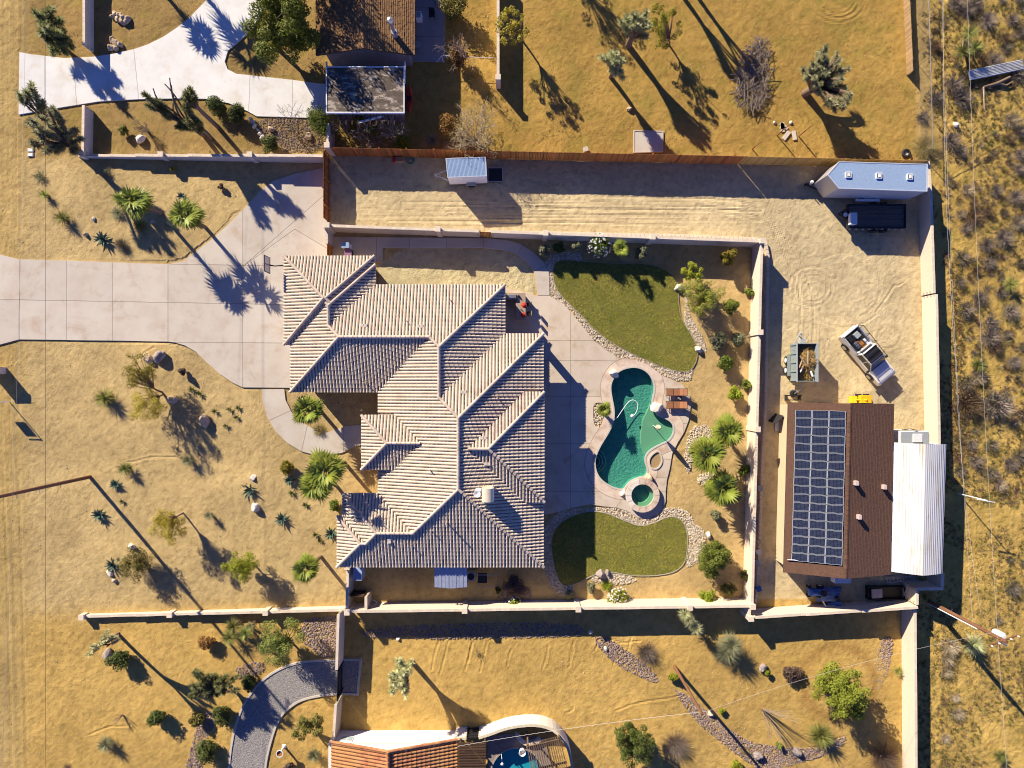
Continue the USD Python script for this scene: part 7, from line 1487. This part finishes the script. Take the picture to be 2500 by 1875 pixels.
for a in ((253, 584, 22, 'large blue agave at the foot of the driveway island'), (445, 480, 12, 'small blue agave above the lower palm of the driveway island'), (285, 1182, 17, 'blue agave below the tufted yellow yucca'), (612, 1196, 24, 'big blue agave between two white boulders'), (708, 1172, 16, 'blue agave under the yellow shrub by the palms'), (245, 1256, 20, 'blue agave nearest the long pole shadow'), (279, 1378, 21, 'blue agave against the olive shrub and white boulder'), (690, 1266, 19, 'blue agave in mid sand between palms and small tree'), (810, 1302, 20, 'blue agave touching the house roof edge')):
    agave(*a, n=24)
for k, (px, py) in enumerate(((526, 1004), (562, 1000), (583, 996), (579, 1019), (553, 1040))):
    agave(px, py, 9, 'tiny dark green agave of the group of five near the walkway', 14, l_dark, group='five small agaves by the walkway', name='small_agave')
for a in ((470, 951, 10, 'small dark agave by the driveway curve, upper of a pair'), (489, 961, 10, 'small dark agave by the driveway curve, lower of a pair'), (714, 1204, 10, 'small agave just under the yellow shrub'), (747, 1232, 10, 'small agave below the crowded palms'), (772, 1305, 10, 'small agave chain near the house agave, upper one'), (783, 1320, 8, 'small agave chain near the house agave, lower one'), (300, 1224, 8, 'tiny agave beside the long pole shadow')): agave(*a, 14, l_dark, name='small_agave')
grassy(290, 521, 22, .8, 'dull green grass clump between the driveway island palms', l_grey, 300)
grassy(780, 1050, 20, .7, 'round tan grass clump in the walkway bend', l_straw, 420)
grassy(100, 432, 20, .9, 'wispy grey grass clump beside the small yucca near the road', l_grey, 160)
grassy(262, 424, 18, .8, 'wispy green grass clump in the joshua shadow', l_grey, 160)
grassy(1481, 1428, 18, .6, 'yellow green grass clump below the grey lawn boulders', l_lime, 300, droop=.3)
grassy(2254, 362, 42, 1.2, 'large pale straw coloured bush in the desert corner by the tyre', l_straw, 900)
grassy(165, 1875, 20, .5, 'low pinkish weeds at the bottom of the front yard', l_purple, 120)
grassy(1165, 1592, 16, .9, 'thin withered grass stalks on the southern lot', l_straw, 24, w=.03)
grassy(1817, 1830, 18, .6, 'straw coloured tuft by the dry stream', l_straw, 120)
# bushes ------------------------------------------------
for a in ((530, 256, 26, 1.3, 'dark rounded bush under the white driveway, upper of a pair', l_dark), (575, 277, 28, 1.4, 'dark rounded bush under the white driveway, lower of a pair', l_dark), (661, 355, 25, 1.2, 'dark bush against the stepped wall under the rock row', l_dark), (819, 1234, 17, 1.0, 'trimmed dark green ball bush at the house wall', l_green), (698, 1140, 22, 1.1, 'yellowish shrub above the blue agave by the palms', l_yel),
          (300, 318, 14, .8, 'thin yellow green shrub in the plot below the white driveway', l_olive), (445, 905, 12, .8, 'dark twiggy shrub near the driveway bend', l_purple), (290, 1608, 29, 1.3, 'dark round bush beside the violet boulder', l_dark), (506, 1568, 22, .9, 'rust and green shrub below the low wall', l_rust), (608, 1664, 22, 1.0, 'dark round bush on the gravel driveway kerb', l_dark), (480, 1756, 20, 1.0, 'brown green round bush by the dry stream', l_olive), (543, 1746, 28, 1.2, 'dark bush between dry stream and gravel driveway, upper one', l_dark), (508, 1832, 30, 1.3, 'dark bush between dry stream and gravel driveway, lower one', l_dark), (385, 1758, 26, 1.3, 'dark green jagged bush standing alone in the sand', l_dark), (708, 1870, 15, .8, 'small brown bush at the bottom beside the house', l_purple),
          (984, 348, 20, 1.0, 'bright lime bush against the wooden fence', l_lime), (879, 295, 14, 1.6, 'small lime green shoots among bare branches', l_lime), (905, 318, 14, 1.4, 'lime green clump near the garage rafters', l_lime), (1118, 135, 26, 2.0, 'rusty sparse shrub below the neighbour patio', l_rust), (1093, 300, 30, 1.6, 'rust coloured shrub beside the silvery yucca', l_rust), (1110, 18, 34, 2.2, 'dark shrub with golden tips at the top behind the patio', l_olive),
          (1778, 630, 22, 2.1, 'bright shrub under the garden wall corner', l_yel), (1782, 748, 22, 1.3, 'green shrub between the feathery tree and the wall', l_green), (1752, 835, 24, 1.3, 'grey green shrub in the garden border, western of a pair', l_grey), (1804, 829, 21, 1.2, 'grey green shrub in the garden border touching the wall', l_grey), (1771, 885, 25, 1.2, 'dark green shrub in the garden border', l_green), (1795, 961, 20, 1.2, 'yellow green shrub hugging the east garden wall', l_lime), (1822, 938, 14, .9, 'little dark shrub tucked against the east garden wall', l_green), (1831, 712, 13, .9, 'little green shrub standing before the east garden wall', l_green), (1820, 1150, 16, 1.0, 'dark shrub by the wall beside the palms', l_green), (1795, 1205, 20, 1.1, 'grey shrub beside the lowest of the three palms', l_grey),
          (1745, 1258, 17, .8, 'silver grey ball shrub above the cobble patch', l_grey), (1780, 1440, 22, 1.0, 'sparse olive shrub near the garden corner', l_olive), (1816, 1402, 16, 1.0, 'small sparse shrub at the wall by the dark tree', l_olive), (1726, 1459, 25, .9, 'bright yellow green round bush at the south wall corner', l_lime), (1445, 1433, 15, .7, 'silver ball bush west of the grass clump by the small lawn', l_grey), (1393, 1451, 15, .7, 'grey leafy bush at the south tip of the small lawn', l_grey), (1215, 1440, 9, .5, 'tiny dark shrub by the purple cobbles', l_dark), (1258, 1432, 30, 1.0, 'purple brown shrub in the house shade', l_purple),
          (1329, 613, 17, 1.55, 'pale ball shrub in the north bed, nearest the patio', l_grey), (1406, 605, 15, 1.75, 'pale ball shrub in the north bed, middle of three', l_grey), (1566, 618, 17, 1.7, 'pale ball shrub in the north bed, beyond the palm', l_grey), (1644, 1655, 14, .9, 'bright green plant at the base of the rusty service pole', l_lime), (1761, 1735, 9, .5, 'small green plant beside the dry stream bend', l_lime), (1873, 1643, 10, .5, 'green plant at the foot of the grey boulder', l_lime), (1903, 1820, 11, .6, 'small green tuft set in the dry stream', l_green), (1800, 1870, 16, .6, 'low green plant at the bottom edge by the pole shadow', l_lime), (540, 458, 9, .5, 'tiny brown shrub near the driveway fan', l_purple), (420, 412, 8, .6, 'small yellow flowering stalk under the stepped wall', l_yel), (465, 523, 10, .7, 'yellow leafed plant beside the lower palm', l_lime),
          (1938, 1646, 26, .8, 'thin brown twiggy shrub beside the grey boulder', l_purple), (1365, 604, 16, 1.2, 'dark shrub between the pale ball shrubs', l_dark)):
    bush(*a)
bush(1463, 600, 30, 2.1, 'large white flowering bush in the north bed', l_green, flowers=130)
bush(1512, 1463, 30, 1.1, 'large white flowering bush on the south garden wall', l_lime, flowers=130)
bush(1255, 1470, 16, .9, 'small white flowering bush by the purple shrub', l_lime, flowers=45)
bush(778, 292, 30, 3.2, 'dense dark cypress hedge bush at the end of the white driveway', l_green, 4200, .06, name='cypress', cat='cypress')
bush(790, 318, 24, 2.4, 'lower dark part-shaded cypress beside the block wall', l_green, 2600, .06, name='cypress', cat='cypress')
# bare and twiggy ------------------------------------------------
bare(738, 348, 2.6, 50, 'bare pale tree in the gravel bed by the cypress', m_twig, 5, lean=(-.7, 1.6))
bare(362, 322, 1.6, 20, 'bare purple brown shrub beside the pale boulder', m_twig, 9, name='bare_shrub', cat='shrub')
bare(915, 345, 2.6, 44, 'pale leafless shrub sprawling below the garage, western of two', m_twig_l, 8, name='bare_shrub', cat='shrub', leaf_n=60, leafmat=l_rust)
bare(960, 335, 3.0, 46, 'pale leafless shrub sprawling below the garage, eastern of two', m_twig_l, 8, name='bare_shrub', cat='shrub', leaf_n=40, leafmat=l_lime)
bare(846, 320, 2.2, 30, 'brown bare shrub in the dark corner by the block wall', m_twig, 7, name='bare_shrub', cat='shrub', leaf_n=80, leafmat=l_rust)
bare(1160, 345, 3.6, 66, 'wide straw coloured dry tree above the wooden fence', m_twig_l, 20, leaf_n=3200, leaf=.045, leafmat=l_straw)
bare(1128, 160, 3.2, 28, 'thin rust tipped bare tree on the neighbour lot', m_twig, 7, leaf_n=160, leafmat=l_rust)
for a in ((1576, 1590, 32, 1.0, 'round dry twiggy shrub beside the purple stone stream'), (1647, 1814, 42, 1.3, 'large dry twiggy shrub beside the dark conifer'), (2152, 1850, 50, 1.5, 'large brown twiggy shrub by the long white wall at the bottom'), (300, 600, 20, .6, 'low dry twigs at the foot of the driveway island')):
    grassy(*a, l_sage if a[0] < 2000 else l_purple, 700, name='twiggy_shrub', cat='shrub', w=.014, droop=.1)
ocotillo(1861, 1730, 60, 3.4, 'ocotillo of thin bare wands casting a fan of shadows', 20)
ocotillo(300, 1745, 16, 1.0, 'small bare ocotillo twigs in the front sand', 7)
# brush pile
bp_ = PG(chaikin([(1795, 190), (1815, 120), (1850, 85), (1872, 110), (1868, 150), (1876, 200), (1872, 255), (1840, 280), (1800, 265), (1788, 225)], 2)); rg = np.random.default_rng(111); xy = scatter(bp_, 520, rg); m = MB()
for q in xy:
    a = rg.uniform(0, 3.14); z = .05 + rg.random() * .55; d = np.array([math.cos(a), math.sin(a), rg.normal(0, .12)]) * rg.uniform(.25, .8); m.tube([(q[0] - d[0], q[1] - d[1], z - d[2]), (q[0] + d[0], q[1] + d[1], z + d[2])], rg.uniform(.008, .03), 4, False)
single('brush_pile', m, m_twig, 'long heap of cut dry branches on the open sand lot', 'brush', kind='stuff')
for k, (px, py) in enumerate(((1857, 102), (1842, 133), (1800, 216), (1866, 130), (1930, 300), (1890, 300))): boulder(px, py, 4.5, 'small white block of rubble by the brush pile', m_rock_w, group='white rubble by the brush pile')

# desert scrub on the east ------------------------------------------------
def sage_proto(name, label, leafmat, twigmat, seed, k=220, lf=260):
    rng = np.random.default_rng(seed); t = Thing(name, label, 'desert shrub', (0, 0, 0)); d = unit(rng, k); d[:, 2] = np.abs(d[:, 2]) * .75 + .1
    o = np.column_stack([rng.normal(0, .08, (k, 2)), np.zeros(k)]); t.part('twigs', MB().blades(o, d, rng.uniform(.6, 1.05, k), .028, .05), twigmat)
    d = unit(rng, lf); d[:, 2] = np.abs(d[:, 2]) * .75 + .05; c = d * rng.uniform(.45, 1.0, lf)[:, None] * (1 + .25 * np.sin(3 * np.arctan2(d[:, 1], d[:, 0]) + seed))[:, None]
    t.part('foliage', MB().leaves(c, d + rng.normal(0, .6, (lf, 3)), .06, rng, .4), leafmat); return t
LISTS = {'grey': [(0, 2330, 14, 22), (0, 2378, 14, 20), (0, 2407, 55, 22), (0, 2468, 51, 16), (0, 2489, 82, 13), (0, 2326, 210, 24), (0, 2345, 246, 24), (0, 2282, 241, 20), (0, 2424, 150, 21), (0, 2480, 186, 19), (0, 2316, 347, 24), (0, 2487, 323, 16), (0, 2248, 290, 15), (0, 2487, 379, 15), (0, 2429, 467, 16), (0, 2477, 484, 20), (0, 2484, 415, 15), (0, 2354, 559, 15), (0, 2446, 583, 24), (0, 2405, 600, 20), (0, 2412, 644, 17), (0, 2388, 728, 20), (0, 2441, 716, 15), (0, 2417, 788, 20), (0, 2412, 822, 26), (0, 2472, 884, 18), (0, 2427, 988, 38), (0, 2475, 1032, 12), (0, 2369, 1085, 14), (0, 2465, 1133, 18), (0, 2378, 1126, 17), (0, 2463, 762, 22), (0, 2360, 30, 18)],
         'pale': [(1, 2358, 465, 16), (1, 2342, 523, 13), (1, 2480, 545, 20), (1, 2465, 297, 20), (1, 2383, 920, 20), (1, 2439, 1183, 16), (1, 2316, 1576, 22), (1, 2310, 1608, 18), (1, 2335, 1740, 16), (1, 2329, 1700, 13), (1, 2308, 1640, 14), (1, 2305, 1800, 13)],
         'brown': [(2, 2280, 116, 18), (2, 2453, 96, 17), (2, 2371, 530, 23), (2, 2381, 663, 14), (2, 2407, 518, 16), (2, 2358, 983, 38), (2, 2398, 150, 15), (2, 2374, 501, 14), (2, 2425, 850, 18), (2, 2460, 340, 14), (2, 2489, 1012, 14), (2, 2337, 1120, 13)],
         'olive': [(3, 2451, 118, 15), (3, 2345, 629, 20), (3, 2354, 757, 22), (3, 2489, 643, 13), (3, 2455, 817, 13), (3, 2354, 935, 22), (3, 2487, 1111, 20), (3, 2417, 1154, 19), (3, 2417, 1087, 18), (3, 2436, 1513, 10), (3, 2432, 1308, 5), (3, 2494, 846, 13), (3, 2340, 690, 16), (3, 2343, 370, 18)],
         'dark': [(4, 2470, 1436, 20), (4, 2463, 1366, 9), (4, 2493, 1373, 9), (4, 2445, 2, 11), (4, 2340, 1150, 14), (4, 2420, 985, 30), (4, 2485, 0, 14)]}
info = {'grey': ('grey purple twiggy sage bush in the desert scrub', l_sage, m_twig), 'pale': ('pale whitish dry bush in the desert scrub', l_straw, m_twig_l), 'brown': ('brown dried bush in the desert scrub', l_purple, m_deadleaf), 'olive': ('yellow green bush in the desert scrub', l_olive, m_twig), 'dark': ('dark grey green bush in the desert scrub', l_dark, m_twig)}
rg = np.random.default_rng(121)
spots = sorted([(py, px, r, k) for k, v in LISTS.items() for _, px, py, r in v]); seen = {}
ORD = ['first', 'second', 'third', 'fourth', 'fifth', 'sixth', 'seventh', 'eighth', 'ninth', 'tenth', 'eleventh', 'twelfth', 'thirteenth', 'fourteenth', 'fifteenth', 'sixteenth', 'seventeenth', 'eighteenth']
MARKS = [(270, 'above the metal sheet'), (395, 'between metal sheet and wall corner'), (560, 'level with the big enclosed trailer'), (740, 'level with the vehicle yard'), (940, 'level with the pickup'), (1080, 'level with the shed top'), (1250, 'level with the white carport'), (1500, 'level with the utility pole'), (2000, 'below the utility pole')]
protos = {}
for py, px, r, k in spots:
    mark = next(m for y, m in MARKS if py < y); cnt = seen[(k, mark)] = seen.get((k, mark), 0) + 1
    lab = info[k][0].replace('in the desert scrub', '').strip() + ', ' + ORD[cnt - 1] + ' down of its colour ' + mark; c = P(px, py); v = int(rg.integers(0, 2))
    if (k, v) not in protos:
        t = sage_proto('desert_shrub', lab, info[k][1], info[k][2], 7 + v + 3 * len(protos)); x = UsdGeom.Xformable(t.prim); x.ClearXformOpOrder(); s = r / S * 1.42
        x.AddTranslateOp().Set(Gf.Vec3d(float(c[0]), float(c[1]), -.02)); x.AddRotateZOp().Set(float(rg.uniform(0, 360))); x.AddScaleOp().Set(Gf.Vec3f(s, s, s)); protos[(k, v)] = t
        put(t.prim, group='desert shrubs east of the wall')
    else: copy_of(protos[(k, v)], 'desert_shrub', c, lab, 'desert shrub', 'desert shrubs east of the wall', rg.uniform(0, 6.28), r / S * 1.42, -.02)
def scrub_clump(rng, n=46, h=.34):
    d = unit(rng, n); d[:, 2] = abs(d[:, 2]) * .8 + .1; return MB().blades(np.column_stack([rng.normal(0, .05, (n, 2)), np.zeros(n)]), d, h * rng.uniform(.5, 1.2, n), .02, .08).get()
def dry_tuft(rng, n=14, h=.10):
    d = unit(rng, n); d[:, 2] = abs(d[:, 2]) * .7 + .2; return MB().blades(np.column_stack([rng.normal(0, .03, (n, 2)), np.zeros(n)]), d, h * rng.uniform(.6, 1.3, n), .022, .2).get()
def dry_grass(g, dens, lab, seed, mats, sc=(.6, 1.6)):
    r = np.random.default_rng(seed); n = int(g.area * dens); xy = scatter(g, n, r); f = meshkit.fbm(np.column_stack([xy * .25, np.zeros(n)]), 3, seed); xy = xy[f > .46]; n = len(xy)
    instancer('dry_grass', [dry_tuft(r) for _ in range(5)], mats, np.column_stack([xy, np.full(n, -.01)]), r.uniform(0, 6.28, n), r.uniform(*sc, n), lab, 'dry grass', r)
frame_ = PG([(-20, -20), (2520, -20), (2520, 1895), (-20, 1895)])
dry_grass(OUTER['east'].intersection(frame_), 15.0, 'golden dry tufts carpeting the open desert', 131, [l_straw, l_olive, l_straw, m_deadleaf, l_olive], (.7, 2.3))
rgs = np.random.default_rng(151); sg = OUTER['east'].intersection(frame_).intersection(PG([(2270, -30), (2600, -30), (2600, 1230), (2330, 1230)])); xy = scatter(sg, 900, rgs); fz_ = meshkit.fbm(np.column_stack([xy * .3, np.zeros(900)]), 3, 77); xy = xy[fz_ > .47]; n = len(xy)
instancer('scrub_undergrowth', [scrub_clump(rgs) for _ in range(6)], [l_sage, l_purple, l_olive, l_straw, m_deadleaf, l_sage], np.column_stack([xy, np.full(n, -.02)]), rgs.uniform(0, 6.28, n), rgs.uniform(.5, 1.7, n), 'low twiggy undergrowth between the desert bushes', 'scrub', rgs)
dry_grass(OUTER['ne'].intersection(frame_), 6.0, 'short olive weeds greening the neighbour sand lot', 132, [l_olive, l_yel, l_straw, l_olive, l_yel], (.3, .8))
dry_grass(unary_union([OUTER['nw'].intersection(frame_).difference(NDRIVE_G.buffer(.2))]), 6.0, 'short dry weeds round the white driveway', 133, [l_olive, l_straw, l_straw, l_olive, l_yel], (.3, .8))
dry_grass(PG([(2296, 1490), (2345, 1480), (2330, 1895), (2296, 1895)]), 26.0, 'weedy strip along the outside of the long wall', 134, [l_straw, l_olive, m_deadleaf, l_straw, l_olive], (.9, 2.4))
dry_grass(PG([(2322, 640), (2350, 640), (2362, 1200), (2322, 1200)]), 30.0, 'weedy strip along the outside of the east wall', 135, [l_straw, l_olive, m_deadleaf, l_straw, l_rust], (.9, 2.4))
dry_grass(PG([(1180, 330), (1560, 300), (2200, 330), (2230, 402), (1180, 380)]), 8.0, 'pale weeds along the wooden fence', 136, [l_straw, l_yel, l_olive, l_straw, l_yel], (.4, 1.0))
def pebbles(g, dens, lab, seed, size=.035):
    r = np.random.default_rng(seed); n = int(g.area * dens); xy = scatter(g, n, r); instancer('loose_stones', [stone(r, size) for _ in range(4)], [m_stone, m_rock, m_stone_d, m_rock], np.column_stack([xy, np.full(n, .0)]), r.uniform(0, 6.28, n), r.uniform(.4, 1.5, n), lab, 'stones', r)
pebbles(frame_.difference(unary_union([HOUSE_PAD, DRIVE_G, NDRIVE_G, PATIO_ALL, WALK_ALL, LAWN1, LAWN2, GDRIVE_G, POOL.buffer(.5)]).buffer(.1)), .8, 'loose little stones strewn over the bare soil', 141)
